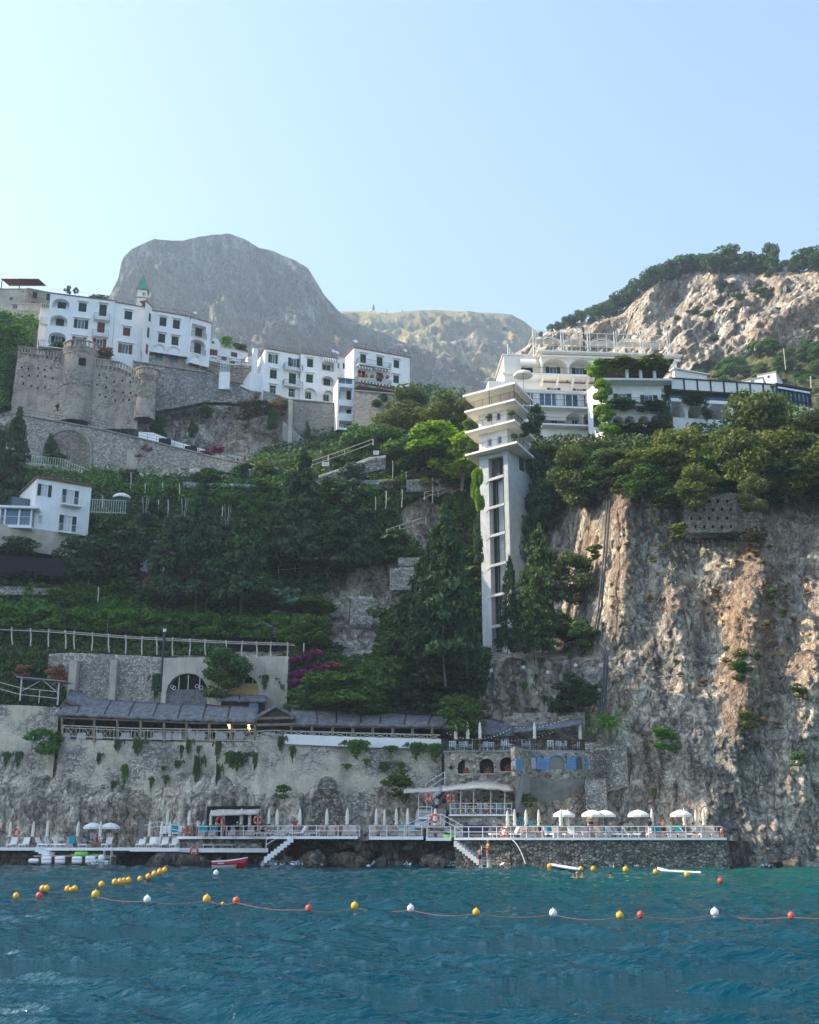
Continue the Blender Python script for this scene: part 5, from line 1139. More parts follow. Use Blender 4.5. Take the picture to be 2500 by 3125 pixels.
# ================================================================ shore restaurant
def seg3(pts): return [P(*p) for p in pts]
root,o=ribbon('retaining_wall','pale flaking stucco wall left of the long restaurant',[(-120,2150,132),(60,2152,130.3),(183,2158,128.6)],'stucco',Yb=[2530, 2530, 2530],thick=3,rough=.22,batter=.03)
root,o=ribbon('retaining_wall','flaking stucco wall hung with plants below the crossed restaurant railing',[(183,2254,128.4),(400,2262,125.8),(600,2264,123.6),(790,2262,121.2)],'stucco',Yb=[2530, 2530, 2530, 2530],thick=3,rough=.22,batter=.03)
root,o=ribbon('retaining_wall','white topped stucco wall under the right half of the restaurant',[(870,2262,121.0),(1100,2276,120.8),(1348,2284,120.2)],'stucco',Yb=[2530, 2530, 2530],thick=3,rough=.22,batter=.03)
m=MB(); 
for (a,b) in zip([(868,2240,120.7),(1100,2250,120.5),(1347,2256,119.9)],[(1100,2250,120.5),(1347,2256,119.9)]):
    p,q=P(*a),P(*b); p2,q2=P(a[0],a[1]+30,a[2]),P(b[0],b[1]+30,b[2]); bk=Vector((0,.5,0)); m.hexa([p2,q2,q2+bk,p2+bk,p,q,q+bk,p+bk])
m.build('white_band',M['white'],root,o)
c=P(838,2250,124); zc=c.z; B=Bd('round_bastion','rounded pale masonry bastion under the restaurant gable','wall',(c.x,c.y,3)); m=MB(); m.lathe((c.x,c.y,0),[(3.9,2.2),(3.6,4.5),(3.3,zc-.3),(3.3,zc),(.01,zc+.01)],28,math.pi,2*math.pi); B.part('body',m,M['stucco'],smooth=True)
def canopy(name,front,back,mat,par,o,seams=0,wave=.06,th=.12,drop=.25):
    n=max(8,int((front[-1]-front[0]).length/.5)); 
    def interp(L,t):
        d=[0]; 
        for a,b in zip(L,L[1:]): d.append(d[-1]+(b-a).length)
        s_=t*d[-1]
        for i in range(len(L)-1):
            if s_<=d[i+1]+1e-6: return L[i].lerp(L[i+1],(s_-d[i])/(d[i+1]-d[i]))
        return L[-1]
    rr=random.Random(len(name)+n); rows=[]
    for j in range(5):
        row=[]
        for i in range(n+1):
            t=i/n; p=interp(front,t).lerp(interp(back,t),j/4); p=Vector((p.x,p.y,p.z+rr.uniform(-wave,wave)+.12*math.sin(math.pi*j/4)-(drop*.3*abs(math.sin(i*.9)) if j==0 else 0))); row.append(p)
        rows.append(row)
    rows.insert(0,[p-Vector((0,0,drop)) for p in rows[0]])
    V=np.array([[tuple(p) for p in r] for r in rows])-np.array(o); ob=grid_mesh(name,V,[M[mat]],smooth=False); ob.parent=par
    md=ob.modifiers.new('thick','SOLIDIFY'); md.thickness=th
    if seams:
        m=MB()
        for k in seams:
            i=int(k*n)
            for j in range(1,5): a,b=rows[j][i],rows[j+1][i] if j+1<len(rows) else rows[j][i]; m.tube(a+Vector((0,0,.1)),b+Vector((0,0,.1)),.11,n=4)
        m.build('batten',M['darkwood' if mat=='reed' else mat],par,o)
    return ob
def xrail(name,label,pts,h,mat,step,double=False):
    o=Vector(pts[0]); m=MB()
    for a,b in zip(pts,pts[1:]):
        m.tube(a+Vector((0,0,h)),b+Vector((0,0,h)),.06,n=4); m.tube(a+Vector((0,0,.1)),b+Vector((0,0,.1)),.05,n=4)
        if double: m.tube(a+Vector((0,0,h*.8)),b+Vector((0,0,h*.8)),.04,n=4)
        n=max(1,round((b-a).length/step))
        for i in range(n):
            p,q=a.lerp(b,i/n),a.lerp(b,(i+1)/n); m.tube(p,p+Vector((0,0,h)),.045,n=4)
            k=.35; u,v=p.lerp(q,.22),p.lerp(q,.78)
            if double:
                for t_ in (.18,.26,.74,.82): w_=p.lerp(q,t_); m.tube(w_,w_+Vector((0,0,h*.8)),.025,n=4)
                m.tube(p.lerp(q,.3)+Vector((0,0,.1)),p.lerp(q,.7)+Vector((0,0,h*.8)),.03,n=4); m.tube(p.lerp(q,.7)+Vector((0,0,.1)),p.lerp(q,.3)+Vector((0,0,h*.8)),.03,n=4)
            else: m.tube(p+Vector((0,0,.1)),q+Vector((0,0,h)),.035,n=4); m.tube(p+Vector((0,0,h)),q+Vector((0,0,.1)),.035,n=4)
    return tag(m.build(name,M[mat],None,o),label,'railing')
dR=lambda X: float(np.interp(X,[180,400,600,790,870,1100,1348,1400],[128.6,126,123.8,121.3,121.2,120.9,120.3,120.2]))
B=Bd('restaurant','long open shore restaurant under a weathered grey reed roof with a small gable','restaurant',P(700,2260,124))
fr=[P(X,Y,dR(X)-.6) for X,Y in ((174,2176),(400,2186),(600,2194),(785,2197))]; bk=[P(X,Y,dR(X)+5) for X,Y in ((205,2128),(400,2143),(600,2152),(790,2160))]
canopy('roof',fr,bk,'reed',B.root,B.o,seams=[.12,.26,.38,.5,.62,.74,.86])
fr2=[P(X,Y,dR(X)-.5) for X,Y in ((895,2206),(1100,2210),(1345,2212))]+[P(1400,2208,121)]; bk2=[P(X,Y,dR(X)+5) for X,Y in ((886,2160),(1100,2172),(1345,2186))]+[P(1430,2188,125)]
canopy('roof',fr2,bk2,'reed',B.root,B.o,seams=[.15,.27,.4,.53,.66,.8,.92])
fr3=[P(1345,2213,120),P(1500,2235,119.5),P(1570,2240,119)]; bk3=[P(1345,2186,126),P(1500,2195,125),P(1600,2215,124)]; canopy('roof',fr3,bk3,'reed',B.root,B.o,seams=[.4])
# gable
p,q=P(786,2192,120.2),P(897,2190,119.8); ap=(p+q)/2; ap.z=P(842,2160,120).z; bkv=Vector((0,4.5,0)); m=MB()
for a_,b_ in ((p,ap),(ap,q)): 
    u=Vector((0,0,.35)); m.hexa([a_-Vector((0,.3,0)),b_-Vector((0,.3,0)),b_+bkv,a_+bkv,a_-Vector((0,.3,0))+u,b_-Vector((0,.3,0))+u,b_+bkv+u,a_+bkv+u])
B.part('gable_roof',m,M['reed']); m=MB(); m.quad(p,q,ap); B.part('gable_board',m,M['darkwood']); m=MB(); m.tube(p,q,.16,n=4); m.tube(p-Vector((0,0,.7)),q-Vector((0,0,.7)),.14,n=4); B.part('gable_beam',m,M['wood'])
for xz,Zf,y0,y1 in [(x,Z8,700,880) for x in (468,710,885,1060,1235,1405,1575)]+[(x,Z9,750,885) for x in (140,318)]+[(x,Z9,762,858) for x in (590,745,900,1053,1203,1353,1502,1650)]:
    X,Y0=Zf(xz,y0); d=dR(X)-.25; a_=P(X,Y0-4,d); b_=P(X,Zf(xz,y1)[1]+ (8 if Zf is Z8 else 0),d); m=MB(); m.tube(b_,a_,.17,.14,n=6); B.part('post',m,M['wood'])
m=MB(); m.path([P(X,Y+6,dR(X)-.25) for X,Y in ((183,2184),(400,2192),(600,2200),(785,2203))],.12,4); m.path([P(X,Y+5,dR(X)-.25) for X,Y in ((890,2210),(1100,2214),(1345,2216))],.12,4); B.part('beam',m,M['wood'])
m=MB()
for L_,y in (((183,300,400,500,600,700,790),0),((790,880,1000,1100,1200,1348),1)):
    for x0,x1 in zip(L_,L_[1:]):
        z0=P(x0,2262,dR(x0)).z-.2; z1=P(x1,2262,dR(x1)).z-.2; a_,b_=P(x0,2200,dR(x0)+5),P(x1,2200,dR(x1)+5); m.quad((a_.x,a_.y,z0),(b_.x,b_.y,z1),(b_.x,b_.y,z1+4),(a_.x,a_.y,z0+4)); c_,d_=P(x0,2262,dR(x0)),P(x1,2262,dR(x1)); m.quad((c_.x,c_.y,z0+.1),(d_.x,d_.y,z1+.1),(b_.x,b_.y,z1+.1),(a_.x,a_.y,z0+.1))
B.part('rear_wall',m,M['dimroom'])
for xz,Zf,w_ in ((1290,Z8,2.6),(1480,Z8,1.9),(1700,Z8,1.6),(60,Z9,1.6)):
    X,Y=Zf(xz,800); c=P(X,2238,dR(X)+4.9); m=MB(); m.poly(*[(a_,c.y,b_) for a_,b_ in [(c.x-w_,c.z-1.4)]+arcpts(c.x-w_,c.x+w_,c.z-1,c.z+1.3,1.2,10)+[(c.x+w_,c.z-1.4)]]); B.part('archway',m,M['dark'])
lm,lnt,lb=newmat('lit_lamp_shade'); lb.inputs['Emission Color'].default_value=(1,.55,.15,1); lb.inputs['Emission Strength'].default_value=2.5; M['lamp']=lm
for i,(x,y) in enumerate(((122,775),(128,790),(270,770),(270,790),(275,800),(1722,765-0))):
    X,Y=(Z9 if x<1000 else Z8)(x,y); p=P(X,Y,dR(X)+3); r=empty('pendant_lamp',p,'glowing orange pendant lamp inside the restaurant','lamp','lit pendant lamps in the restaurant'); m=MB(); m.ball((0,0,0),.14,8); m.build('shade',M['lamp'],r); m=MB(); m.tube((0,0,.13),(0,0,.7),.015,n=4); m.build('cord',M['iron'],r)
xrail('restaurant_railing','pale crossed wooden railing of the left restaurant terrace',[P(X,Y,dR(X)-.35) for X,Y in ((190,2248),(400,2257),(600,2261),(775,2262))],1.25,'palewood',2.0,True)
xrail('restaurant_railing','pale crossed wooden railing along the white topped wall',[P(X,Y,dR(X)-.35) for X,Y in ((785,2247),(838,2244),(890,2247),(1100,2253),(1345,2259))],.55,'palewood',1.5)
tb=None; i=0
for xz,Zf in ((500,Z8),(620,Z8),(745,Z8),(950,Z8),(1190,Z8),(1260,Z8),(1340,Z8),(1440,Z8),(1510,Z8),(1660,Z8),(70,Z9),(200,Z9),(430,Z9)):
    X=Zf(xz,0)[0]; p=P(X,2258,dR(X)+1.3)
    if tb is None:
        tb=empty('dining_table',p,'restaurant table under a long white cloth','table','white clothed tables behind the railing'); m=MB(); m.box(-.45,-.45,.7,.45,.45,.76); m.build('top',M['curtain'],tb); m=MB(); m.hexa([(-.55,-.55,.05),(.55,-.55,.05),(.55,.55,.05),(-.55,.55,.05),(-.46,-.46,.75),(.46,-.46,.75),(.46,.46,.75),(-.46,.46,.75)]); m.build('cloth',M['curtain'],tb)
    else: place(copy_tree(tb),p)
# upper kitchen house behind the restaurant with arched openings
root,o=ribbon('retaining_wall','grey rubble wall with pale piers behind the restaurant, under the lemon pergola',[(150,1996,135.2),(215,1992,134.9),(420,2000,133.6),(520,2008,131.8)],'drystone',Yb=[2160]*4,thick=2.5,rough=.15)
for x0,x1 in ((215,238),(340,360),(460,478)):
    a_,b_=P(x0,2015,134.0-.002*x0),P(x1,2015,134.0-.002*x0); zz=P(x0,2160,134).z; m=MB(); m.box(a_.x,a_.y-.25,zz,b_.x,a_.y+1,a_.z); m.build('pier',M['oldplaster'],root,o)
f=Fac(500,2008,880,2010,131.6,130.2); B=Bd('arched_facade','plastered wall with two big round arches above the restaurant roof','building',f.pt(0,f.zt-9))
for x0,x1,Zf,yt in ((1248,1560,Z8,380),(100,345,Z9,395)):
    Xa,Xb=Zf(x0,0)[0],Zf(x1,0)[0]; a_=f.uv(Xa,2120)[0]; b_=f.uv(Xb,2120)[0]; d_=f.uv((Xa+Xb)/2,Zf(0,yt)[1])[1]; c_=f.uv((Xa+Xb)/2,2150)[1]; B.holes.append((a_,b_,c_,d_,(b_-a_)/2*.92,.8))
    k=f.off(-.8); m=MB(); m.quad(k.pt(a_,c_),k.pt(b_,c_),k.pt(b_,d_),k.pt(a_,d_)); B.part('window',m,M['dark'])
    k=f.off(-.4); m=MB(); ym=Zf(0,500)[1] if Zf is Z8 else Zf(0,455)[1]; zm=f.uv((Xa+Xb)/2,ym)[1]; 
    for t_ in (.28,.5,.78): fbox(m,k,a_+(b_-a_)*t_-.05,a_+(b_-a_)*t_+.05,zm,d_-.15,-.05,.05)
    B.part('mullion',m,M['palewood']); m=MB(); fbox(m,k,a_,b_,c_,zm,-.1,.1); B.part('screen',m,M['bamboo' if Zf is Z9 else 'reed'])
    if Zf is Z8:
        m=MB()
        for t_,y in ((.12,480),(.17,490),(.72,480),(.83,490)): m.torus(k.pt(a_+(b_-a_)*t_,f.uv(500,Zf(0,y)[1])[1],.1),.2,.03,'y',12,5)
        B.part('ornament',m,M['paint'])['kind']='stuff'
B.wall(f,f.uv(650,2170)[1],2,mat='oldplaster',roof=None)
B=Bd('upper_pavilion','small reed roofed room below the right arch','building',P(740,2160,127)); canopy('roof',[P(660,2132,127.5),P(815,2138,127)],[P(668,2120,131),P(812,2125,130.5)],'reed',B.root,B.o,seams=[.5])
m=MB(); a_,b_=P(675,2140,128),P(800,2140,127.5); zz=P(700,2170,128).z; m.box(a_.x,a_.y,zz,b_.x,a_.y+2.5,a_.z); B.part('wall',m,M['dimroom']); m=MB(); a2,b2=P(762,2140,127.4),P(788,2140,127.4); m.box(a2.x,a2.y-.1,zz,b2.x,a2.y+.1,a2.z-.2); B.part('door',m,M['blue'])
B=Bd('lean_to','sloping reed roof running down from the left above the restaurant roof','shed',P(250,2140,131)); canopy('roof',[P(205,2122,129.5),P(312,2160,128.8)],[P(215,2105,132.5),P(320,2150,131.5)],'reed',B.root,B.o,drop=.7); m=MB(); m.quad(P(190,2155,130),P(300,2158,129.4),P(215,2116,130)); B.part('boarding',m,M['brown'])
# chimney pipe
p0,p1=P(490,2110,132),P(503,1928,132.3); m=MB(); m.tube(p0,p1,.16); fl_=m.build('flue',M['pipe'],None,p0); tag(fl_,'tall grey metal flue rising in front of the lemon pergola','chimney'); m=MB(); m.tube(p1,p1+Vector((0,0,.35)),.2); m.build('cowl',M['paint'],fl_,p0)
# arch niche in the sea wall below the restaurant
c=P(1003,2440,119.3); B=Bd('arched_niche','tall arched niche of dark masonry in the rock below the restaurant','alcove',P(1003,2540,119)); m=MB()
ap=arcpts(P(975,2400,120).x,P(1032,2400,120).x,P(1000,2440,120).z,P(1000,2380,120).z,1.0,10); base=[(P(935,2540,119).x,P(935,2540,119).z-1),]; pr=[base[0]]+ap+[(P(1085,2540,119).x,base[0][1])]
m.poly(*[(a_,118.5,b_) for a_,b_ in pr]); B.part('masonry',m,M['seawall'])
m=MB()
for (a_,b_),(a2,b2) in zip(ap,ap[1:]): m.hexa([(a_,118.2,b_),(a2,118.2,b2),(a2,119.5,b2),(a_,119.5,b_),(a_,118.2,b_+.3),(a2,118.2,b2+.3),(a2,119.5,b2+.3),(a_,119.5,b_+.3)])
m.poly(*[(a_,118.45,b_) for a_,b_ in ap]); B.part('arch_soffit',m,M['stone'])
# ================================================================ stone house
f=FZ(ZA,262,870,790,846,118.0,117.3); f=Fac(*ZA(262,868),*ZA(790,832),118.0); f.r=(P(*ZA(790,832),117.2)-f.A); f.r.z=0; f.w=f.r.length; f.r.normalize(); f.n=Vector((f.r.y,-f.r.x,0)); f.zt=P(*ZA(500,852),117.6).z
B=Bd('stone_house','warm rubble stone house with arched openings and blue shutters','house',f.pt(0,2.6))
for x,y,w_,h_ in ((418,960,110,105),(580,955,106,112),(733,942,102,106)):
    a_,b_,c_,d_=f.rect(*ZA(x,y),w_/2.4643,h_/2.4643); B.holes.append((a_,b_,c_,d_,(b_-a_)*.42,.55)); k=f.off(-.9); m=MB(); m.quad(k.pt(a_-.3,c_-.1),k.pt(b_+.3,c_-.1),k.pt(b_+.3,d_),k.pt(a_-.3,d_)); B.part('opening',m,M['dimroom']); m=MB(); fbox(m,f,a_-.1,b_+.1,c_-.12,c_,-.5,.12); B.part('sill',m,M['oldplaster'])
    if x==418: m=MB(); fbox(m,k,a_+(b_-a_)*.45,b_+.1,c_,d_,.0,.05); B.part('inner_wall',m,M['white'])
    pl_=place(copy_tree(pl[0]),f.pt((a_+b_)/2+.1,c_,-.1),label='flower box on the sill of the %s dark arch of the stone house'%{418:'left',580:'middle',733:'right'}[x],group='flower boxes on the stone house sills')
B.wall(f,2.6,5,mat='housestone',roof='greyconc')
m=MB(); q=f.uv(*ZA(315,967)); m.torus(f.pt(q[0],q[1],.0),.26,.06,'y',14,6); B.part('round_window',m,M['stone']); m=MB(); m.ball(f.pt(q[0],q[1],-.12),.24,8); B.part('round_pane',m,M['dark'])
cp=[f.B.copy()]+[P(*ZA(x,835),d) for x,d in ((900,116.6),(1035,116.3),(1170,116.6),(1325,117.6))]
ztop=f.zt; zlo=P(*ZA(1050,1050),116.5).z; wins={0:[(905,930,106,100)],1:[],2:[(1107,930,120,100)],3:[(1277,935,56,98)]}
segs=[]
for i in range(4):
    g=Fac.__new__(Fac); a_,b_=cp[i],cp[i+1]; g.o=Vector((a_.x,a_.y,0)); g.r=(b_-a_); g.r.z=0; g.w=g.r.length; g.r.normalize(); g.n=Vector((g.r.y,-g.r.x,0)); g.zt=ztop; g.A=a_;g.B=b_; segs.append(g)
allw=[(905,930,106,100),(1107,930,120,100),(1277,935,56,98)]
bs=[]
for g in segs:
    B.holes=[]
    for x,y,w_,h_ in allw:
        a_,b_,c_,d_=g.rect(*ZA(x,y),w_/2.4643,h_/2.4643)
        if a_<.0 and b_>g.w or not(0<(a_+b_)/2<g.w): continue
        a_=max(a_,.08); b_=min(b_,g.w-.08); ri=(b_-a_)*.35; B.holes.append((a_,b_,c_,d_,ri,.25))
        ap=arcpts(a_,b_,c_,d_,ri,10); k=g.off(-.2); m=MB(); pr=[(a_,c_)]+ap+[(b_,c_)]
        m.path([k.pt(*t) for t in pr+[pr[0]]],.075,4); wf=B.part('window',m,M['wood']); m=MB(); m.poly(*[k.pt(s_,z_,-.03) for s_,z_ in pr]); B.part('pane',m,M['curtain' if x==905 else 'glass'],wf)
        m=MB(); ap2=arcpts(a_-.12,b_+.12,c_,d_+.12,ri+.1,10); m.path([g.pt(*t,.03) for t in ap2],.07,4); B.part('arch_trim',m,M['bluesh'],wf)
    B.wall(g,zlo,.4,mat='housestone',roof=None)
prism_=MB(); prism(prism_,[(p.x,p.y) for p in cp]+[(cp[-1].x,cp[-1].y+5),(cp[0].x,cp[0].y+5)],ztop+.003,ztop+.15); B.part('roof_terrace',prism_,M['greyconc'])
m=MB(); lo=[(p.x*.985+.3,p.y+2.2,zlo-3.4) for p in cp]
for i in range(4): a_,b_=cp[i],cp[i+1]; m.quad(lo[i],lo[i+1],(b_.x,b_.y,zlo),(a_.x,a_.y,zlo))
B.part('overhang',m,M['greyconc'])
def gat(X): 
    for g in segs:
        s_,z_=g.uv(X,2330)
        if -.05<=s_<=g.w+.05: return g
    return segs[-1]
for x0,x1 in ((786,838),(958,1002),(1003,1046),(1178,1214),(1215,1246),(1322,1381)):
    g=gat(ZA((x0+x1)/2,0)[0]); a_,b_=g.uv(*ZA(x0,930))[0],g.uv(*ZA(x1,930))[0]; c_=g.uv(*ZA(x0,982))[1]; d_=g.uv(*ZA(x0,888))[1]
    m=MB(); r_=.35; ap=arcpts(a_,b_,c_,d_,r_,6); fr=[g.pt(s_,z_,.16) for s_,z_ in [(a_,c_)]+ap+[(b_,c_)]]; bk=[g.pt(s_,z_,.09) for s_,z_ in [(a_,c_)]+ap+[(b_,c_)]]; m.poly(*fr)
    for i in range(len(fr)): j=(i+1)%len(fr); m.quad(fr[i],bk[i],bk[j],fr[j])
    B.part('shutter',m,M['bluesh']); 
    m=MB()
    for t_ in (.2,.4,.6,.8): fbox(m,g,a_+.03,b_-.03,c_+(d_-c_)*t_-.025,c_+(d_-c_)*t_+.025,.162,.19)
    fbox(m,g,(a_+b_)/2-.025,(a_+b_)/2+.025,c_+.03,d_-.35,.162,.192); B.part('shutter_bar',m,M['blue'])['kind']='stuff'
# wall right of the stone house with netting
root,o=ribbon('retaining_wall','dry stone wall on the rock right of the stone house, holding the palm',[(1785,2265,117.6),(1830,2265,117.0),(1912,2268,116.6)],'drystone',Yb=[2400,2420,2400],thick=2.5,rough=.15)
root,o=ribbon('retaining_wall','lower dry stone wall right of the stone house under the palm',[(1785,2380,116.4),(1850,2380,115.6)],'drystone',Yb=[2470,2470],thick=2.5,rough=.2)
m=MB(); a_,b_=P(1787,2290,116.7),P(1850,2290,116.2)
for i in range(14): x=a_.x+(b_.x-a_.x)*i/13; m.tube((x,116.2,P(1790,2375,116).z),(x+.9,116.2,a_.z),.02,n=4); m.tube((x,116.2,a_.z),(x+.9,116.2,P(1790,2375,116).z),.02,n=4)
tag(m.build('netting',M['iron'],None,(a_.x,116.2,a_.z)),'sheet of dark wire netting beside the last blue shutter','netting')
# curved reed roof of the upper terrace, at the right
B=Bd('terrace_shelter','sloping grey reed shelter behind the upper terrace with slanting struts','shelter',P(1670,2290,120)); canopy('roof',[P(1570,2232,117.6),P(1680,2222,117.4),P(1778,2206,117.4)],[P(1575,2222,121.5),P(1680,2210,121.5),P(1770,2196,121.5)],'reed',B.root,B.o,drop=.15)
for x0,y0,x1,y1 in ((965,700,1005,760),(1010,680,1050,730),(1075,670,1128,735),(1140,660,1195,725),(1205,650,1265,720)):
    m=MB(); m.tube(P(*ZA(x0,y0),118.0),P(*ZA(x1,y1),121),.07,n=5); B.part('strut',m,M['wood'])
m=MB(); p,q=P(*ZA(905,710),118.5),P(*ZA(905,790),118.5); m.tube(q,p,.13); B.part('post',m,M['wood'])
m=MB(); a_,b_=P(1540,2290,122.5),P(1790,2290,122); m.quad((a_.x,a_.y,a_.z-1),(b_.x,b_.y,a_.z-1),(b_.x,b_.y,a_.z+4),(a_.x,a_.y,a_.z+4)); B.part('rear_wall',m,M['housestone'])
# ================================================================ sun decks
def deckz(Y,d): return P(1250,Y,d).z
SHD=lambda X: SHORE(X)-1.6
def deck(name,label,front,back,z,th=.28,mat='paint'):
    m=MB(); n=len(front); 
    F_=[(*P(X,2560,d).xy,z) for X,d in front]; B_=[(*P(X,2560,d).xy,z) for X,d in back]
    for i in range(n-1):
        a,b,c,d=F_[i],F_[i+1],B_[i+1],B_[i]; lo=lambda p:(p[0],p[1],p[2]-th); m.hexa([lo(a),lo(b),lo(c),lo(d),a,b,c,d])
    o=Vector(F_[0]); return tag(m.build(name,M[mat],None,o),label,kind='structure')
ZL=P(200,2587,120.5).z; ZU=P(850,2552,113).z; ZR=P(1900,2556,108).z
deck('deck','lower left sun deck',[(-200,121.6),(110,120.6)],[(-200,129),(110,129)],ZL)
deck('deck','lower left sun deck beside the steps',[(110,121.2),(330,120.6),(410,119.8)],[(110,129),(330,128),(410,127)],ZL-.003)
deck('deck','white diving platform over the dark cave',[(398,116.6),(550,115.6)],[(398,126),(550,126)],ZL+.02,.35)
deck('deck','narrow lower deck ledge',[(550,117.2),(820,116.0)],[(550,121),(820,118.2)],ZL-.02,.4)
deck('deck','middle upper sun deck',[(540,118.0),(640,116.2),(900,113.6),(1092,113.0)],[(540,124),(640,123),(900,121),(1092,120)],ZU,.25)
deck('deck','small sun deck before the stairs',[(1126,113.0),(1292,112.0)],[(1126,119),(1292,119)],ZU-.02,.3)
deck('deck','sun deck at the foot of the stairs',[(1300,111.6),(1378,111.3)],[(1300,119),(1378,119)],ZU-.12,.3)
deck('deck','long right sun deck',[(1386,110.2),(1560,108.6),(1800,107.7),(2000,107.5),(2218,107.5)],[(1386,118),(1560,118),(1800,115.5),(2000,114.5),(2218,113)],ZR,.22)
deck('terrace','rear terrace under the cliff',[(1200,116),(1300,116)],[(1200,122),(1300,122)],ZU,.2,'greyconc')
root,o=ribbon('sea_wall','dark rubble sea wall carrying the right sun deck',[(1560,2560,109.0),(1800,2560,108.1),(2000,2560,107.9),(2215,2560,107.9),(2218,2560,112)],'seawall',zb=-1.5,thick=3,rough=.42,batter=.09)
root,o=ribbon('sea_wall','rough masonry sea wall beside the bathers steps',[(1390,2562,110.6),(1558,2562,109.2)],'seawall',zb=-1.5,thick=3,rough=.5,batter=.07)
root,o=ribbon('retaining_wall','low rubble wall between lower and upper deck, left',[(550,2562,119.4),(640,2560,117.6),(800,2560,116.4)],'stone',zb=ZL-.3,thick=1,rough=.1)
def dp(X,z,frac=None,d=None):   # point on a deck: pixel column, depth
    p=P(X,2560,d); return Vector((p.x,p.y,z))
# quay fenders etc
def rail_on(label,pts,h=.98,nb=2.0,name='deck_railing',**k):
    return railrun(name,label,pts,h,'rail',nb,rails=(1.0,.52),r=.035,post=.04,cat='railing',**k)
rail_on('white railing curving up at the left end of the upper deck',[P(438,2547,121),P(480,2537,119.8),dp(560,ZU,d=118.2)],.95)
rail_on('white railing along the middle upper deck',[dp(606,ZU,d=116.9),dp(640,ZU,d=116.35),dp(900,ZU,d=113.75),dp(1098,ZU,d=113.15)])
rail_on('white railing of the small deck left of the stairs',[dp(1128,ZU,d=113.1),dp(1288,ZU,d=112.1)])
rail_on('white railing in front of the stair landing',[dp(1304,ZU-.12,d=111.7),dp(1376,ZU-.12,d=111.4)],nb=3)
rail_on('long white railing of the right sun deck',[dp(1389,ZR,d=110.35),dp(1560,ZR,d=108.75),dp(1800,ZR,d=107.85),dp(2000,ZR,d=107.65),dp(2190,ZR,d=107.65),dp(2206,ZR,d=107.7),dp(2208,ZR,d=112)],nb=1.35)
# ---- stairs
def stairs(label,p0,p1,n,w,mat='paint',wd=(0,1)):
    p0=Vector(p0);p1=Vector(p1); m=MB(); d=(p1-p0); hz=Vector((d.x,d.y,0)); s=hz/n; q=Vector((-hz.y,hz.x,0)).normalized()*w
    if q.y<0: q=-q
    for i in range(n):
        a=p0+s*i; z=p0.z+d.z*i/n; zt=p0.z+d.z*(i+1)/n; m.hexa([(a.x,a.y,z-.35),(a.x+s.x,a.y+s.y,z-.35),(a.x+s.x+q.x,a.y+s.y+q.y,z-.35),(a.x+q.x,a.y+q.y,z-.35),(a.x,a.y,zt),(a.x+s.x,a.y+s.y,zt),(a.x+s.x+q.x,a.y+s.y+q.y,zt),(a.x+q.x,a.y+q.y,zt)])
    return tag(m.build('stairs',M[mat],None,p0),label,'stairs')
stairs('white steps going down to the water left of the caves',P(806,2622,113.2),dp(895,ZU,d=113.4),9,1.5)
stairs('white bathers steps into the sea by the ladder',P(1462,2628,108.6),dp(1385,ZR-.3,d=110),9,1.3,'concrete')
stairs('short white steps at the left end of the platform',P(150,2606,120.3),P(108,2584,120.6),4,1.2)
zB=P(1450,2491,115.5).z; zL=P(1325,2520,113.5).z
stairs('grey stairs rising from the right deck to the landing',P(1410,2545,113.2),P(1348,2522,113.5),7,2.2,'concrete')
stairs('broad grey stairs climbing to the bar terrace',P(1358,2516,114.2),P(1362,2470,118),8,3.0,'concrete')
stairs('white stairs behind the left awning, climbing to the stone house',P(1270,2470,119),P(1358,2396,119.2),13,1.0)
m=MB(); a,b=dp(1306,zL,d=112.6),dp(1352,zL,d=112.6); m.box(a.x,a.y,zL-.2,b.x,a.y+2.2,zL); m.box(a.x+.1,a.y+.25,ZU-.2,b.x-.1,a.y+2,zL-.2); tag(m.build('landing',M['stone'],None,a),'small stair landing on a rubble base','landing')
rail_on('slanting white railing right of the landing',[P(1345,2516,112.7),P(1412,2552,112.2)],1.0,nb=3); rail_on('slanting white railing left of the landing',[P(1240,2548,113.2),P(1308,2520,112.7)],1.0,nb=2.5)
rail_on('low white railing of the landing itself',[P(1308,2516,112.6),P(1345,2516,112.6)],.95,nb=2)
rail_on('white stair railing climbing left of the stone house',[P(1300,2428,117.5),P(1358,2392,117.5)],1.2,nb=3); 
rail_on('slanting white railing of the steps going down to the water',[P(812,2594,112.9),P(892,2546,113.1)],.95,nb=2.5)
# ---- bar terrace
root,o=ribbon('retaining_wall','rubble wall below the little bar terrace',[(1370,2495,114.4),(1430,2493,114.0),(1568,2493,113.8)],'housestone',zb=ZR-.3,thick=5,rough=.08)
m=MB(); a,b=dp(1372,zB,d=113.8),dp(1568,zB,d=113.5); m.box(a.x,a.y-.1,zB-.02,b.x,a.y+6.5,zB+.16); tag(m.build('terrace',M['paint'],None,a),'white edged floor of the bar terrace',kind='structure'); zB+=.16
rail_on('white railing of the bar terrace',[Vector((a.x+.1,a.y+.0,zB)),Vector((b.x-.1,a.y+.0,zB))],1.05,nb=1.4)
B=Bd('beach_bar','open beach bar under a wavy pale reed awning on thin poles','bar',(a.x+3,a.y+2,zB))
canopy('awning',[P(1350,2413,113.2),P(1400,2407,113.0),P(1480,2403,113.0),P(1568,2412,113.2)],[P(1350,2404,117),P(1420,2392,117),P(1500,2386,117),P(1560,2398,117)],'reedlight',B.root,B.o,wave=.05,drop=.12,th=.07)
for x in (385,483,612,718): X=ZA(x,0)[0]; p=P(X,2410,113.5); q=dp(X,zB,d=113.5); m=MB(); m.tube(q,p+Vector((0,0,-.05)),.06); B.part('pole',m,M['palewood'])
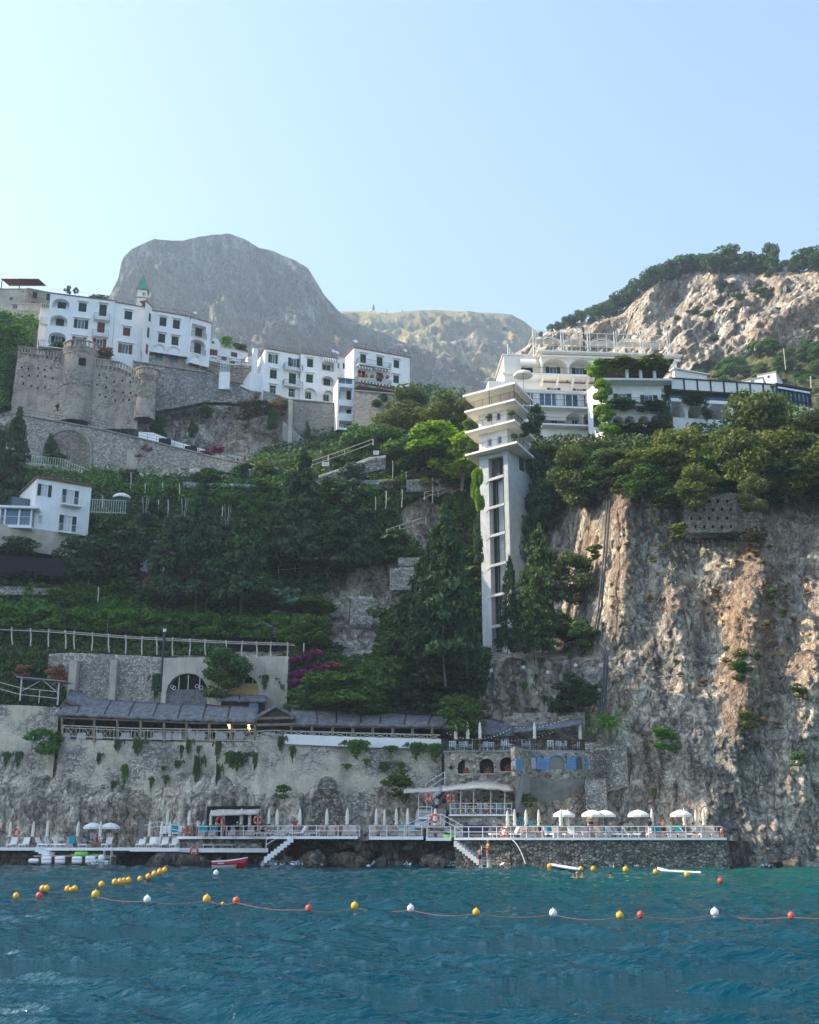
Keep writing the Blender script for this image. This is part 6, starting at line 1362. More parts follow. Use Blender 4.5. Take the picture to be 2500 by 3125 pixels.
m=MB(); p,q=dp(1360,zB,d=119.2),dp(1566,zB,d=119.2); m.quad(p,q,(q.x,q.y,zB+4),(p.x,p.y,zB+4)); B.part('rear_wall',m,M['housestone'])
c=P(*ZA(465,1215),119.1); 
f=Fac.__new__(Fac); f.o=Vector((c.x-1,119.15,0)); f.r=Vector((1,0,0)); f.n=Vector((0,-1,0)); f.w=2; f.zt=zB+3
m=MB(); ap=arcpts(.55,1.45,zB,zB+2.2,.45,8); m.path([f.pt(s_,z_,.06) for s_,z_ in [(.55,zB)]+ap+[(1.45,zB)]],.1,4); dr=B.part('door',m,M['paint']); m=MB(); m.poly(*[f.pt(s_,z_,.03) for s_,z_ in [(.55,zB)]+ap+[(1.45,zB)]]); B.part('doorway',m,M['dark'],dr)
m=MB(); fbox(m,f,-.7,.3,zB,zB+2,.02,.12); B.part('door_leaf',m,M['pipe'])
B=Bd('side_awning','narrow ragged pale awning left of the beach bar','awning',P(1300,2490,115.5)); canopy('awning',[P(1232,2418,114.5),P(1350,2413,113.6)],[P(1236,2410,117),P(1350,2405,117)],'reedlight',B.root,B.o,wave=.05,drop=.1,th=.06)
for x in (68,130,306): X=ZA(x,0)[0]; p=P(X,2414,114.5); q=P(X,2494,114.5); m=MB(); m.tube(q,p,.055); B.part('pole',m,M['palewood'])
m=MB(); p,q=P(1277,2494,114.2),P(1318,2494,114.2); m.box(p.x,p.y,p.z-.18,q.x,p.y+3,p.z); tag(m.build('balcony_floor',M['paint'],None,p),'small railed platform left of the stairs','platform'); rail_on('white railing of the small platform left of the stairs',[P(1277,2494,114.2),P(1318,2494,114.2)],1.0,nb=1.3)
# beach shelter in the middle
B=Bd('rock_shelter','pale reed roof over a dark grotto behind the middle deck','shelter',dp(720,ZU,d=119)); canopy('awning',[P(640,2486,115.8),P(790,2480,114.6)],[P(655,2474,120),P(800,2472,118)],'reedlight',B.root,B.o,wave=.04,drop=.15,th=.08)
for X,d in ((676,115.9),(787,114.9)): m=MB(); m.tube(dp(X,ZU,d=d),P(X,2482,d),.08); B.part('post',m,M['palewood'])
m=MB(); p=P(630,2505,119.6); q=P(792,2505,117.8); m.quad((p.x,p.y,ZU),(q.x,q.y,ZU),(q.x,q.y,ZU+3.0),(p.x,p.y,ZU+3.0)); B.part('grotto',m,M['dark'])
# ---- prototypes
def lounger(kind):
    r=empty('sun_lounger',(0,0,0),'x','sun lounger'); fm=M['paint']; cm=M['canvas' if kind=='white' else 'taupe']
    # axis: head at +y (inland), foot at -y; back raised
    m=MB()
    for s in (-.32,.32): m.box(s-.025,-.95,.26,s+.025,.45,.32)
    m.box(-.345,-.95,.26,.345,-.9,.32); m.build('frame',fm,r)
    for x in (-.32,.32):
        for y in (-.8,.3): m=MB(); m.tube((x,y,0),(x,y,.27),.03,n=5); m.build('leg',fm,r)
    m=MB(); m.box(-.33,-.97,.325,.33,.25,.40); 
    if kind!='white': m.box(-.36,-1.0,.08,.36,-.975,.39)
    m.build('seat',cm,r); m=MB(); a=R(58) 
    m.hexa([(-.33,.25,.33),(.33,.25,.33),(.33,.33,.30),(-.33,.33,.30),(-.33,.25+.85*math.cos(a),.33+.85*math.sin(a)),(.33,.25+.85*math.cos(a),.33+.85*math.sin(a)),(.33,.33+.85*math.cos(a),.30+.85*math.sin(a)),(-.33,.33+.85*math.cos(a),.30+.85*math.sin(a))]); m.build('backrest',cm,r)
    return r
PL={k:lounger(k) for k in ('white','taupe')}
for k in PL: PL[k].location=(0,0,-500)
def put(proto,p,rz=0,sc=1,label=None,group=None):
    o=place(proto,p,rz,sc,label,group); return o
cnt={}
def putl(kind,X,z,d,rz,label):
    p=dp(X,z,d=d); return put(PL[kind],p,R(rz),1.0,label,'sun loungers on the decks')
ordn=['first','second','third','fourth','fifth','sixth','seventh','eighth','ninth','tenth','eleventh','twelfth','thirteenth','fourteenth','fifteenth','sixteenth','seventeenth','eighteenth','nineteenth','twentieth','twenty first','twenty second','twenty third','twenty fourth']
zl=lambda x:x/3.8333
rows=[('lower left deck',ZL,[(zl(150),'white',123,0),(zl(295),'white',123,0),(zl(500),'white',122.5,70),(zl(605),'white',122.6,75),(zl(700),'white',122.4,75),(zl(820),'taupe',122.2,15),(zl(975),'taupe',122.2,60),(zl(1260),'white',122,-5)]),
('cave platform',ZL+.02,[(400+zl(120),'white',118.5,0),(400+zl(245),'white',118.5,0),(400+zl(300),'white',119.6,0),(400+zl(390),'white',118.4,0),(400+zl(510),'white',118.3,0)]),
('narrow lower ledge',ZL,[(400+zl(900),'taupe',117.5,75),(400+zl(1010),'taupe',117.3,75),(400+zl(1150),'taupe',117,-80)]),
('upper middle deck',ZU,[(400+zl(390),'white',119.6,0),(400+zl(535),'white',119.6,0),(400+zl(840),'taupe',116.8,0),(400+zl(960),'taupe',116.4,0),(400+zl(1190),'taupe',115.6,0),(400+zl(1280),'taupe',116.6,10),(400+zl(1390),'taupe',115.2,0),(400+zl(1540),'taupe',114.8,-60),(400+zl(1650),'taupe',114.6,-70),(800+zl(125),'taupe',114.8,-70),(800+zl(265),'taupe',114.8,-20),(800+zl(430),'white',114.6,-65),(800+zl(620),'taupe',114.4,-60),(800+zl(700),'taupe',115.5,0),(800+zl(810),'taupe',114.3,0),(800+zl(980),'taupe',114.4,0),(800+zl(1060),'taupe',114.1,0)]),
('small deck left of the stairs',ZU-.02,[(1126+12,'taupe',114.3,0),(1126+45,'taupe',114.2,0),(1126+75,'taupe',115.2,10),(1126+100,'taupe',114,0),(1126+130,'taupe',113.8,0),(1126+150,'taupe',114.8,0)]),
('stair foot deck',ZU-.12,[(1312,'taupe',113.0,0),(1346,'taupe',113.0,0)]),
('long right deck',ZR,[(1500+zl(90),'white',111,-70),(1500+zl(240),'white',110.8,-70),(1500+zl(330),'white',110.5,-70),(1500+zl(380),'taupe',109.8,0),(1500+zl(470),'taupe',109.6,0),(1500+zl(560),'taupe',110.6,0),(1500+zl(690),'white',110.2,35),(1500+zl(760),'taupe',109.3,0),(1500+zl(830),'taupe',110.2,30),(1500+zl(945),'white',110.2,0),(1500+zl(1040),'taupe',110,0),(1500+zl(1100),'taupe',109.0,0),(1500+zl(1250),'taupe',109.9,0),(1500+zl(1300),'taupe',110.2,25),(1500+zl(1435),'white',109.8,40),(1500+zl(1520),'taupe',109.5,60),(1500+zl(1630),'white',109.9,70),(1850+zl(520),'taupe',109.2,0),(1850+zl(620),'taupe',110.0,0),(1850+zl(745),'taupe',109.1,0),(1850+zl(870),'taupe',110.2,0),(1850+zl(960),'white',110.4,70),(1850+zl(1125),'taupe',108.9,0),(1850+zl(1250),'taupe',109.2,0)])]
for nm,z,L in rows:
    k={'white':0,'taupe':0}
    for X,kind,d,rz in L:
        putl(kind,X,z,d,rz,'%s %s sun lounger from the left on the %s'%(ordn[k[kind]],'white' if kind=='white' else 'beige towelled',nm)); k[kind]+=1
# turquoise towels draped over backs
m=MB(); a=R(58)
def towel_proto():
    m=MB(); n=6; L=[(.0,.62)]; 
    prof=[(.47,.10),(.50,.45),(.29+.85*math.cos(a)+.02,.36+.85*math.sin(a)+.03),(.22+.85*math.cos(a)-.05,.33+.85*math.sin(a)),(.30,.47),(.1,.43),(-.25,.425)]
    for (y0,z0),(y1,z1) in zip(prof,prof[1:]): m.quad((-.31,y0+.1*0,z0),(.30,y0,z0),(.32,y1,z1),(-.29,y1,z1))
    o=m.build('beach_towel',M['towel']); md=o.modifiers.new('t','SOLIDIFY'); md.thickness=.02; return tag(o,'x','towel')
tw=towel_proto()
for i,(X,z,d,rz,lb) in enumerate([(zl(845),ZL,122.1,15,'turquoise towel over a beige lounger on the lower left deck'),(zl(1050),ZL,122.15,60,'turquoise towel under the sunbather on the lower left deck'),(400+zl(495),ZU,119.3,0,'turquoise towel hanging beside white loungers at the left end of the upper deck'),(400+zl(830),ZU,116.7,0,'wide turquoise towel behind the walking waiter'),(400+zl(955),ZU,116.3,0,'turquoise towel left of the reed shelter posts'),(400+zl(1140),ZL,116.9,-80,'turquoise towel on the narrow lower ledge'),(400+zl(1215),ZU,115.7,0,'turquoise towel beside the woman with a white cap'),(1126+40,ZU-.02,114.3,0,'turquoise towel at the left of the small deck'),(1126+98,ZU-.02,114.1,0,'turquoise towel in the middle of the small deck'),(1126+135,ZU-.02,113.9,0,'turquoise towel at the right of the small deck'),(1500+zl(455),ZR,109.7,0,'turquoise towel behind the first sunbather of the right deck'),(1500+zl(555),ZR,110.7,0,'turquoise towel beside the lifebuoy end of the right deck'),(1500+zl(720),ZR,110.3,35,'turquoise towel on the white lounger before the first open parasol'),(1500+zl(820),ZR,110.3,30,'turquoise towel under the first open parasol'),(1500+zl(1040),ZR,110.1,0,'wide turquoise towel between the open parasols'),(1500+zl(1380),ZR,109.9,25,'turquoise towel right of the mother and child'),(1850+zl(605),ZR,109.9,0,'turquoise towel right of the man in black'),(1850+zl(745),ZR,109.3,0,'turquoise towel below the right open parasol'),(1850+zl(865),ZR,110.1,0,'light blue towel hanging below the right open parasol')]):
    put(tw,dp(X,z,d=d)+Vector((0,0,.015)),R(rz),1,lb,'turquoise towels on the loungers')
# parasols
def closed_parasol():
    r=empty('closed_parasol',(0,0,0),'x','parasol'); m=MB(); m.lathe((0,0,0),[(.25,0),(.25,.05),(.04,.09)],10); m.build('base',M['greyconc'],r); m=MB(); m.tube((0,0,.05),(0,0,1.25),.03,n=6); m.build('pole',M['wood'],r)
    m=MB(); pr=[(.05,1.05),(.20,1.12),(.16,1.28),(.11,1.34),(.17,1.5),(.165,1.8),(.13,2.2),(.08,2.5),(.03,2.62),(.001,2.66)]; m.lathe((0,0,0),pr,9); 
    v=m.v; m.v=[(x*(1+.14*math.sin(5*math.atan2(y,x))),y*(1+.14*math.sin(5*math.atan2(y,x))),z) for x,y,z in v]; m.build('canopy',M['cream'],r,smooth=True); return r
def open_parasol():
    r=empty('open_parasol',(0,0,0),'x','parasol'); m=MB(); m.lathe((0,0,0),[(.28,0),(.28,.06),(.04,.1)],10); m.build('base',M['greyconc'],r); m=MB(); m.tube((0,0,.05),(0,0,2.5),.028,n=6); m.build('pole',M['wood'],r)
    m=MB(); m.lathe((0,0,0),[(1.0,1.88),(1.02,2.08),(.8,2.28),(.5,2.43),(.2,2.52),(.001,2.55)],16); v=m.v
    m.v=[(x*(1+(-.03 if i%2 else .03)),y*(1+(-.03 if i%2 else .03)),z) for i,(x,y,z) in enumerate(v)]
    c=m.build('canopy',M['canvas'],r); md=c.modifiers.new('t','SOLIDIFY'); md.thickness=.012
    for k in range(8): t=math.pi*k/4; m=MB(); m.tube((0,0,2.1),(math.cos(t)*.85,math.sin(t)*.85,2.2),.012,n=4); m.build('rib',M['wood'],r)
    m=MB(); m.ball((0,0,2.6),.05,6); m.build('finial',M['wood'],r); return r
CPp,OPp=closed_parasol(),open_parasol()
CP_=[(zl(110),ZL,122.8),(zl(380),ZL,122.8),(zl(548),ZL,122.3),(zl(905),ZL,122.5),(zl(1168),ZL,121.2),
(400+zl(210),ZL+.02,119.8),(400+zl(355),ZL+.02,119),(400+zl(452),ZL+.02,118.2),(400+zl(413),ZU,119.6),(400+zl(672),ZU,118),(400+zl(838),ZL,117.7),(400+zl(990),ZL,117.4),(400+zl(925),ZU,116.8),(400+zl(1068),ZU,116.2),(400+zl(1283),ZU,115.9),(400+zl(1380),ZU,115.6),(400+zl(1605),ZU,115.4),(400+zl(1705),ZU,115.3),
(800+zl(170),ZU,115.2),(800+zl(438),ZU,115.4),(800+zl(755),ZU,115.4),(800+zl(995),ZU,115),(800+zl(1335),ZU-.02,114.8),(800+zl(1430),ZU-.02,115),(800+zl(1570),ZU-.02,114.6),(800+zl(1703),ZU-.02,114.4),
(1200+zl(495),ZU-.1,112.4),(1500+zl(195),ZR,112),(1500+zl(278),ZR,111.6),(1500+zl(412),ZR,111.8),(1500+zl(562),ZR,111.4),(1500+zl(822),ZR,108.9),(1500+zl(905),ZR,111),(1500+zl(1147),ZR,111.2),(1850+zl(553),ZR,110.4),(1850+zl(932),ZR,111),(1850+zl(1068),ZR,110.4),(1850+zl(1158),ZR,110.2)]
def nm_(X): return 'lower left deck' if X<310 else 'cave platform' if X<530 else 'middle deck' if X<1110 else 'small deck left of the stairs' if X<1250 else 'stair foot' if X<1400 else 'right deck'
kk={}
for X,z,d in CP_:
    n=nm_(X); n=n if z!=ZL or X<310 else 'narrow lower ledge'; kk[n]=kk.get(n,0)+1
    put(CPp,dp(X,z,d=d),X*.7,.97+.06*((X*7)%1),'%s closed cream parasol from the left on the %s'%(ordn[kk[n]-1],n),'closed parasols on the decks')
for X,z,d,lb in ((zl(1080),ZL,122.5,'open white parasol on the lower left deck above the waiter'),(zl(1280),ZL,123.2,'open white parasol, right one of the lower left deck'),(1500+zl(858),ZR,110.5,'open white parasol, leftmost on the right deck'),(1500+zl(1195),ZR,109.8,'open white parasol above the mother and child'),(1500+zl(1340),ZR,110.6,'open white parasol half behind the one above the mother and child'),(1850+zl(393),ZR,110,'open white parasol left of the man in black'),(1850+zl(893),ZR,109.7,'open white parasol right of the woman in black shorts')):
    put(OPp,dp(X,z,d=d),X,1.0,lb,'open white parasols on the decks')
# upper terrace parasols and furniture
zT=ztop+.15
def onT(x,d): return Vector((P(ZA(x,0)[0],2295,d).x,d,zT))
for i,(x,d) in enumerate(((351,117.4),(440,117.2),(532,117.0),(945,116.0+.9),(1290,117.4))):
    put(CPp,onT(x,d+.6),x,1.12,'%s tall closed parasol from the left on the upper terrace'%ordn[i],'closed parasols on the upper terrace')
pts=[onT(265,118.4),Vector((cp[0].x,cp[0].y+.15,zT))]+[Vector((p.x,p.y+.15,zT)) for p in cp[1:]]
A0=Vector((P(*ZA(265,868),118.1).x,118.2,zT)); railrun('terrace_railing','black iron railing around the upper terrace',[A0,Vector((cp[0].x,cp[0].y+.15,zT))]+[Vector((p.x,p.y+.15,zT)) for p in cp[1:]],1.05,'iron',.28,rails=(1,.08),r=.025,post=.02)
def armchair(mat='paint',cush='bluecush'):
    r=empty('terrace_chair',(0,0,0),'x','chair'); 
    for x in (-.28,.28):
        for y in (-.25,.25): m=MB(); m.tube((x,y,0),(x,y,.42),.025,n=4); m.build('leg',M[mat],r)
    m=MB(); m.box(-.3,-.28,.40,.3,.28,.48); m.build('seat',M[cush],r); m=MB()
    for i in range(6): m.box(-.29+i*.105,.25,.48,-.235+i*.105,.29,.92)
    m.box(-.3,.25,.88,.3,.3,.94); m.build('backrest',M[mat],r)
    for x in (-.31,.31): m=MB(); m.box(x-.02,-.28,.62,x+.02,.28,.66); m.build('armrest',M[mat],r)
    return r
ch=armchair()
for i,x in enumerate((330,385,410,450,556,610,720,760,870,905,1060,1110,1155,1250)):
    put(ch,onT(x,119.0+(i%2)*.6-.8*(1 if 700<x<1200 else 0)),R(160+i*37),1.15,'%s pale blue cushioned chair from the left on the upper terrace'%ordn[i],'cushioned chairs on the upper terrace')
def barchair(mat):
    r=empty('bar_chair',(0,0,0),'x','chair')
    for x in (-.2,.2):
        for y in (-.2,.2): m=MB(); m.tube((x*1.15,y*1.15,0),(x,y,.46),.02,n=4); m.build('leg',M['paint'],r)
    m=MB(); m.box(-.23,-.23,.45,.23,.23,.49); m.build('seat',M[mat],r); m=MB(); m.hexa([(-.23,.2,.49),(.23,.2,.49),(.23,.24,.49),(-.23,.24,.49),(-.22,.27,.95),(.22,.27,.95),(.22,.31,.95),(-.22,.31,.95)]); m.build('backrest',M[mat],r); return r
bc={'bluecush':barchair('bluecush'),'canvas':barchair('canvas')}
fx0=a_bar=dp(1372,zB,d=114.4)
for i,(x,mt) in enumerate(((330,'bluecush'),(358,'canvas'),(375,'bluecush'),(540,'bluecush'),(565,'canvas'),(640,'bluecush'),(668,'bluecush'),(700,'canvas'),(715,'bluecush'),(752,'bluecush'))):
    p=dp(ZA(x,0)[0],zB,d=114.6+(i%3)*.5); put(bc[mt],p,R(90*(i%4)+20),1.05,'%s %s chair from the left on the bar terrace'%(ordn[i],'pale blue' if mt=='bluecush' else 'cream'),'chairs on the bar terrace')
for x in (110,150,230):
    pass
def xtable():
    r=empty('folding_table',(0,0,0),'x','table'); m=MB(); m.box(-.4,-.35,.70,.4,.35,.74); m.build('top',M['canvas'],r)
    for y in (-.25,.25): m=MB(); m.tube((-.33,y,0),(.33,y,.7),.022,n=4); m.tube((.33,y,0),(-.33,y,.7),.022,n=4); m.build('leg_frame',M['canvas'],r)
    return r
xt=xtable()
for x,lb in ((425,'cross legged white table at the left of the bar terrace'),(480,'cross legged white table right of the left one on the bar terrace'),(610,'cross legged white table beside the man in the white robe')): put(xt,dp(ZA(x,0)[0],zB,d=114.3),0,1.05,lb,'folding tables on the bar terrace')
# lifebuoys
def lifebuoy():
    r=empty('lifebuoy',(0,0,0),'x','lifebuoy'); m=MB(); m.torus((0,0,0),.28,.075,'y',24,8); m.build('ring',M['orange'],r)
    m=MB()
    for k in range(4):
        t=math.pi/4+math.pi/2*k
        for q in (-.1,.0,.1): c=Vector((.28*math.cos(t+q),0,.28*math.sin(t+q))); m.ball(c,.083,6)
    m.build('band',M['whitep'],r); return r
lb0=lifebuoy()
for X,Y,d,l in ((zl(183),2420+zl(462),123.2,'orange lifebuoy on the rock at the far left'),(400+zl(660),2420+zl(440),116.2,'orange lifebuoy at the gap of the middle deck railing'),(400+zl(1040),2420+zl(328),115.9,'orange lifebuoy behind closed parasols under the reed shelter'),(400+zl(1482),2420+zl(316),114.7,'orange lifebuoy on the right post of the reed shelter'),(400+zl(738),2420+zl(678),116.9,'orange lifebuoy hanging low beside the water'),
    (1200+zl(412),2360+zl(283),113.9,'orange lifebuoy on the left awning pole'),(1200+zl(675),2360+zl(293),113.2,'orange lifebuoy on the corner pole of the bar awning'),(1200+zl(487),2360+zl(528),112.0,'orange lifebuoy on the stair landing'),(1200+zl(1300),2360+zl(690),109.9,'orange lifebuoy at the left of the right deck railing'),(1850+zl(1355),2420+zl(465),107.9,'orange lifebuoy at the right end of the deck, edge on')):
    put(lb0,P(X,Y,d-.12),R(65) if X>2150 else R(8),1.25,l,'orange lifebuoys')
# fenders, ladder, post, boats
def fender():
    m=MB(); m.lathe((0,0,0),[(.001,-.5),(.2,-.48),(.24,-.35),(.24,.35),(.2,.48),(.001,.5)],12); o=m.build('fender',M['whitep'],smooth=True); return tag(o,'x','fender')
fd=fender(); fd.rotation_euler=(0,R(90),0)
for X,ys_,l in ((395,(795,),''),(545,(770,806),''),(703,(768,803),''),(903,(770,802),''),(1060,(765,800),'')):
    for j,y in enumerate(ys_):
        p=P(zl(X),2420+zl(y),119.6); o_=fd if (X==395) else copy_tree(fd); o_.location=p; o_.rotation_euler=(0,R(90),0); o_.scale=(1.02,1.02,1.02); o_['label']='%s white fender on the quay edge, %s'%('lower' if j else ('upper' if len(ys_)>1 else 'single'),{395:'leftmost',545:'in the second stack',703:'in the third stack',903:'in the fourth stack',1060:'in the stack by the white ball'}[X]); o_['group']='white fenders along the lower quay'
m=MB(); m.ball((0,0,0),.36,16); b=m.build('ball_fender',M['whitep'],smooth=True); b.location=P(zl(1188),2420+zl(762),119.4); tag(b,'big round white fender left of the swimming ladder','fender')
q0=P(104,2614,120.2); m=MB(); e=P(352,2614,119.9); m.box(q0.x,q0.y,-.8,e.x,q0.y+2.5,q0.z); tag(m.build('quay',M['searock'],None,q0),'low dark landing quay on the left with a pale edge',kind='structure'); m=MB(); m.box(q0.x-.05,q0.y-.1,q0.z,e.x+.05,q0.y+2.5,q0.z+.1); tag(m.build('quay_edge',M['oldplaster'],None,q0),'pale top of the landing quay',kind='structure')
def ladder(X,d,ztop_,zbot,label,w=.5):
    p=dp(X,zbot,d=d); r=empty('ladder',p,label,'ladder'); 
    for s in (-w/2,w/2): m=MB(); pts=[Vector((s,0,0)),Vector((s,.1,ztop_-zbot)),Vector((s,.25,ztop_-zbot+.9)),Vector((s,.6,ztop_-zbot+.85)),Vector((s,.7,ztop_-zbot))]; m.path(pts,.03,5); m.build('rail',M['rail'],r)
    n=int((ztop_-zbot)/.3); 
    for i in range(n): m=MB(); m.tube((-w/2,.03,.2+i*.3),(w/2,.03,.2+i*.3),.025,n=4); m.build('rung',M['rail'],r)
ladder(zl(1265),119.2,q0.z+.1,-.5,'white swimming ladder beside the round fender',.75); ladder(1478,108.2,.9,-.6,'steel ladder where the two bathers stand')
def post(X,Yt,d,z,label):
    p=dp(X,z,d=d); r=empty('shower_post',p,label,'shower'); m=MB(); h=P(X,Yt,d).z-z; m.tube((0,0,0),(0,0,h),.05); m.build('pole',M['wood'],r); m=MB(); m.tube((-.15,0,h),(.12,0,h-.1),.05); m.build('head',M['paint'],r)
post(400+zl(42),2512,118.6,ZL,'slim shower post at the left end of the cave platform')
m=MB(); p=dp(400+zl(115),ZL,d=118.9); m.box(p.x-.28,p.y-.02,p.z+.9,p.x+.28,p.y+.02,p.z+2.7); tag(m.build('glass_screen',M['glass'],None,p),'grey glass screen behind the shower post','screen')
def boat():
    p=Vector(Pz(400+zl(1135),2648,0)); r=empty('rowing_boat',p,'small red rowing boat with white gunwale moored by the ledge','boat',rz=R(12)); L=4.6*.62; W_=.8; n=14; rows_=[]
    for i in range(n+1):
        t=i/n; x=-L/2*1.0+L*t; w=W_*(1-max(0,(t-.45)/.55)**2.2)*(.82+.18*min(1,t*3)); sh=.52+.32*t**2.2; keel=-.12+.10*t**4
        rows_.append([(x+ (0.28*t**3),-w,sh),(x+.2*t**3,-w*.86,sh*.45),(x+.1*t**3,-w*.5,keel+.04),(x,0,keel),(x+.1*t**3,w*.5,keel+.04),(x+.2*t**3,w*.86,sh*.45),(x+.28*t**3,w,sh)])
    V=np.array(rows_); 
    h=grid_mesh('hull',V,[M['redpaint'],M['whitep']],smooth=True); h.parent=r; md=h.modifiers.new('t','SOLIDIFY'); md.thickness=.04
    for poly in h.data.polygons:
        if poly.center.z<.12 : poly.material_index=1
    m=MB(); m.poly(*rows_[0]); m.build('transom',M['redpaint'],r)
    m=MB(); m.path([Vector(q[0])+Vector((0,0,.02)) for q in rows_],.05,5); m.path([Vector(q[-1])+Vector((0,0,.02)) for q in rows_],.05,5); m.tube(Vector(rows_[0][0]),Vector(rows_[0][-1]),.05); m.build('gunwale',M['whitep'],r)
    for x in (-.7,.2): m=MB(); m.box(x-.12,-.72,.36,x+.12,.72,.4); m.build('thwart',M['wood'],r)
    m=MB(); 
    for k in range(6): m.box(-.95+k*.09,-.83,.33,-.89+k*.09,-.76,.43)
    m.build('lettering',M['whitep'],r)
    m=MB(); m.ball((.55,-.86,.25),.1,8); m.build('fender',M['redb'],r); m=MB(); m.tube((-.75,0,.4),(-.75,0,.95),.02); m.build('mast',M['wood'],r)
boat()
def board(X,Y,X2,Y2,label,stripe,band='bluesh'):
    a=Vector(Pz(X,Y,.08)); b=Vector(Pz(X2,Y2,.08)); d=(b-a); L=d.length; r=empty('paddle_board',(a+b)/2,label,'paddle board',rz=math.atan2(d.y,d.x)); n=16; rows_=[]
    for i in range(n+1):
        t=i/n*2-1; w=.42*max(.02,(1-abs(t)**3.2))**.6; x=t*L/2; rz_=.0+.18*max(0,-t-.6)/.4
        rows_.append([(x,-w,.0+rz_),(x,-w*1.02,.09+rz_),(x,-w*.8,.13+rz_),(x,0,.14+rz_),(x,w*.8,.13+rz_),(x,w*1.02,.09+rz_),(x,w,.0+rz_)])
    h=grid_mesh('deck',np.array(rows_),[M['whitep']],smooth=True); h.parent=r; m=MB(); m.path([Vector((q[1][0],q[1][1]*1.03,q[1][2]-.04)) for q in rows_],.035,4); m.build('rim',M[band],r)
    if stripe: m=MB(); m.box(-.9,-.3,.145,.3,.3,.16); m.build('pad',M[stripe],r)
    return r
board(1678,2640,1772,2656,'fat white inflatable board floating nearest the steps','canvas'); board(2008,2659,2140,2666,'long white paddle board with an orange patch and blue edge','yellow')
def floatring(X,Y,z,d,label,mat,R0,flat_=.5,name='swim_ring',cat='pool float'):
    m=MB(); m.torus((0,0,0),R0,R0*.3,'z',20,8); o_=m.build(name,M[mat],smooth=True); o_.location=dp(X,z+R0*.3*flat_,d=d); o_.scale=(1,1,flat_*1.6); return tag(o_,label,cat)
M['lime']=flat('lime_plastic',(.20,.62,.08),.4,.1,3,spec=.5); M['navy']=flat('navy_cover',(.012,.02,.07),.6,.15,3); M['teal']=flat('teal_hose',(.10,.45,.50),.5,.1,3)
floatring(zl(968),0,q0.z+.1,120.6,'lime green swim ring lying on the low quay','lime',.55,.9); floatring(1200+zl(655),0,ZU-.12,112.2,'lime green float on the small deck by the stairs','lime',.5,.7)
m=MB(); m.lathe((0,0,0),[(.001,0),(.18,.01),(.16,.09),(.001,.1)],12); o_=m.build('paddle_board',M['lime'],smooth=True); o_.location=dp(zl(1145),q0.z+.1,d=120.6); o_.scale=(4.4,1.6,1); tag(o_,'flat green board lying on the low quay','paddle board')
m=MB(); m.lathe((0,0,0),[(.001,0),(.15,.01),(.13,.08),(.001,.1)],12); o_=m.build('float',M['yellow'],smooth=True); o_.location=dp(zl(885),q0.z+.1,d=120.3); o_.scale=(2.2,1.4,1); tag(o_,'yellow float lying left of the green swim ring','pool float')
p=dp(1452,ZR,d=112.3); m=MB(); m.hexa([(-.85,-.5,0),(.85,-.5,0),(.85,.5,0),(-.85,.5,0),(-1.0,-.6,.75),(1.0,-.6,.75),(1.0,.6,.75),(-1.0,.6,.75)]); o_=m.build('covered_dinghy',M['navy'],None); bv=o_.modifiers.new('b','BEVEL'); bv.width=.22; bv.segments=3; o_.location=p+Vector((0,0,.35)); o_.scale=(1.35,1,1.1); tag(o_,'navy covered dinghy parked at the foot of the stairs','dinghy')
m=MB(); 
rr=random.Random(5); pts_=[P(1590+18*math.cos(t*1.0)+t*1.0,2507+16*math.sin(t)+t*.5,113.4) for t in np.linspace(0,31,120)]; m.path(pts_,.035,4); tag(m.build('hose',M['teal'],None,pts_[0]),'coiled turquoise hose hanging on the rock by the bar','hose')
m=MB(); pts_=[P(1550+ (t**.8)*54,2559+t**1.7*78,109.0-t*2.2) for t in np.linspace(0,1,14)]; m.path(pts_,.035,4); tag(m.build('mooring_rope',M['rail'],None,pts_[0]),'white rope running from the right deck down into the sea','rope')
p=dp(1688,ZR,d=112.8); m=MB(); m.box(-1.9,-.3,0,1.9,.3,.85); m.box(-2.0,-.4,.85,2.0,.4,.95); o_=m.build('low_shed',M['greyconc']); o_.location=p; tag(o_,'low grey plant box with a pale lid against the right cliff','shed')
m=MB(); p=dp(1492,0,d=108.3); m.lathe((p.x,p.y,-1),[(.28,0),(.26,1.45),(.3,1.48),(.3,1.6),(.001,1.62)],12); tag(m.build('bollard_stone',M['oldplaster'],None,p),'short round stone pier the old bather stands on','pier')
zP=.62
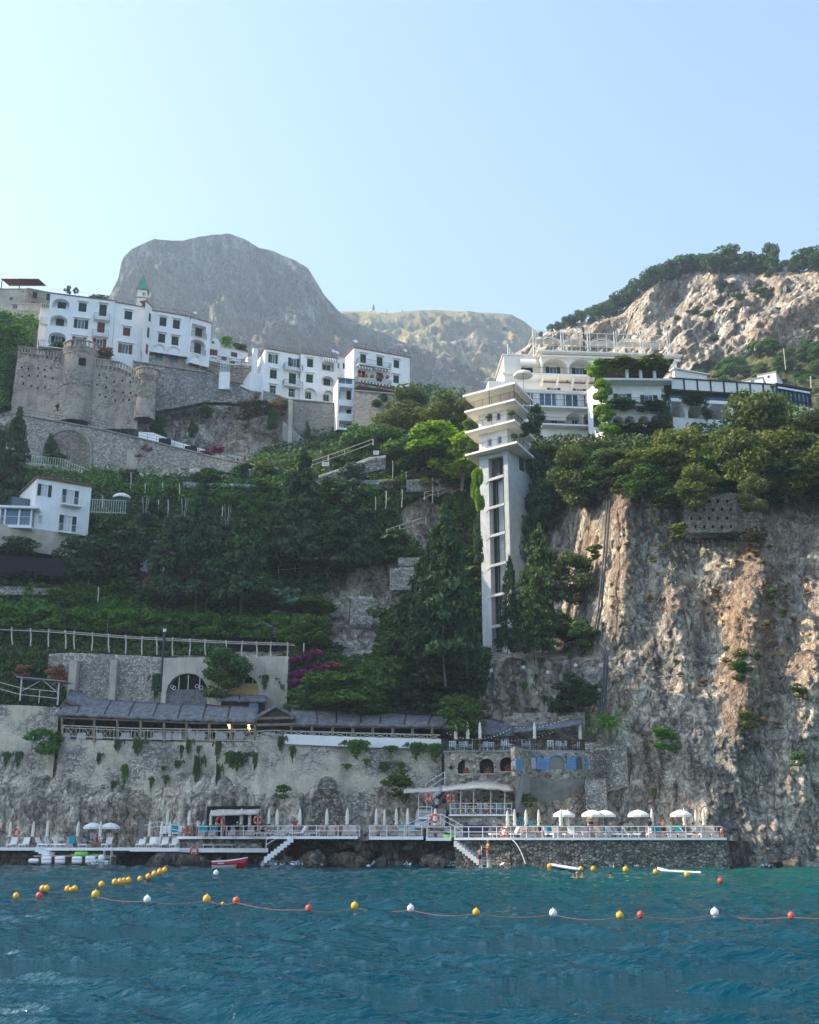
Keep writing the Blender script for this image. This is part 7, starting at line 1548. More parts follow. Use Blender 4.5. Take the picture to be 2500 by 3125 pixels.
# buoys
def buoy(mat):
    r=empty('buoy',(0,0,0),'x','buoy'); m=MB(); m.ball((0,0,.1),.19,14,1.05); m.build('float',M[mat],r,smooth=True); m=MB(); m.torus((0,0,.31),.035,.014,'y',10,5); m.build('eye',M[mat],r); return r
BY={k:buoy(k) for k in ('yellow','redb','whitep')}
def zb_(x): return x/1.38
BL=[(zb_(68),2600+zb_(188),'yellow',1.0),(zb_(165),2600+zb_(188),'redb',1.1),(zb_(180),2600+zb_(157),'yellow',1.0),(zb_(196),2600+zb_(157),'yellow',1.0),(zb_(285),2600+zb_(159),'yellow',1.0),(zb_(315),2600+zb_(158),'yellow',1),(zb_(300),2600+zb_(160),'yellow',.7),(zb_(428),2600+zb_(140),'yellow',1),(zb_(484),2600+zb_(130),'yellow',1),(zb_(505),2600+zb_(128),'yellow',1),(zb_(522),2600+zb_(126),'yellow',1),(zb_(541),2600+zb_(123),'yellow',1),(zb_(590),2600+zb_(115),'yellow',1),(zb_(625),2600+zb_(106),'yellow',1.1),(zb_(650),2600+zb_(95),'yellow',1.1),(zb_(673),2600+zb_(85),'yellow',1.1),(zb_(694),2600+zb_(79),'yellow',1.1),(zb_(910),2600+zb_(90),'whitep',1.0),
(zb_(402),2600+zb_(184),'yellow',1.2),(zb_(620),2600+zb_(204),'whitep',1.1),(zb_(871),2600+zb_(203),'yellow',1.2),(zb_(996),2600+zb_(210),'redb',1.15),(zb_(938),2600+zb_(217),'yellow',.5),(zb_(1300),2600+zb_(240),'redb',1.0),(zb_(1494),2600+zb_(232),'yellow',1.15),(1250+zb_(5),2600+zb_(242),'whitep',1.1),(1250+zb_(281),2600+zb_(258),'yellow',1.1),(1250+zb_(605),2600+zb_(262),'whitep',1.2),(1250+zb_(886),2600+zb_(272),'yellow',1.15),(1250+zb_(973),2600+zb_(268),'redb',1.05),(1250+zb_(1286),2600+zb_(260),'whitep',1.25),(1250+zb_(1608),2600+zb_(272),'redb',1.05),
(1250+zb_(1310),2600+zb_(125),'redb',1.2),(1250+zb_(1037),2600+zb_(85),'yellow',1.0),(1250+zb_(1169),2600+zb_(97),'yellow',1.1),(1250+zb_(910),2600+zb_(76),'yellow',1.1),(1250+zb_(774),2600+zb_(73),'yellow',1.0),(1250+zb_(722),2600+zb_(74),'yellow',1.0),(1250+zb_(590),2600+zb_(62),'yellow',1.0)]
nmm={'yellow':'yellow','redb':'orange red','whitep':'white'}; c3={}
for i,(X,Y,k,s_) in enumerate(BL):
    line='swimming line across the bay' if i>=18 and i<32 or i<2 else 'line slanting to the shore on the left' if i<18 else 'inner shore water'
    c3[(k,line)]=c3.get((k,line),0)+1
    p=Vector(Pz(X,Y+3,0)); dpx=p.y*CP; px=F/dpx
    # buoys of the near line are bigger in the picture only because nearer: constant real size
    px_=(21*s_/1.1 if i>=18 and i<32 else 18*s_ if i<12 else 15*s_); put(BY[k],p,X,(px_*p.y/F/2)/.19,'%s %s buoy from the left, %s'%(ordn[c3[(k,line)]-1],nmm[k],line if i!=17 else 'alone by the red boat'),'marker buoys')
def rope(idx,label):
    pts_=[]; 
    for a,b in zip(idx,idx[1:]):
        p=Vector(Pz(BL[a][0],BL[a][1]+3,.04)); q=Vector(Pz(BL[b][0],BL[b][1]+3,.04)); n=10
        for k in range(n+1): t=k/n; v=p.lerp(q,t); v.z=.05-.10*math.sin(math.pi*t); v.y-=.25*math.sin(math.pi*t)*(1 if a%2 else -.5); pts_.append(v)
    m=MB(); m.path(pts_,.009,4); tag(m.build('buoy_rope',M['rope'],None,pts_[0]),label,'rope')
rope([0,1,18,19,20,21,23,24,25,26,27,28,29,30,31],'orange rope of the long swimming line'); 
m=MB(); p=Vector(Pz(BL[31][0],BL[31][1]+3,.06)); q=Vector(Pz(2620,2808,.06)); m.path([p,q],.009,4); tag(m.build('buoy_rope',M['rope'],None,p),'last stretch of orange rope leaving the picture at the right','rope')
rope([2,4,7,8,10,12,13,14,15,16],'orange rope of the slanting buoy line')
# string lights over the upper terrace
def strand(a,b,sag,n,label):
    m=MB(); pts_=[a.lerp(b,i/n)-Vector((0,0,sag*4*(i/n)*(1-i/n))) for i in range(n+1)]; m.path(pts_,.02,4); r=tag(m.build('light_string',M['iron'],None,a),label,'string lights'); m=MB()
    for p in pts_[1:-1]: m.ball(p-Vector((0,0,.12)),.075,6)
    m.build('bulbs',M['whitep'],r,a)['kind']='stuff'
pA,pB,pC,pD=P(*ZA(262,690),118.2),P(*ZA(465,690),120.5),P(*ZA(775,655),119.0),P(*ZA(1180,640),117.5)
strand(pA,pC,1.0,22,'string of white bulbs sagging from the left terrace pole'); strand(pB,pD,1.2,28,'long string of white bulbs crossing the upper terrace'); strand(pC,pD+Vector((0,0,.7)),.4,14,'short string of bulbs under the reed shelter edge')
for i,p in enumerate((pA,pB,pC)): m=MB(); m.tube((p.x,p.y,zT),p,.035,n=5); tag(m.build('light_pole',M['green'],None,p),'thin green pole carrying string lights, %s'%('left end of the terrace','second from the left','in the middle of the terrace')[i],'pole','string light poles')
# black drain pipes on the cliff
def pipe(pts_,r_,label):
    P_=[P(X,Y,float(Dep(X,Y))-2.0-off) for X,Y,off in pts_]; 
    m=MB()
    for k in (-.16,.16): m.path([p+Vector((k,0,0)) for p in P_],r_,6)
    tag(m.build('drain_pipe',M['pipe'],None,P_[0]),label,'pipe')
pipe([(1858,1530,1.6),(1853,1600,1.8),(1846,1700,2.2),(1838,1780,2.0),(1832,1850,1.2),(1818,1925,.8)],.13,'pair of dark pipes running down the edge of the cliff'); pipe([(1842,1976,.6),(1850,2020,.6),(1846,2080,.5),(1842,2140,.5),(1828,2190,.5)],.14,'dark pipe continuing down behind the palm')
# foam at the rocks
M['foam']=flat('sea_foam',(.70,.76,.80),.7,.25,6)
def foam(X0,X1,n,sd_,lab):
    rg=np.random.default_rng(sd_); x=rg.uniform(X0,X1,n); d=SHORE(x)-rg.gamma(1.4,.45,n)+.3; C=np.stack([(x-1250)/F*d*1.045,d,rg.uniform(.0,.16,n)+.22*(rg.uniform(size=n)<.25)],-1)
    o_=link_mesh('foam',leaf_mesh('foam',C,.20,M['foam'],nrm=np.array([0,-.3,1.2]),seed=sd_,elong=2.2)); tag(o_,lab,kind='stuff')
foam(838,1015,900,1,'white foam breaking under the middle caves'); foam(355,408,300,2,'foam beside the quay'); foam(578,606,150,3,'foam under the lifebuoy ledge'); foam(1790,1890,260,4,'thin foam under the sea wall'); foam(2225,2290,300,5,'foam at the foot of the right cliff'); foam(1100,1700,160,6,'sparse foam along the shore rocks')
# ================================================================ people
def person(name,label,p,rz,pose='stand',sc=1.0,shirt=None,short=None,hair='hair',hat=None,skin='skin',group='people on the decks',arms='down',longp=None):
    r=empty('person',p,label,'person',group,rz)
    J={}; 
    if pose=='stand': hip=.92; J=dict(pel=(0,0,.94),ch=(0,.01,1.25),nk=(0,0,1.47),hd=(0,-.02,1.62),kL=(-.10,-.02,.50),fL=(-.11,.03,.06),kR=(.10,-.05,.50),fR=(.12,-.02,.06))
    elif pose=='sit': J=dict(pel=(0,0,.12),ch=(0,.05,.42),nk=(0,.06,.64),hd=(0,.03,.79),kL=(-.12,-.43,.20),fL=(-.12,-.50,-.22),kR=(.12,-.43,.20),fR=(.13,-.50,-.22))
    elif pose=='lie': J=dict(pel=(0,0,.12),ch=(0,.24,.34),nk=(0,.38,.52),hd=(0,.47,.65),kL=(-.10,-.44,.24),fL=(-.10,-.86,.10),kR=(.11,-.42,.30),fR=(.12,-.84,.10))
    elif pose=='swim': J=dict(pel=(0,0,-.75),ch=(0,0,-.35),nk=(0,0,-.05),hd=(0,-.02,.10),kL=(-.1,.2,-1.1),fL=(-.1,.5,-1.3),kR=(.1,.2,-1.1),fR=(.1,.5,-1.3))
    ch=Vector(J['ch']);nk=Vector(J['nk'])
    V=[Vector(J['pel']),ch,nk,Vector(J['hd']),Vector(J['hd'])+Vector((0,-.01,.10)),Vector(J['kL']),Vector(J['fL']),Vector(J['kR']),Vector(J['fR'])]
    rad=[.135,.145,.055,.085,.07,.062,.04,.062,.04]; E=[(0,1),(1,2),(2,3),(3,4)]
    hl=Vector(J['pel'])+Vector((-.09,0,-.08)); hr=Vector(J['pel'])+Vector((.09,0,-.08)); V+=[hl,hr]; rad+=[.09,.09]; E+=[(0,9),(9,5),(5,6),(0,10),(10,7),(7,8)]
    for s_,f0 in ((-1,6),(1,8)): V.append(V[f0]+Vector((0,-.15,-.03))); rad.append(.032); E.append((f0,len(V)-1))
    for s_ in (-1,1):
        up=(nk-ch).normalized(); sh=nk-up*.07+Vector((.17*s_,0,0)); b=len(V)
        if arms=='down': el,ha=sh-up*.29+Vector((.06*s_,.03,0)),sh-up*.53+Vector((.05*s_,-.06,0))
        elif arms=='fold': el,ha=sh-up*.28+Vector((.05*s_,-.02,0)),sh-up*.24+Vector((-.10*s_,-.2,0))
        elif arms=='up': el,ha=sh+Vector((.1*s_,-.08,.1)),sh+Vector((-.02*s_,-.14,.3))
        elif arms=='rail': el,ha=sh-up*.25+Vector((.05*s_,-.08,0)),sh-up*.3+Vector((.0,-.32,0))
        d=(ha-el).normalized(); V+=[sh,el,ha,ha+d*.07]; rad+=[.05,.038,.026,.028]; E+=[(1,b),(b,b+1),(b+1,b+2),(b+2,b+3)]
        q=Vector((0,-1,0)) if abs(d.y)<.7 else Vector((1,0,0)); q=(q-d*q.dot(d)).normalized()
        for k in range(5):
            o_=q*(.032*(k-1.8)); L=(.05,.075,.085,.078,.06)[k]; o2=o_*1.2+(q*-.03 if k==0 else Vector())
            V.append(V[b+3]+o2+d*(L-.03 if k else -.02)); rad.append(.010); E.append((b+3,len(V)-1)); V.append(V[-1]+d*.03-Vector((.01*s_,0,0))); rad.append(.009); E.append((len(V)-2,len(V)-1))
    me=bpy.data.meshes.new('body'); me.from_pydata([tuple(v) for v in V],E,[]); me.materials.append(M[skin]); ob=bpy.data.objects.new('body',me); COL.objects.link(ob); ob.parent=r
    sk=ob.modifiers.new('skin','SKIN'); sk.use_smooth_shade=True
    for i,sv in enumerate(me.skin_vertices[0].data): sv.radius=(rad[i],rad[i]*(.78 if i in(0,1) else 1)); sv.use_root=(i==0)
    sb=ob.modifiers.new('sub','SUBSURF'); sb.levels=1; sb.render_levels=1
    hd=Vector(J['hd']); m=MB(); m.ball(hd+Vector((0,.02,.06)),.105,10,1.0); m.build('hair',M[hair],r,smooth=True)
    m=MB(); m.tube(hd+Vector((0,-.085,.03)),hd+Vector((0,-.115,.0)),.012,.018,n=5); m.build('nose',M[skin],r); 
    for s_ in (-1,1): m=MB(); m.ball(hd+Vector((.032*s_,-.088,.045)),.012,6); m.build('eye',M['dark'],r)
    m=MB(); m.box(hd.x-.025,hd.y-.093,hd.z-.035,hd.x+.025,hd.y-.083,hd.z-.027); m.build('mouth',M['redb'],r)
    for s_ in (-1,1): m=MB(); m.ball(hd+Vector((.088*s_,.0,.03)),.022,6); m.build('ear',M[skin],r)
    def cloth(nm,pts_,rr_,mat):
        m=MB(); 
        for (a,b,r0,r1) in pts_: m.tube(a,b,r0,r1,n=10)
        m.build(nm,M[mat],r,smooth=True)
    pel=Vector(J['pel'])
    if shirt:
        up=(nk-ch).normalized(); S=[(pel-up*.04,ch,.165,.175),(ch,nk-up*.05,.175,.10)]
        for s_ in (-1,1): sh=nk-up*.07+Vector((.15*s_,0,0)); S.append((nk-up*.09,sh,.09,.075)); S.append((sh,sh-up*.17+Vector((.05*s_,0,0)),.075,.062))
        cloth('shirt',S,0,shirt)
    if short:
        S=[(pel+Vector((0,0,.06)),pel-Vector((0,0,.08)),.155,.15)]
        for h_,k_,f_ in ((hl,J['kL'],J['fL']),(hr,J['kR'],J['fR'])):
            k_=Vector(k_);f_=Vector(f_); S.append((h_,h_.lerp(k_,.75 if not longp else 1),.105,.08)); 
            if longp: S.append((k_,f_+Vector((0,0,.04)),.085,.06))
        cloth('trousers' if longp else 'shorts',S,0,short)
    if hat:
        m=MB(); c=hd+Vector((0,.01,.13)); m.lathe(c,[(.21,-.02),(.12,.0),(.11,.09),(.001,.11)] if hat[1]=='brim' else [(.115,-.04),(.11,.03),(.06,.09),(.001,.1)],14); m.build('hat',M[hat[0]],r)
    r.scale=(sc,sc,sc); return r
M['blk']=flat('black_cloth',(.015,.015,.018),.9,.2,5); M['navyc']=flat('navy_cloth',(.02,.03,.10),.9,.2,5); M['redc']=flat('red_cloth',(.40,.03,.03),.9,.2,5); M['wht']=flat('white_cloth',(.75,.75,.76),.9,.05,5); M['greyc']=flat('grey_cloth',(.25,.26,.30),.9,.1,5); M['straw']=flat('straw_hat',(.62,.45,.24),.9,.1,5); M['pinkc']=flat('pink_cloth',(.55,.33,.40),.9,.1,5); M['bluec']=flat('blue_cloth',(.05,.25,.55),.9,.1,5); M['palehair']=flat('grey_hair',(.40,.36,.32),.8,.1,5); M['blond']=flat('blond_hair',(.45,.28,.10),.8,.1,5)
zs_=.44
PP=[('waiter in a white shirt and grey trousers bending over loungers on the lower left deck',zl(1075),ZL,122.8,R(40),'stand',dict(shirt='wht',short='greyc',longp=1,arms='rail')),
('person in a white shirt sitting under the right parasol of the lower left deck',zl(1180),ZL+zs_,121.9,R(20),'sit',dict(shirt='wht',arms='fold')),
('dark haired sitter left of the one in the white shirt, lower left deck',zl(1140),ZL+zs_,122.4,R(-20),'sit',dict(shirt='redc')),
('sunbather in dark trunks lying on the lower left deck',zl(1020),ZL+.4,122.1,R(60),'lie',dict(short='navyc')),
('standing person in a white top under the right parasol of the lower left deck',zl(1275),ZL,123.6,R(0),'stand',dict(shirt='wht',short='greyc')),
('waiter in white shirt and pale shorts walking on the middle deck',400+zl(778),ZU,117.6,R(-150),'stand',dict(shirt='wht',short='greyc')),
('woman with blond hair sunbathing under the reed shelter',400+zl(1088),ZU+.4,116,R(10),'sit',dict(hair='blond',short='blk')),
('woman with a white cap sitting before the dark grotto',400+zl(1237),ZU+.4,115.8,R(10),'sit',dict(shirt='blk',hat=('wht','cap'))),
('sunbather lying left of the steps on the middle deck',400+zl(1555),ZU+.4,114.7,R(-60),'lie',dict(short='blk')),
('sunbather lying close to the top of the steps',800+zl(25),ZU+.4,114.8,R(-70),'lie',dict(short='redc')),
('standing woman in a red swimsuit above the steps',800+zl(376),ZU,114.6,R(30),'stand',dict(short='redc',shirt='redc')),
('seated person in a pink shirt on the middle deck',800+zl(690),ZU+zs_,114.2,R(30),'sit',dict(shirt='pinkc',arms='fold')),
('standing dark haired person at the back of the middle deck',800+zl(868),ZU,116.2,R(0),'stand',dict(shirt='pinkc',short='blk',sc=.8)),
('child in a blue suit on the middle deck',800+zl(872),ZU+.4,114.2,R(0),'sit',dict(short='bluec',sc=.85)),
('woman in a black bikini sitting on the small deck',800+zl(1378),ZU+.4,114.4,R(0),'sit',dict(short='blk')),
('sunbather lying on the small deck',800+zl(1520),ZU+.4,114.4,R(10),'lie',dict(short='redc')),
('standing woman in a white bikini on the small deck',800+zl(1597),ZU,115.2,R(170),'stand',dict(short='wht')),
('person sunbathing at the left of the stair foot deck',1200+zl(430),ZU+.3,112.9,R(0),'sit',dict(short='redc')),
('man in dark trunks sitting before the stairs',1200+zl(568),ZU+.4,112.9,R(180),'sit',dict(short='blk',hair='palehair')),
('waiter in white shirt and navy shorts on the stairs',1200+zl(512),P(1330,2484,115).z,115.0,R(150),'stand',dict(shirt='wht',short='navyc')),
('tanned man with a white cap and blue trunks on the upper stairs',1200+zl(600),P(1356,2469,117).z,117,R(180),'stand',dict(short='navyc',hat=('wht','cap'))),
('seated child in blue beside the platform railing',1200+zl(470),P(1322,2482,114.8).z,114.8,R(90),'sit',dict(shirt='bluec',sc=.85)),
('man in a white robe at a bar table',1200+zl(1092),zB+.45,114.4,R(30),'sit',dict(shirt='wht',short='wht')),
('person in red standing inside the beach bar',1200+zl(1085),zB,117.2,R(0),'stand',dict(shirt='redc',short='blk')),
('tanned guest at the left bar table',1200+zl(820),zB+.45,114.9,R(-60),'sit',dict(arms='fold')),
('dark haired guest at the middle of the bar terrace',1200+zl(925),zB+.45,115.1,R(0),'sit',dict(shirt='blk')),
('guest in a pale top at the right side of the bar tables',1200+zl(1010),zB+.45,114.7,R(60),'sit',dict(shirt='wht',arms='fold')),
('bather in navy trunks in the water at the steps',1200+zl(1012),P(1464,2628,108.2).z-.35,108.3,R(160),'stand',dict(short='navyc',sc=.92)),
('old bather in red trunks holding the ladder',1200+zl(1108),zP,108.4,R(-50),'stand',dict(short='redc',hair='palehair',arms='rail')),
('bather in dark clothes behind the one in the water',1200+zl(1032),P(1468,2620,109).z-.5,109.1,R(20),'stand',dict(shirt='blk',short='blk',sc=.9)),
('first sunbather on the right deck, leaning back',1500+zl(405),ZR+.4,109.8,R(-30),'lie',dict(short='blk')),
('second sunbather on the right deck, sitting',1500+zl(510),ZR+.4,109.6,R(10),'sit',dict(short='blk')),
('third sunbather on the right deck in a dark top',1500+zl(580),ZR+.4,109.9,R(20),'sit',dict(shirt='blk')),
('woman in a straw hat and black top standing on the right deck',1500+zl(1175),ZR,108.8,R(20),'stand',dict(shirt='blk',short='pinkc',hat=('straw','brim'),arms='fold')),
('child in blue trunks standing on the right deck',1500+zl(1298),ZR,108.7,R(-20),'stand',dict(short='bluec',sc=.72)),
('man in a black shirt and white trousers on the right deck',1850+zl(520),ZR,108.9,R(-30),'stand',dict(shirt='blk',short='wht',longp=1,sc=1.03)),
('woman in black shorts holding a phone on the right deck',1850+zl(683),ZR,108.6,R(0),'stand',dict(short='blk',arms='fold')),
('seated person in a pale top near the right end of the deck',1850+zl(1030),ZR+.4,109.4,R(30),'sit',dict(shirt='wht',short='blk')),
('person in a striped white shirt on the upper terrace',P(*ZA(745,0),118)[0] and ZA(745,0)[0],zT,119.6,R(170),'stand',dict(shirt='wht',short='wht',arms='up',sc=1.0)),
('waiter behind the restaurant railing',Z8(1383,0)[0],P(560,2262,125).z,125.4,R(0),'stand',dict(shirt='wht',short='blk'))]
for i,(lb,X,z,d,rz,po,kw) in enumerate(PP): person('person',lb,dp(X,z,d=d),rz,po,**kw)
for X,Y,lb,hr_ in ((1500+zl(960),2420+zl(960),'swimmer left of the blond swimmer near the boards','hair'),(1500+zl(1003),2420+zl(965),'blond swimmer seen from behind near the boards','blond'),(1500+zl(1066),2420+zl(950),'swimmer right of the blond swimmer near the boards','hair'),(1500+zl(1395),2420+zl(968),'lone swimmer facing the camera between the boards','hair')):
    p=Vector(Pz(X,Y,0)); person('person',lb,p,R(180) if hr_=='blond' else 0,'swim',1.0,hair=hr_,group='swimmers')

for i in range(46):
    q_=random.Random(i); X=q_.choice([q_.uniform(-40,55),q_.uniform(560,600),q_.uniform(560,640),q_.uniform(640,800),q_.uniform(830,1380),q_.uniform(900,1380),q_.uniform(1560,2220),q_.uniform(2230,2500)]); d=float(SHORE(X))-q_.uniform(.6,1.9) if X<2225 else float(Dep(X,2630))-q_.uniform(1.2,2.4)
    if 1390<X<1540 or 770<X<905: continue
    r_=q_.uniform(.35,1.05)*(1.3 if X<1400 else .8); n=14; U,V_=np.meshgrid(np.linspace(0,2*math.pi,n*2),np.linspace(.02,math.pi-.02,n)); D_=np.stack([np.sin(V_)*np.cos(U),np.sin(V_)*np.sin(U),np.cos(V_)],-1)
    Q=D_*(1+.35*fbm(D_*1.3+i*3.1,3,i)-.18*fbm(D_*3+i,3,i+5,ridge=True))[...,None]; Q[:,-1]=Q[:,0]
    o_=grid_mesh('boulder',Q*r_*np.array([1.25,.9,.85]),[M['searock']],smooth=False); o_.location=((X-1250)/F*d*1.045,d,q_.uniform(-.2,.25)+r_*.15); o_.rotation_euler=(0,0,i*1.3); tag(o_,'dark wet boulder lying in the water at the foot of the shore rocks','boulder','boulders along the waterline')
# ================================================================ vegetation
def unit(v): return v/(np.linalg.norm(v,axis=-1,keepdims=True)+1e-9)
def crown_conifer(seed,n=8500,leaf=.028,mat='lf_dark'):
    rg=np.random.default_rng(seed); C=[];Nn=[]
    nb=110
    for b in range(nb):
        t=rg.uniform(.08,1)**.9; R_=.5*(1-t)**.72*(.55+.45*min(1,(t+.05)/.22))*rg.uniform(.62,1.12)+.012; a=rg.uniform(0,2*math.pi); m=int(n/nb*(.35+1.3*(1-t)))
        u=rg.uniform(.05,1,m)**.6; side=rg.normal(size=m)*.055*(1-t*.7); z=t-.10*u*R_*1.2+rg.normal(size=m)*.014-.02*u**2+.05*u*R_
        C.append(np.stack([math.cos(a)*R_*u-math.sin(a)*side*(1.2-u*.6),math.sin(a)*R_*u+math.cos(a)*side*(1.2-u*.6),z],-1)); Nn.append(np.stack([math.cos(a)*.4+0*u,math.sin(a)*.4+0*u,.9+0*u],-1))
    return leaf_mesh('crown',np.concatenate(C),leaf,M[mat],nrm=np.concatenate(Nn),seed=seed,elong=1.9,droop=.3)
def crown_broad(seed,n=3500,leaf=.045,mat='lf_mid',lobes=13,spread=.30,flat_=1.0,low=.18,gap=.0):
    rg=np.random.default_rng(seed); C=[];Nn=[]; L=[]
    for k in range(lobes):
        a=rg.uniform(0,2*math.pi); r=spread*math.sqrt(rg.uniform()); z=rg.uniform(low+.12,.86); r*=math.sqrt(max(.1,1-((z-.5)/.5)**2))*1.15; L.append((r*math.cos(a),r*math.sin(a),z,rg.uniform(.12,.24)))
    L.append((0,0,.84,.15)); w=np.array([l[3]**2 for l in L]); w/=w.sum()
    for l,c in zip(L,w):
        m=int(n*c); d=unit(rg.normal(size=(m,3))); d[:,2]=np.abs(d[:,2])*.25+d[:,2]*.75; rad=l[3]*rg.uniform(.55,1.12,m)**.5; lump=1+.25*fbm(d*3+k,2,seed)
        C.append(np.array(l[:3])+d*(rad*lump)[:,None]*np.array([1,1,.8*flat_])); Nn.append(d*.9+np.array([0,0,.2]))
    C=np.concatenate(C); Nn=np.concatenate(Nn)
    return leaf_mesh('crown',C,leaf,M[mat],nrm=Nn,seed=seed)
def trunk_mesh(seed,h=.55,r=.025,limbs=5,sp=.28):
    rg=random.Random(seed); m=MB(); p=Vector((0,0,-.12)); pts=[p]
    for k in range(4): p=p+Vector((rg.uniform(-.03,.03),rg.uniform(-.03,.03),(h+.12)/4)); pts.append(p)
    for i,(a,b) in enumerate(zip(pts,pts[1:])): m.tube(a,b,r*(1-.18*i),r*(1-.18*(i+1)),n=6)
    for k in range(limbs): 
        a=pts[2+k%3]; t=rg.uniform(0,6.28); b=a+Vector((math.cos(t)*sp*.6,math.sin(t)*sp*.6,rg.uniform(.12,.25))); c=b+Vector((math.cos(t)*sp*.4,math.sin(t)*sp*.4,rg.uniform(.05,.18))); m.tube(a,b,r*.5,r*.32,n=5); m.tube(b,c,r*.32,r*.12,n=5)
    o=m.build('trunk',M['bark']); me=o.data; bpy.data.objects.remove(o); return me
def tree_proto(name,crown,trunk,cat,cn='crown'):
    r=empty(name,(0,0,-600),'x',cat)
    if trunk: link_mesh('trunk',trunk,r)
    link_mesh(cn,crown,r); return r
TP={}
for k in range(3): TP['con%d'%k]=tree_proto('conifer',crown_conifer(100+k),trunk_mesh(k,.9,.010,0),'tree')
for k in range(4): TP['mid%d'%k]=tree_proto('broadleaf_tree',crown_broad(200+k,4200,.043,'lf_mid',19,.31,low=-.06),trunk_mesh(10+k),'tree')
for k in range(4): TP['olv%d'%k]=tree_proto('evergreen_oak',crown_broad(300+k,5200,.038,'lf_olive',24,.33,low=-.12),trunk_mesh(20+k),'tree')
for k in range(2): TP['ivy%d'%k]=tree_proto('dense_bush',crown_broad(350+k,3600,.040,'lf_ivy',18,.33,low=-.05),None,'bush','foliage')
for k in range(2): TP['brt%d'%k]=tree_proto('fig_tree',crown_broad(400+k,2600,.060,'lf_bright',12,.3),trunk_mesh(30+k),'tree')
def shrub(seed,mat,n=700,leaf=.085): return crown_broad(seed,n,leaf,mat,9,.33,low=-.1)
for nm,mt in (('sh_mid','lf_mid'),('sh_vine','lf_vine'),('sh_olv','lf_olive'),('sh_dry','lf_dry'),('sh_ivy','lf_ivy'),('sh_sage','lf_sage'),('sh_bloom','lf_bloom'),('sh_pink','lf_pink')):
    for k in range(2): TP[nm+str(k)]=tree_proto('shrub' if mt not in('lf_bloom','lf_pink') else 'bougainvillea',shrub(500+k+len(nm),M and mt),None,'shrub','foliage')
for k in range(2): TP['far%d'%k]=tree_proto('pine_tree',crown_broad(600+k,1500,.060,'lf_dark',12,.3),trunk_mesh(50+k,.6,.03),'tree')
TP['fgr0']=tree_proto('broadleaf_tree',crown_broad(611,1300,.065,'lf_mid',10,.3),trunk_mesh(55),'tree')
def hang(seed,mat):
    rg=np.random.default_rng(seed); C=[]
    for k in range(26):
        x0=rg.normal()*.24; y0=-abs(rg.normal())*.25; L=rg.uniform(.3,1.0)*max(.25,1-abs(x0)*1.4); t=np.linspace(0,1,24); C.append(np.stack([x0*(1+.25*t)+.04*np.sin(t*5+k)+rg.normal(size=24)*.03,y0-.1*np.sin(t*3)+rg.normal(size=24)*.03,-t*L+rg.normal(size=24)*.02],-1))
    return leaf_mesh('foliage',np.concatenate(C),.085,M[mat],nrm=np.array([0,-1,.4]),seed=seed,elong=2,droop=1.5)
for k,mt in enumerate(('lf_ivy','lf_mid','lf_ivy')): TP['hang%d'%k]=tree_proto('hanging_plant',hang(700+k,mt),None,'plant','foliage')
used={}
def T_(kind,X,Yt,Yb,Wp,d=None,label=None,group=None,off=1.0,pt=None,rz=None):
    """plant with its foot at pixel (X,Yb), top row Yt and width Wp pixels, at depth d"""
    if d is None: d=float(Dep(X,Yb))-off
    b=pt if pt is not None else P(X,Yb,d); d=b.y; t=P(X,Yt,d); h=max(.3,t.z-b.z); w_=(P(X+Wp/2,(Yt+Yb)/2,d)-P(X-Wp/2,(Yt+Yb)/2,d)).x
    u=used.get(kind,0); used[kind]=u+1
    o=TP[kind] if u==0 else copy_tree(TP[kind])
    o.location=b; o.rotation_euler=(0,0,rz if rz is not None else (X*1.7+Yb)%6.28); o.scale=(w_*1.05,w_*1.05,h); o['label']=label
    if group: o['group']=group
    return o
def H_(X,Yt,Yb,Wp,d,label,k=None):
    k='hang%d'%(int(X)%3) if k is None else k; b=P(X,Yt,d); e=P(X,Yb,d); u=used.get(k,0); used[k]=u+1; o=TP[k] if u==0 else copy_tree(TP[k])
    o.location=b; s=(b.z-e.z); w_=(P(X+Wp/2,Yt,d)-P(X-Wp/2,Yt,d)).x; o.scale=(w_*1.0,max(.5,w_*.6),s); o.rotation_euler=(0,0,((X*13)%7-3)*.08); o['label']=label; o['group']='plants hanging on the walls'; return o
# conifers on the slope
for i,(X,Yt,Yb,Wp,off,l) in enumerate([(915,1366,1735,330,4,'tallest dark conifer in the middle of the slope'),(600,1470,1850,300,5,'dark conifer left of the tallest one, near the pampas grass'),(735,1520,1860,290,6,'dark conifer between the two tallest on the left slope'),(1070,1470,1745,250,4,'broad dark conifer right of the tallest one'),(830,1560,1740,250,2,'dark conifer tucked left behind the tallest one'),(500,1560,1850,240,5,'dark conifer above the pink bougainvillea'),(1000,1560,1740,260,5,'dark conifer low between two broad ones'),
    (1360,1545,2035,300,11,'huge dark conifer left of the lift tower'),(1285,1700,2010,240,8,'low dark conifer at the foot of the huge one'),(1425,1740,2025,95,12,'narrow dark conifer against the lift tower'),(1562,1700,1995,115,12,'slim conifer standing in front of the lift tower'),(1655,1600,1985,240,6,'conifer with a sunlit tip right of the lift tower'),(1632,1760,2000,150,8,'dark conifer close to the right of the lift tower'),(35,1245,1500,190,7,'very dark conifer at the left edge above the white house'),(-60,1270,1520,200,7,'dark conifer cut by the left edge')]):
    T_('con%d'%(i%3),X,Yt,Yb,Wp*(.78 if X<1250 else 1),None,l,None,off)
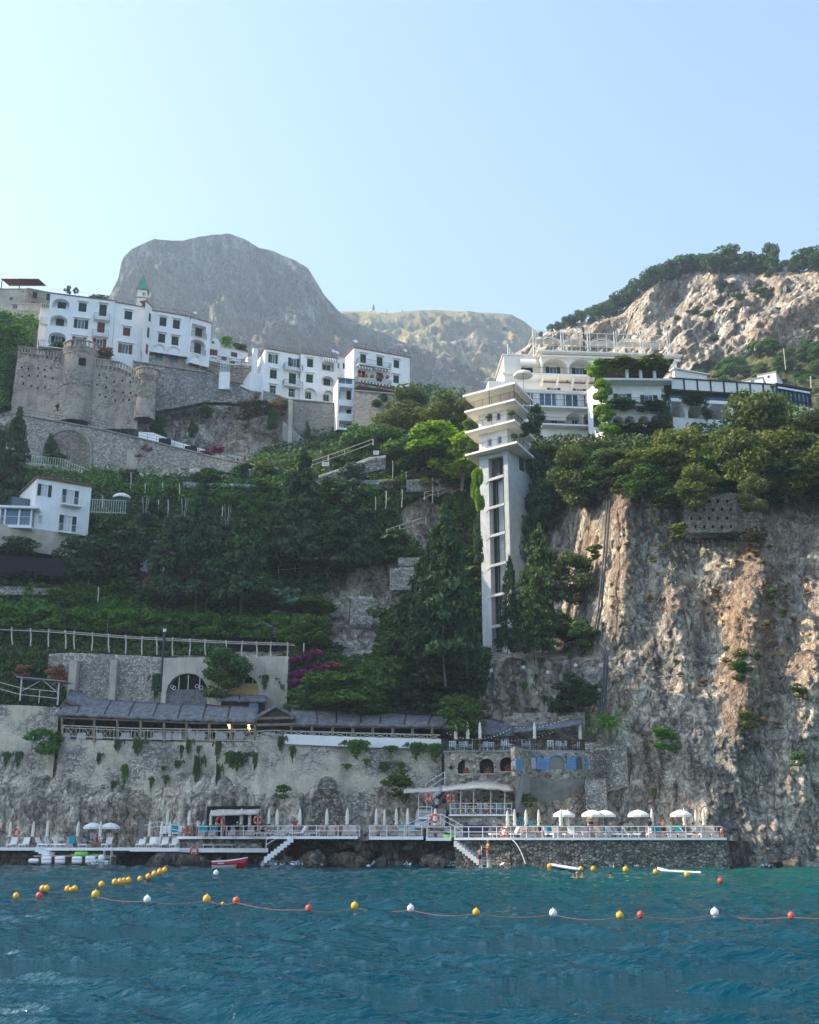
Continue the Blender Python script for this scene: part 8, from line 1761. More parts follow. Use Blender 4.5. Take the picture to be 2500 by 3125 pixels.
for i,(k,X,Yt,Yb,Wp,off,l) in enumerate([('ivy0',330,1560,1770,280,3,'great dark ivy mound right of the white house'),('ivy1',230,1640,1780,160,3,'dark ivy mound below the white house balcony'),('ivy1',40,1640,1710,190,2.5,'ivy hanging below the annex of the white house'),('ivy0',430,1600,1720,180,2,'dark bush under the pampas grass'),
 ('mid0',680,1978,2135,160,3.5,'round dense tree between the two restaurant arches'),('mid1',1060,2050,2200,330,5,'wide feathery tree hanging over the restaurant roof'),('mid2',1170,2010,2190,220,4,'leafy tree right of the feathery one above the restaurant'),('mid3',960,2080,2195,200,3,'leafy tree left of the feathery one above the restaurant'),('ivy1',1290,2010,2200,260,3,'dark ivy bank above the end of the restaurant roof'),('ivy0',1400,1990,2110,150,2,'ivy hanging over the pale cliff edge below the lift tower'),
 ('mid2',930,1880,1990,190,3,'green tree at the right end of the lemon pergola'),('sh_sage0',890,1790,1900,150,3,'blue green bush on the slope right of the dark conifers'),('sh_sage1',820,1770,1850,120,2,'blue green bush below the middle conifers'),('mid0',960,1820,1890,150,1,'green bush above the pale boulders'),
 ('brt0',1410,1318,1480,215,7,'bright yellow green tree beside the lift tower balconies'),('brt1',1318,1300,1415,190,7,'bright green tree left of the brightest one'),('brt0',1445,1275,1330,70,3,'bright leaves behind the top tower balcony'),
 ('olv0',1270,1180,1300,170,3,'sunlit olive brown tree above the bright trees'),('olv1',1370,1195,1320,160,3,'sunlit olive brown tree left of the tented roof'),('olv2',1190,1250,1350,130,2,'olive tree right of the white stair tower'),('olv3',1320,1230,1330,140,4,'olive tree in the middle of the sunlit group'),
 ('mid1',1085,1290,1420,160,2,'dark leafy tree at the foot of the white stair tower'),('mid3',1185,1300,1425,170,3,'dark leafy tree right of the stair tower foot'),('mid0',1270,1330,1450,190,3,'dark green tree below the olive trees'),('mid2',1370,1390,1480,170,2,'dark green tree under the bright yellow green tree'),('mid1',1130,1220,1290,80,1,'small tree beside the geranium terrace wall'),
 ('olv1',1755,1690,1830,150,3,'sunlit bushy oak right of the conifer with the lit tip'),('ivy0',1600,1480,1800,120,2,'ivy curtain on the cliff right of the lift tower'),('ivy1',1640,1380,1640,150,2,'dark thicket behind the lift tower'),
 ('ivy0',1290,1800,2050,280,2,'ivy slope at the left of the huge conifer'),('ivy1',1200,1850,2020,200,1,'lower ivy slope left of the huge conifer')]):
    T_(k,X,Yt,Yb,Wp,None,l,None,off)
# thicket on the right rim
for i,(k,X,Yt,Yb,Wp,off,l) in enumerate([('olv0',1770,1320,1530,170,5,'sunlit oak hanging at the left end of the cliff top thicket'),('mid1',1860,1350,1500,190,2,'dark tree second from the left in the cliff top thicket'),('olv1',1900,1345,1470,170,4,'oak with pale crown below the vine covered wing'),('olv2',2010,1340,1480,200,4,'broad oak below the vaulted arches of the hotel'),('mid2',1960,1390,1520,180,3,'dark bush under the broad oak'),('olv3',2100,1270,1470,210,4,'round sunlit oak in the middle of the cliff top thicket'),('olv0',2130,1380,1540,130,6,'pale oak spilling over the cliff edge'),('mid3',2210,1330,1500,190,2,'dark oak behind the spilling one'),('olv1',2230,1260,1420,170,5,'oak close to the end of the arches'),('olv2',2340,1180,1440,230,6,'tall open oak in front of the glass pavilion'),('olv3',2290,1290,1500,200,4,'sunlit oak under the tall open one'),('olv0',2420,1280,1490,230,5,'large shaded oak at the right of the thicket'),('olv1',2500,1240,1480,220,5,'dark oak cut by the right edge'),('mid0',2400,1390,1520,220,3,'dark bush on the cliff edge at the right'),('olv2',2300,1440,1560,100,6,'small oak leaning out above the old dry wall'),('mid2',2560,1330,1530,250,4,'bush beyond the right edge'),('ivy0',2050,1440,1550,140,3,'ivy clump on the cliff edge under the sunlit oaks'),('ivy1',2190,1430,1520,140,3,'ivy clump above the old dry wall'),('mid1',1700,1400,1540,150,3,'dark bush at the shaded left end of the rim'),('olv3',1655,1330,1420,110,2,'bush beside the tower footbridge')]):
    T_(k,X,Yt+(34 if X<2300 else 12),Yb,Wp,None,l,None,off)
# vines of the hotel
for X,Yt,Yb,Wp,dd,k,l in [(1828,1100,1160,84,145.0,'brt0','vine growing over the left corner of the hotel pergola'),(1838,1160,1240,60,144.6,'brt1','vine running down the corner column, upper stretch'),(1850,1230,1300,70,144.6,'brt0','vine running down the corner column, middle stretch'),(1870,1290,1340,80,144.5,'brt1','vine foot of the corner column'),(1925,1098,1130,160,144.8,'sh_olv0','vine roof over the middle of the hotel pergola'),(2000,1100,1132,130,144.8,'sh_olv1','vine roof at the right end of the hotel pergola'),(1900,1225,1245,120,145.1,'sh_mid0','creeper on the middle hotel balcony'),(1980,1228,1250,110,145.1,'sh_mid1','creeper on the right of the middle hotel balcony'),(2035,1180,1340,50,145.2,'ivy0','creeper on the right corner of the vine clad wing'),(1930,1298,1325,160,145.2,'sh_ivy0','planting along the arches of the vine clad wing'),(2020,1295,1330,110,145.2,'sh_ivy1','planting at the right end of the arches'),(1640,1235,1330,60,139.5,'ivy1','dark cypress like bush beside the tower balconies'),(2160,1225,1280,40,145.9,'ivy0','creeper hanging between the vaulted arches'),(2120,1205,1230,110,145.9,'sh_ivy0','creeper over the first vaulted arches'),
  (1462,1420,1600,42,137.2,'brt1','ivy column climbing the left edge of the lift tower, lit part'),(1462,1560,1720,40,137.4,'ivy0','ivy column climbing the left edge of the lift tower, shaded part'),(1600,1290,1330,50,138.8,'sh_ivy1','potted bush on the top tower balcony')]:  # bright and dark leaf colours paint the ivy column's lit and shaded parts
    T_(k,X,Yt,Yb,Wp,dd,l,None)
for x,y,l in ((350,795,'palm like pot plant on the second tower balcony'),(520,770,'pot plant at the near corner of the second tower balcony'),(540,945,'round pot plant at the near corner of the lowest tower balcony'),(205,1035,'plant at the left end of the lowest tower balcony')):
    X,Y=Z3(x,y+28); T_('sh_mid0',X,Z3(0,y-25)[1],Y,22,P(X,Y,136.9).y,l,'pot plants on the lift tower')
# rim of the headland
def onV(V,X,Y,lift=0):
    q=V.reshape(-1,3); f=q[:,1]*CP+(q[:,2]-H)*SP; px=1250+F*q[:,0]/f; py=1562.5-F*(-q[:,1]*SP+(q[:,2]-H)*CP)/f
    i=np.argmin((px-X)**2+(py-Y)**2); return Vector(q[i])
rr=random.Random(9)
rim=[(1680,1003,20),(1700,997,26),(1722,990,24),(1745,984,38),(1775,978,44),(1800,975,50),(1830,968,56),(1860,956,60),(1885,945,64),(1915,925,66),(1942,900,60),(1968,880,55),(1995,862,58),(2020,852,60),(2050,842,66),(2080,832,74),(2110,826,70),(2140,820,66),(2170,818,62),(2195,822,70),(2225,820,84),(2255,822,66),(2285,824,76),(2318,824,62),(2352,822,118),(2370,830,60),(2440,822,58),(2475,815,84),(2505,818,70),(1650,1018,14),(1540,1008,12)]
for i,(X,Y,h) in enumerate(rim):
    p=onV(VH,X,Y+16) if X>1580 else P(X,Y,1000); T_('far%d'%(i%2) if i%5 else 'fgr0',X,Y-h*.72,Y+20,h*(1.35 if X!=2352 else .62)*rr.uniform(.85,1.15),None,'tree of the dark fringe along the rim of the tan cliff' if X!=2352 else 'tallest tree of the rim, a narrow dark one','rim trees of the tan cliff' if X!=2352 else None,pt=p)
for X,Y,h,l in ((1140,945,22,'lone tree on the saddle right of the grey mountain'),(1228,950,10,'smaller tree on the saddle skyline'),(1182,950,8,'tiny tree between the two skyline trees')): T_('con0',X,Y-h*.8,Y+3,h*.5,1480,l)
for i in range(46):
    X=rr.uniform(2040,2520); Yc=np.interp(X,[2040,2100,2260,2350,2500],[1215,1190,1120,1085,1085]); Y=Yc+rr.uniform(-14,60)*(1 if X>2150 else .4); p=onV(V4,X,max(Y,Yc)); h=rr.uniform(28,52); T_('fgr0' if i%3 else 'mid%d'%(i%4),X,Y-h,Y,h*1.3,None,'bushy tree on the vineyard slope below the tan cliff','trees on the vineyard slope',pt=p)
for i in range(28):
    X=rr.uniform(2200,2510); Y=rr.uniform(1130,1240); p=onV(V4,X,Y); T_('sh_vine%d'%(i%2),X,Y-14,Y+2,34,None,'low row of vines on the right slope','vine rows on the right slope',pt=p)
for i in range(26):
    X,Y=rr.choice([(rr.gauss(2225,35),rr.gauss(910,28)),(rr.gauss(2150,30),rr.gauss(960,14)),(rr.gauss(2330,12),rr.gauss(880,30)),(rr.uniform(1960,2480),rr.uniform(880,1060))]); p=onV(VH,X,Y); s_=rr.uniform(14,34); T_('far%d'%(i%2),X,Y-s_*.7,Y+s_*.4,s_*1.3,None,'scrub bush clinging to the face of the tan cliff','scrub on the tan cliff',pt=p)
# ground cover: far too many leaves to count
def cover(name,polys,n,mats,size,lift,seed,label,lump=.9,mask=True):
    rg=np.random.default_rng(seed); C=[]
    for poly in polys:
        xs_=[p[0] for p in poly]; ys2=[p[1] for p in poly]; m=n//len(polys); X=rg.uniform(min(xs_),max(xs_),m*2); Y=rg.uniform(min(ys2),max(ys2),m*2); k=inpoly(X,Y,poly)
        if mask:
            for b in BARE: k&=~inpoly(X,Y,b)
        X,Y=X[k],Y[k]; D=Dep(X,Y)+rg.normal(size=len(X))*.15; p=PN(X,Y,D); nz=fbm(p*np.array([.45,.45,.45]),3,seed); nz2=fbm(p*1.6,2,seed+3); keep=nz2+nz>-.55; p=p[keep]; nz=nz[keep]; out=rg.uniform(0,1,len(p))**.6*lift*(1+lump*nz); p[:,1]-=out*.8+.35; p[:,2]+=out*.45; C.append(p)
    o=link_mesh(name,leaf_mesh(name,np.concatenate(C),size,M[mats],nrm=np.array([0,-.7,.6]),seed=seed)); return tag(o,label,kind='stuff')
cover('ground_cover',[VEG[0]],60000,'lf_mid',.34,.9,31,'mixed scrub covering the terraced slope'); cover('ivy_cover',[VEG[0]],62000,'lf_ivy',.36,1.3,32,'dark ivy and scrub covering the slope')
cover('lemon_slope',[[(-300,1770),(150,1800),(420,1820),(560,1830),(640,1880),(690,1930),(500,1935),(-300,1905)]],42000,'lf_vine',.32,1.5,39,'bright green lemon and vine foliage on the lower terraces',mask=False); cover('slope_herbs',[[(-60,1400),(700,1470),(960,1480),(1240,1460),(1240,1560),(900,1620),(300,1500),(-60,1480)],[(1230,1560),(1400,1500),(1480,1560),(1300,1640)],[(640,1800),(1000,1860),(1000,1990),(700,1930)]],30000,'lf_vine',.30,1.4,40,'lighter green herbs and vines on the upper terraces')
cover('thicket',[VEG[2]],50000,'lf_ivy',.36,1.5,33,'undergrowth of the cliff top thicket'); cover('vineyard_cover',[VEG[1]],9000,'lf_vine',.36,1.6,34,'green vines at the top left')
cover('bank_cover',[VEG[3],VEG[4]],26000,'lf_ivy',.30,1.0,35,'green creepers above the restaurant',mask=False)
cover('lemon_canopy',[[(-300,1850),(240,1862),(500,1880),(690,1915),(930,1930),(930,1958),(690,1948),(480,1935),(200,1920),(-300,1905)]],26000,'lf_vine',.30,2.0,36,'bright lemon foliage lying over the long pergola',mask=False)
cover('grass_patch',[[(700,1480),(880,1470),(900,1500),(700,1520)],[(640,1570),(720,1560),(760,1600),(700,1640),(620,1620)],[(260,1440),(420,1450),(420,1480),(260,1470)],[(880,1750),(1000,1740),(1010,1800),(960,1830),(880,1800)],[(640,1500),(720,1495),(720,1560),(640,1570)],[(830,1480),(900,1480),(900,1560),(820,1560)]],16000,'lf_olive',.26,.5,37,'patches of yellow green grass on the terraces',mask=False)
cover('creeper_fringe',[[(215,1985),(350,1985),(345,2030),(300,2070),(260,2090),(220,2040)],[(350,1995),(500,1995),(500,2040),(400,2060),(360,2040)]],9000,'lf_ivy',.24,.9,38,'creepers falling over the rubble wall left of the arches',mask=False)
# cliff flora of the right cliff
rg=random.Random(4)
CC=[(2030,1650),(1960,1700),(2180,1660),(2300,1690),(2350,1780),(2440,1800),(2380,1960),(2280,2030),(2200,1850),(2440,1900),(2120,2080),(2000,2250),(2330,2250),(1900,1850)]
for i in range(95):
    q_=CC[i%14]; X=rg.gauss(q_[0],42); Y=rg.gauss(q_[1],34); s_=rg.choice([8,10,12,14,18,26]); k=rg.choice(['sh_dry0','sh_dry1','sh_dry0','sh_olv0','sh_olv1','sh_mid0'])
    if X<1865 or X>2520: continue
    d=float(Dep(X,Y))-rg.uniform(1.2,3.0); T_(k,X,Y-s_*.6,Y+s_*.3,s_*1.4,d,{'sh_dry0':'dry reddish brown tuft','sh_dry1':'dry reddish brown tuft','sh_olv0':'olive green tuft','sh_olv1':'olive green tuft','sh_mid0':'small green tuft'}[k]+' clinging to the tall right cliff','cliff tufts, '+k[3:6])
for X,Y,s_,k,l in ((1840,1510,34,'sh_olv0','yellow green bush at the top left corner of the cliff'),(2065,1630,60,'sh_olv1','yellow green bush on the ledge below the old dry wall'),(2300,1645,75,'sh_dry0','large dry brown bush right of the old dry wall'),(2270,2055,70,'sh_mid1','fresh green bush on the orange ledge of the cliff'),(2260,2000,40,'sh_olv0','smaller green bush above the one on the orange ledge'),(2440,2110,46,'sh_ivy0','dark bush near the right edge of the cliff'),(1740,2100,100,'ivy0','dense dark green bush on the pale cliff above the palm'),(1800,2130,80,'ivy1','right part of the dense bush above the palm'),(1715,2160,80,'ivy0','lower part of the dense bush above the palm'),(1780,1940,90,'sh_mid0','grey green bush at the right end of the pale cliff top'),(1810,1690,50,'sh_olv1','bush on the left flank of the pipe rib'),(1480,2170,60,'sh_dry1','reddish shrub on the pale cliff above the restaurant end'),(2290,2200,60,'sh_olv1','green strip of plants running down the cliff'),(2040,2260,80,'sh_vine0','green plants on the boulder ledge right of the palm'),(2430,2320,50,'sh_mid1','dark tuft low on the right cliff'),(1215,2395,90,'sh_olv0','feathery green bush on the rock left of the bar awning'),(1615,2445,44,'sh_mid0','green bush on the rock right of the bar'),(1410,2195,140,'mid2','feathery tamarisk in front of the reed roof'),(45,2225,60,'sh_olv0','green bush on the stucco wall at the left'),(200,2235,80,'mid3','green bush at the left end of the restaurant terrace'),(130,2270,90,'sh_vine1','yellow green bush below the left stucco wall'),(865,2420,50,'sh_mid1','green bush on the rock left of the arched niche')):
    d=float(Dep(X,Y))-(2.6 if X>1500 else 2.2); 
    if l.startswith('feathery tam'): d=118.9
    T_(k,X,Y-s_*.55,Y+s_*.35,s_*1.25,d,l)
nst=[(22,2300,2345,24,0),(60,2300,2345,34,0),(305,2303,2340,18,0),(362,2262,2300,26,0),(422,2260,2310,36,0),(555,2280,2315,18,0),(578,2262,2308,22,0),(608,2280,2305,14,0),(666,2270,2330,26,0),(545,2325,2350,26,0),(500,2342,2352,16,0),(385,2340,2410,24,0),(350,2388,2420,20,0),(463,2375,2415,16,0),(508,2370,2400,22,0),(605,2315,2410,30,0),(668,2340,2430,18,0),(700,2300,2330,24,0),(725,2300,2358,80,0),(780,2305,2350,26,0),(860,2252,2302,24,0),(895,2282,2325,22,0),(1090,2265,2315,78,0),(1120,2320,2340,24,0),(1060,2335,2350,28,0),(1195,2280,2300,40,0),(1225,2330,2350,26,0),(1270,2272,2318,60,0),(1330,2276,2325,60,0),(1175,2330,2360,40,0),(1635,2062,2090,18,1),(1597,2088,2118,24,1),(1660,2127,2152,20,1),(1625,2165,2185,18,1),(1650,2012,2030,34,1),(1740,2000,2015,26,1),(480,2065,2140,40,1),(525,2040,2060,22,1),(575,2040,2080,22,1),(810,2040,2075,30,1),(810,2065,2105,28,1),(1995,2410,2445,24,1),(1240,2420,2450,20,1)]
for X,Yt,Yb,Wp,z in nst:
    d=float(Dep(X,Yb))-1.6 if z else float(np.interp(X,[0,183,400,790,1100,1348],[129.9,128.0,125.3,120.9,120.2,119.6]))
    H_(X,Yt-3,Yb+4,Wp,d,'%s trailing plant hanging on the %s'%('wide' if Wp>50 else 'narrow' if Wp<22 else 'green',('upper walls and pale cliff' if z else 'stucco wall left of the bastion' if X<800 else 'stucco wall right of the bastion')))
# castle and overhang plants
for X,Yt,Yb,Wp,d,l,k in ((182,1045,1070,70,176.2,'clipped green bush behind the left castle parapet','sh_mid0'),(315,1060,1100,66,175.8,'russet bush behind the right castle parapet','sh_dry0'),(180,1228,1255,26,174.0,'small dark bush on the rock under the round tower','sh_ivy0'),(630,1220,1275,50,178.2,'ivy clump in the first wall niche','ivy0'),(480,1270,1345,70,175,'dark ivy fall under the long grey wall','ivy1'),(585,1275,1335,34,176,'ivy strip beside the first niche','ivy0'),(830,1250,1315,50,177.5,'ivy clump in the second wall niche','ivy1'),(760,1228,1270,140,179,'scrub along the top of the overhanging rock','sh_dry1'),(850,1215,1265,80,178.6,'brown scrub at the corner of the fine masonry wall','sh_dry0'),(935,1280,1350,26,177.6,'creeper on the fine masonry wall','ivy0'),(950,1330,1350,26,177.4,'small creeper low on the fine masonry wall','sh_ivy1'),(1170,1200,1228,34,175.6,'creeper on the geranium terrace wall','ivy1'),(1150,1218,1240,40,175.6,'second creeper on the geranium terrace wall','ivy0'),(170,1380,1415,90,168.5,'green plants on the sill of the blind arch','sh_mid1'),(150,1320,1390,40,168.6,'creeper on the left side of the blind arch','ivy0'),(30,1000,1060,110,182,'vine clad terrace left of the castle','sh_vine0'),(20,1060,1250,90,179,'tall ivy bank left of the castle wall','ivy1'),(130,985,1000,60,188,'vines behind the castle terrace','sh_vine1'),(10,950,990,50,190,'tree beside the ruined house','sh_olv0'),(205,872,905,24,192,'spiky tree behind the long block roof','fgr0'),(230,878,905,18,192,'second spiky tree behind the long block roof','fgr0'),(300,900,925,60,190,'rounded tree tops behind the long block','sh_mid0'),(690,1035,1055,60,196,'bushes behind the vaulted house','sh_vine0'),(740,1050,1075,60,196,'bushes behind the annex house','sh_olv1')):
    T_(k,X,Yt,Yb,Wp,d,l)
# random shrubs giving the slope its lumpy look
kinds=['sh_mid0','sh_ivy0','sh_ivy1','sh_sage0','sh_mid1','sh_vine0','sh_olv0']
c=0
while c<150:
    X=rg.uniform(-60,1480); Y=rg.uniform(1390,2000)
    if not bool(inpoly(X,Y,VEG[0])) or any(bool(inpoly(X,Y,b)) for b in BARE) or (X<300 and 1430<Y<1700) or (X<700 and Y>1930) or (620<X<1200 and Y<1470 and rg.random()<.6): continue
    k=rg.choice(kinds if Y<1780 else ['sh_vine0','sh_vine1','sh_mid0','sh_mid1','sh_sage0']); s_=rg.uniform(38,90); T_(k,X,Y-s_*.6,Y+s_*.25,s_*1.3,None,'%s shrub on the terraced slope'%{'mi':'mid green','iv':'dark','sa':'blue green','vi':'fresh green','ol':'olive'}[k[3:5]],'slope shrubs, '+k[3:5],1.2); c+=1
c=0
while c<60:
    X=rg.uniform(1650,2560); Y=rg.uniform(1365,1520)
    if not bool(inpoly(X,Y,VEG[2])) or (X<2120 and Y<1395): continue
    s_=rg.uniform(40,85); k=rg.choice(['sh_olv0','sh_olv1','sh_mid0','sh_ivy0']); T_(k,X,Y-s_*.6,Y+s_*.25,s_*1.3,None,'%s shrub filling the cliff top thicket'%{'mi':'mid green','iv':'dark','ol':'olive'}[k[3:5]],'thicket shrubs, '+k[3:5],2.0); c+=1
for X in range(-20,960,42):
    Y=float(np.interp(X,[0,250,500,700,950],[1915,1925,1935,1945,1955])); T_('sh_vine%d'%(X//42%2),X,Y-62-rg.uniform(0,16),Y-2,84,float(Dep(X,Y))-2.6,'bushy lemon tree crown rising above the long pergola','lemon trees over the pergola')
for X,Y,Wp,k,l in ((470,1790,130,'sh_pink0','dusty pink bougainvillea on the slope under the dark conifers'),(540,1770,90,'sh_bloom0','magenta top of the slope bougainvillea'),(420,1800,90,'sh_pink1','left end of the dusty pink bougainvillea'),(960,2025,120,'sh_bloom1','magenta bougainvillea on the wall right of the arches'),(925,2075,90,'sh_bloom0','lower magenta bougainvillea by the right arch'),(1010,2045,80,'sh_pink0','faded bougainvillea right of the magenta one'),(165,2062,70,'sh_pink1','pink flowers on the timber shelter roof'),(60,2050,60,'sh_pink0','faded pink flowers at the left edge'),(660,1400,90,'sh_bloom1','magenta bougainvillea below the coast road'),(470,1395,100,'sh_pink1','dry pink creeper above the garage')):
    T_(k,X,Y-Wp*.38,Y+Wp*.25,Wp*1.1,float(Dep(X,Y))-2.8,l)
# pampas grass and palm
def pampas(X,Yt,Yb,w_,l):
    d=float(Dep(X,Yb))-6.5; b=P(X,Yb,d); h=P(X,Yt,d).z-b.z; r=empty('pampas_grass',b,l,'grass clump','pampas grass clumps'); rgn=np.random.default_rng(int(X)); C=[]
    for k in range(120):
        a=rgn.uniform(0,6.28); R_=w_*rgn.uniform(.3,1)*.5; t=np.linspace(.1,1,14); C.append(np.stack([np.cos(a)*R_*t**1.4,np.sin(a)*R_*t**1.4,h*(1.5*t-.95*t**2.2)*rgn.uniform(.8,1.1)],-1))
    link_mesh('blades',leaf_mesh('blades',np.concatenate(C),.14,M['lf_sage'],seed=3,elong=3,droop=1),r); m=MB()
    for k in range(5): a=k*1.3; m.tube((0,0,.2),(math.cos(a)*.4,math.sin(a)*.4,h*1.15),.02,n=4); m.tube((math.cos(a)*.4,math.sin(a)*.4,h*1.1),(math.cos(a)*.5,math.sin(a)*.5,h*1.4),.03,.015,n=5)
    m.build('plumes',M['reedlight'],r)
pampas(438,1545,1620,3.6,'pampas grass clump nearest the white house terrace'); pampas(558,1550,1625,3.4,'pampas grass clump with pale plumes in the middle'); pampas(690,1570,1650,3.0,'pampas grass clump between the dark conifers')
def palm():
    b=P(1856,2262,116.4); r=empty('palm_tree',b,'short date palm with arching fronds on the dry stone wall','palm tree'); m=MB(); m.lathe((0,0,0),[(.4,-.3),(.38,.6),(.45,1.2),(.3,1.5)],12); m.build('trunk',M['bark'],r); rgn=random.Random(2)
    for k in range(38):
        a=k*2.4+rgn.uniform(-.2,.2); el=rgn.uniform(.1,1.25); L=2.9; C=[]; p=Vector((0,0,1.4)); m=MB(); pts=[]
        for i in range(12): pts.append(p.copy()); e=el-1.7*(i/11)**1.3; p=p+Vector((math.cos(a)*math.cos(e),math.sin(a)*math.cos(e),math.sin(e)))*(L/11)
        side=Vector((-math.sin(a),math.cos(a),0))
        for i in range(1,12):
            q=pts[i]; w_=.42*math.sin(math.pi*(i/11)**.7)+.08
            for s_ in (-1,1):
                for j in (0,.5): c=q.lerp(pts[min(11,i+1)],j); t_=c+side*s_*w_+(pts[i]-pts[i-1])*1.0-Vector((0,0,w_*.35)); dv=(pts[i]-pts[i-1])*.18; m.quad(c-dv,c+dv,t_)
        m.build('frond',M['lf_vine'],r)
palm()
# ---------------------------------------------------------------- pergolas, poles, terraces
B=Bd('lemon_pergola','long bleached pole pergola carrying the lemon terrace','pergola',P(300,1990,138))
px=[x/2.4643 for x in (95,230,365,495,560,690,822,945,1068,1180,1300,1425,1548)]+[650+x/2.4643 for x in (98,218,330,437,557,690)]
for i,X in enumerate(px):
    yt=float(np.interp(X,[0,150,400,700,930],[1918,1925,1945,1960,1968])); yb=float(np.interp(X,[0,150,250,400,700,930],[1966,1975,1984,1996,2006,2010])); d=float(np.interp(X,[0,400,930],[136.8,134.2,131.5])); m=MB(); q=P(X,yb,d); t_=P(X+(i%3-1)*2,yt-6,d); mid=q.lerp(t_,.5)+Vector(((i%2-.5)*.14,0,0)); m.path([q,mid,t_],.085,5); B.part('post',m,M['palewood'])
for dy,dd in ((0,0),(-5,3)):
    pts_=[P(X,float(np.interp(X,[0,150,400,700,930],[1921,1928,1948,1963,1970]))+dy,float(np.interp(X,[0,400,930],[136.6,134.0,131.3]))+dd) for X in range(-60,960,60)]; m=MB(); m.path(pts_,.06,4); B.part('rail',m,M['palewood'])
m=MB(); pts_=[(X,float(np.interp(X,[0,400,930],[141,140,138]))) for X in (-100,200,500,930)]
for (x0,d0),(x1,d1) in zip(pts_,pts_[1:]): m.quad(P(x0,2000,d0),P(x1,2010,d1),P(x1,1935,d1),P(x0,1915,d0))
B.part('shade_net',m,M['net'])
B=Bd('timber_shelter','small timber shelter with a flat roof and flowers on top, left','shelter',P(120,2145,129)); 
for x0,y0,x1,y1 in ((150,590,165,415),(432,620,447,450),(165,515,300,440),(432,525,325,435)):
    m=MB(); m.tube(P(*Z8(x0,y0),129),P(*Z8(x1,y1),129),.09 if abs(x0-x1)<30 else .05); B.part('beam',m,M['palewood'])
m=MB(); a_,b_=P(*Z8(120,410),128.8),P(*Z8(490,445),128.6); bk=Vector((0,3,.1)); u=Vector((0,0,.12)); m.hexa([a_,b_,b_+bk,a_+bk,a_+u,b_+u,b_+bk+u,a_+bk+u]); B.part('roof',m,M['greyconc'])
railrun('pole_railing','rough pole railing at the left edge below the timber shelter',[P(*Z8(-40,540),129),P(*Z8(150,590),129),P(*Z8(435,620),128.8)],1.5,'palewood',2.6,rails=(1,.5),r=.05,post=.06)
for i,(x,y0,y1,off,Zf) in enumerate([(450,1270,1345,2.5,Z5),(808,1315,1400,2.5,Z5),(1050,1330,1400,2.5,Z5),(1262,430,560,2,Z5),(1190,430,550,2,Z5),(770,400,500,2,Z5),(668,975,1030,3,Z5),(738,1085,1170,3,Z5),(983,225,360,2,Z5),(1090,310,385,2,Z5),(1222,300,395,2,Z5),(1348,310,415,2,Z5)]+[(1162,1035,1155,2.5,Z2),(1060,1045,1130,2.5,Z2),(1350,1000,1130,2.5,Z2),(1300,1230,1330,2.5,Z2),(1220,1270,1390,2.5,Z2),(1420,1215,1320,2.5,Z2),(555,1080,1210,2.5,Z2),(1650,1130,1290,2.5,Z2),(275,1070,1120,2.5,Z2),(70,1340,1390,3,Z2)]):
    X,Yb=Zf(x,y1); _,Yt=Zf(x,y0); d=float(Dep(X,Yb))-off; m=MB(); a_=P(X,Yb,d); b_=P(X+1,Yt,d); m.path([a_-Vector((0,0,.6)),a_.lerp(b_,.5)+Vector((.05,0,0)),b_],.07,5); tag(m.build('garden_pole',M['palewood'],None,a_),'bleached wooden garden pole standing on the green terraces','pole','garden poles on the slope')
for l,pts_ in (('thin bleached pole railing above the stepped rock terraces',[(1180,1640),(1300,1600)]),('crossed pole railing on the path left of the lift tower',[(1295,1525),(1420,1500)]),('pale pole railing on the upper path above the ivy',[(1240,1462),(1340,1440),(1430,1430)]),('pole railing at the foot of the middle conifers',[(850,1750),(1000,1738)]),('rough railing along the top of the pale cliff',[(1430,2005),(1600,1985),(1700,1980),(1760,1970)])):
    railrun('pole_railing',l,[P(X,Y,float(Dep(X,Y))-2.2) for X,Y in pts_],1.1,'palewood',2.2,rails=(1,.45),r=.045,post=.06,diag='crossed' in l)
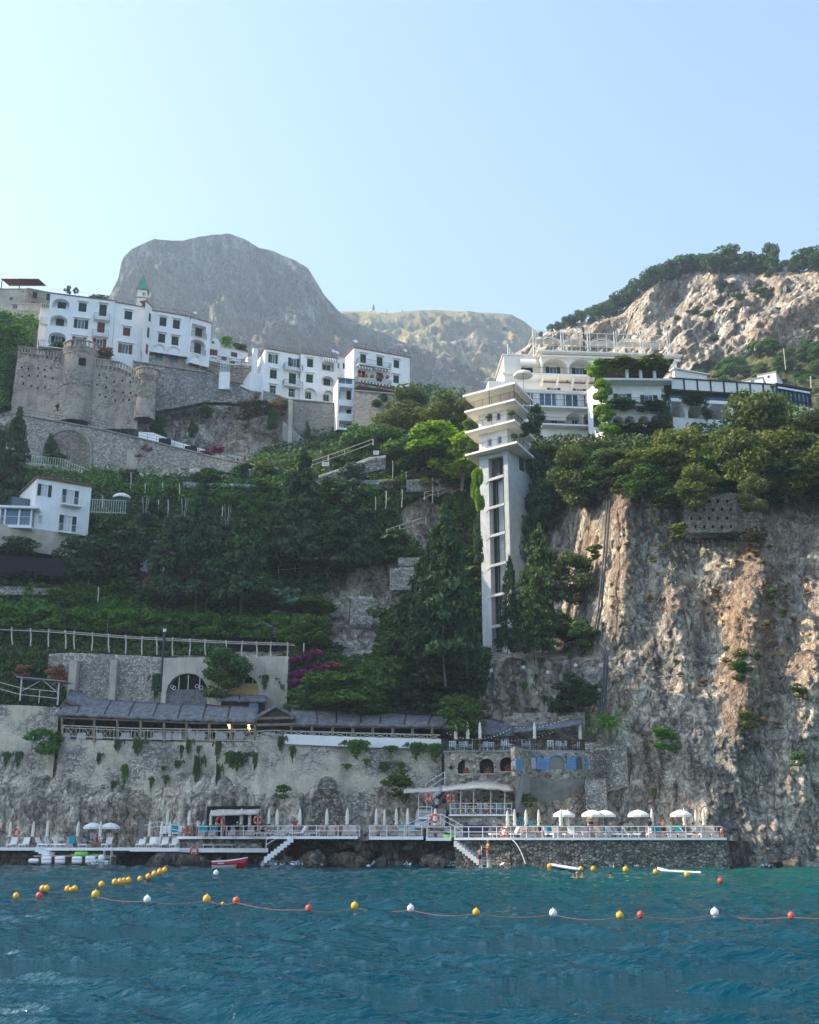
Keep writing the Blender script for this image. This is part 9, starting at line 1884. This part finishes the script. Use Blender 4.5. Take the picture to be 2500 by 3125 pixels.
for l,pts_,Yb,mt in (('second pale dry stone wall below the first',[(1070,1822,0),(1092,1818,0),(1138,1822,0)],1905,'drystone'),('pale stone parapet left of the huge conifer',[(1215,1702,0),(1290,1700,0)],1728,'drystone'),('tall pale stone wall left of the huge conifer',[(1190,1735,0),(1230,1730,0),(1300,1732,0)],1800,'drystone'),('low dry stone wall above the lemon terrace',[(738,1888,0),(800,1895,0),(870,1915,0)],1945,'drystone'),('long low grey terrace wall under the ramp',[(900,1478,0),(1040,1468,0),(1200,1462,0)],1492,'stone'),('low grey terrace wall below the garage',[(560,1470,0),(700,1476,0),(830,1482,0)],1490,'stone'),('bleached concrete wall among the conifers on the left',[(430,1706,0),(540,1712,0)],1755,'white'),('grey rock faced wall above the concrete one',[(440,1655,0),(480,1645,0),(520,1670,0)],1700,'greyconc'),('old wall with square drain holes set in the right cliff',[(2085,1520,0),(2180,1500,0),(2310,1510,0)],1625,'oldwall'),('weathered stone wall below the bright tree',[(1240,1465,0),(1300,1460,0),(1390,1462,0)],1500,'stone'),('pale terrace wall under the restaurant end bank',[(0,1790,0),(70,1790,0),(190,1800,0)],1815,'drystone')):
    off=1.9 if 'drain' in l else 2.2; pp_=[(X,Y,float(Dep(X,Yb))-off) for X,Y,_ in pts_]
    root,o=ribbon('terrace_wall',l,pp_,mt,Yb=[Yb]*len(pp_),thick=2.5,rough=.15)
    if 'drain' in l: putlog(root,o,[P(2110+i*27+(j%2)*12,1530+j*26,pp_[1][2]-.15) for i in range(7) for j in range(4)])
m=MB(); V_=[]
for i in range(13):
    X=-20+i*18; V_.append((P(X,1693+ (i*1.2),139.2-.02*i),P(X,1742+i*1.0+ (8*math.sin(i*.8)),138.6-.02*i)))
for (a_,b_),(c_,d_) in zip(V_,V_[1:]): m.quad(a_,b_,d_,c_)
o_=m.build('shade_net',M['net']); md=o_.modifiers.new('t','SOLIDIFY'); md.thickness=.05; tag(o_,'black shade net stretched below the white house','net')
for i,(X,Y) in enumerate(((1598,2036),(1672,2052),(1757,2030),(1834,2030),(1847,1979),(1820,1842),(1836,1630),(1500,2046))):
    p=P(X,Y,float(Dep(X,Y))-2.0); m=MB(); m.box(p.x-.16,p.y-.06,p.z-.16,p.x+.16,p.y+.04,p.z+.16); r=m.build('anchor_plate',M['paint'],None,p); tag(r,'small square white anchor plate of the rockfall net, %s from the foot'%ordn[i],'plate','rockfall net plates'); m=MB(); m.ball((p.x,p.y-.07,p.z),.04,6); m.build('bolt',M['iron'],r,p)
# garden umbrella of the left terrace
p=P(368,1568,144.5); o_=place(copy_tree(OPp),p,0,1.15,'cream parasol on the garden terrace right of the white house','open white parasols on the terraces'); 
p=Pz(*Z3(612,590),f1.uv(*Z3(612,590))[1] if 0 else P(*Z3(612,600),149).z); o_=place(copy_tree(OPp),P(*Z3(612,612),148.5),0,1.35,'sunlit peach parasol behind the tented tower roof','open white parasols on the terraces')
for o_ in list(TP.values()):
    if o_.location.z<-400:
        for ch_ in list(o_.children): bpy.data.objects.remove(ch_)
        bpy.data.objects.remove(o_)
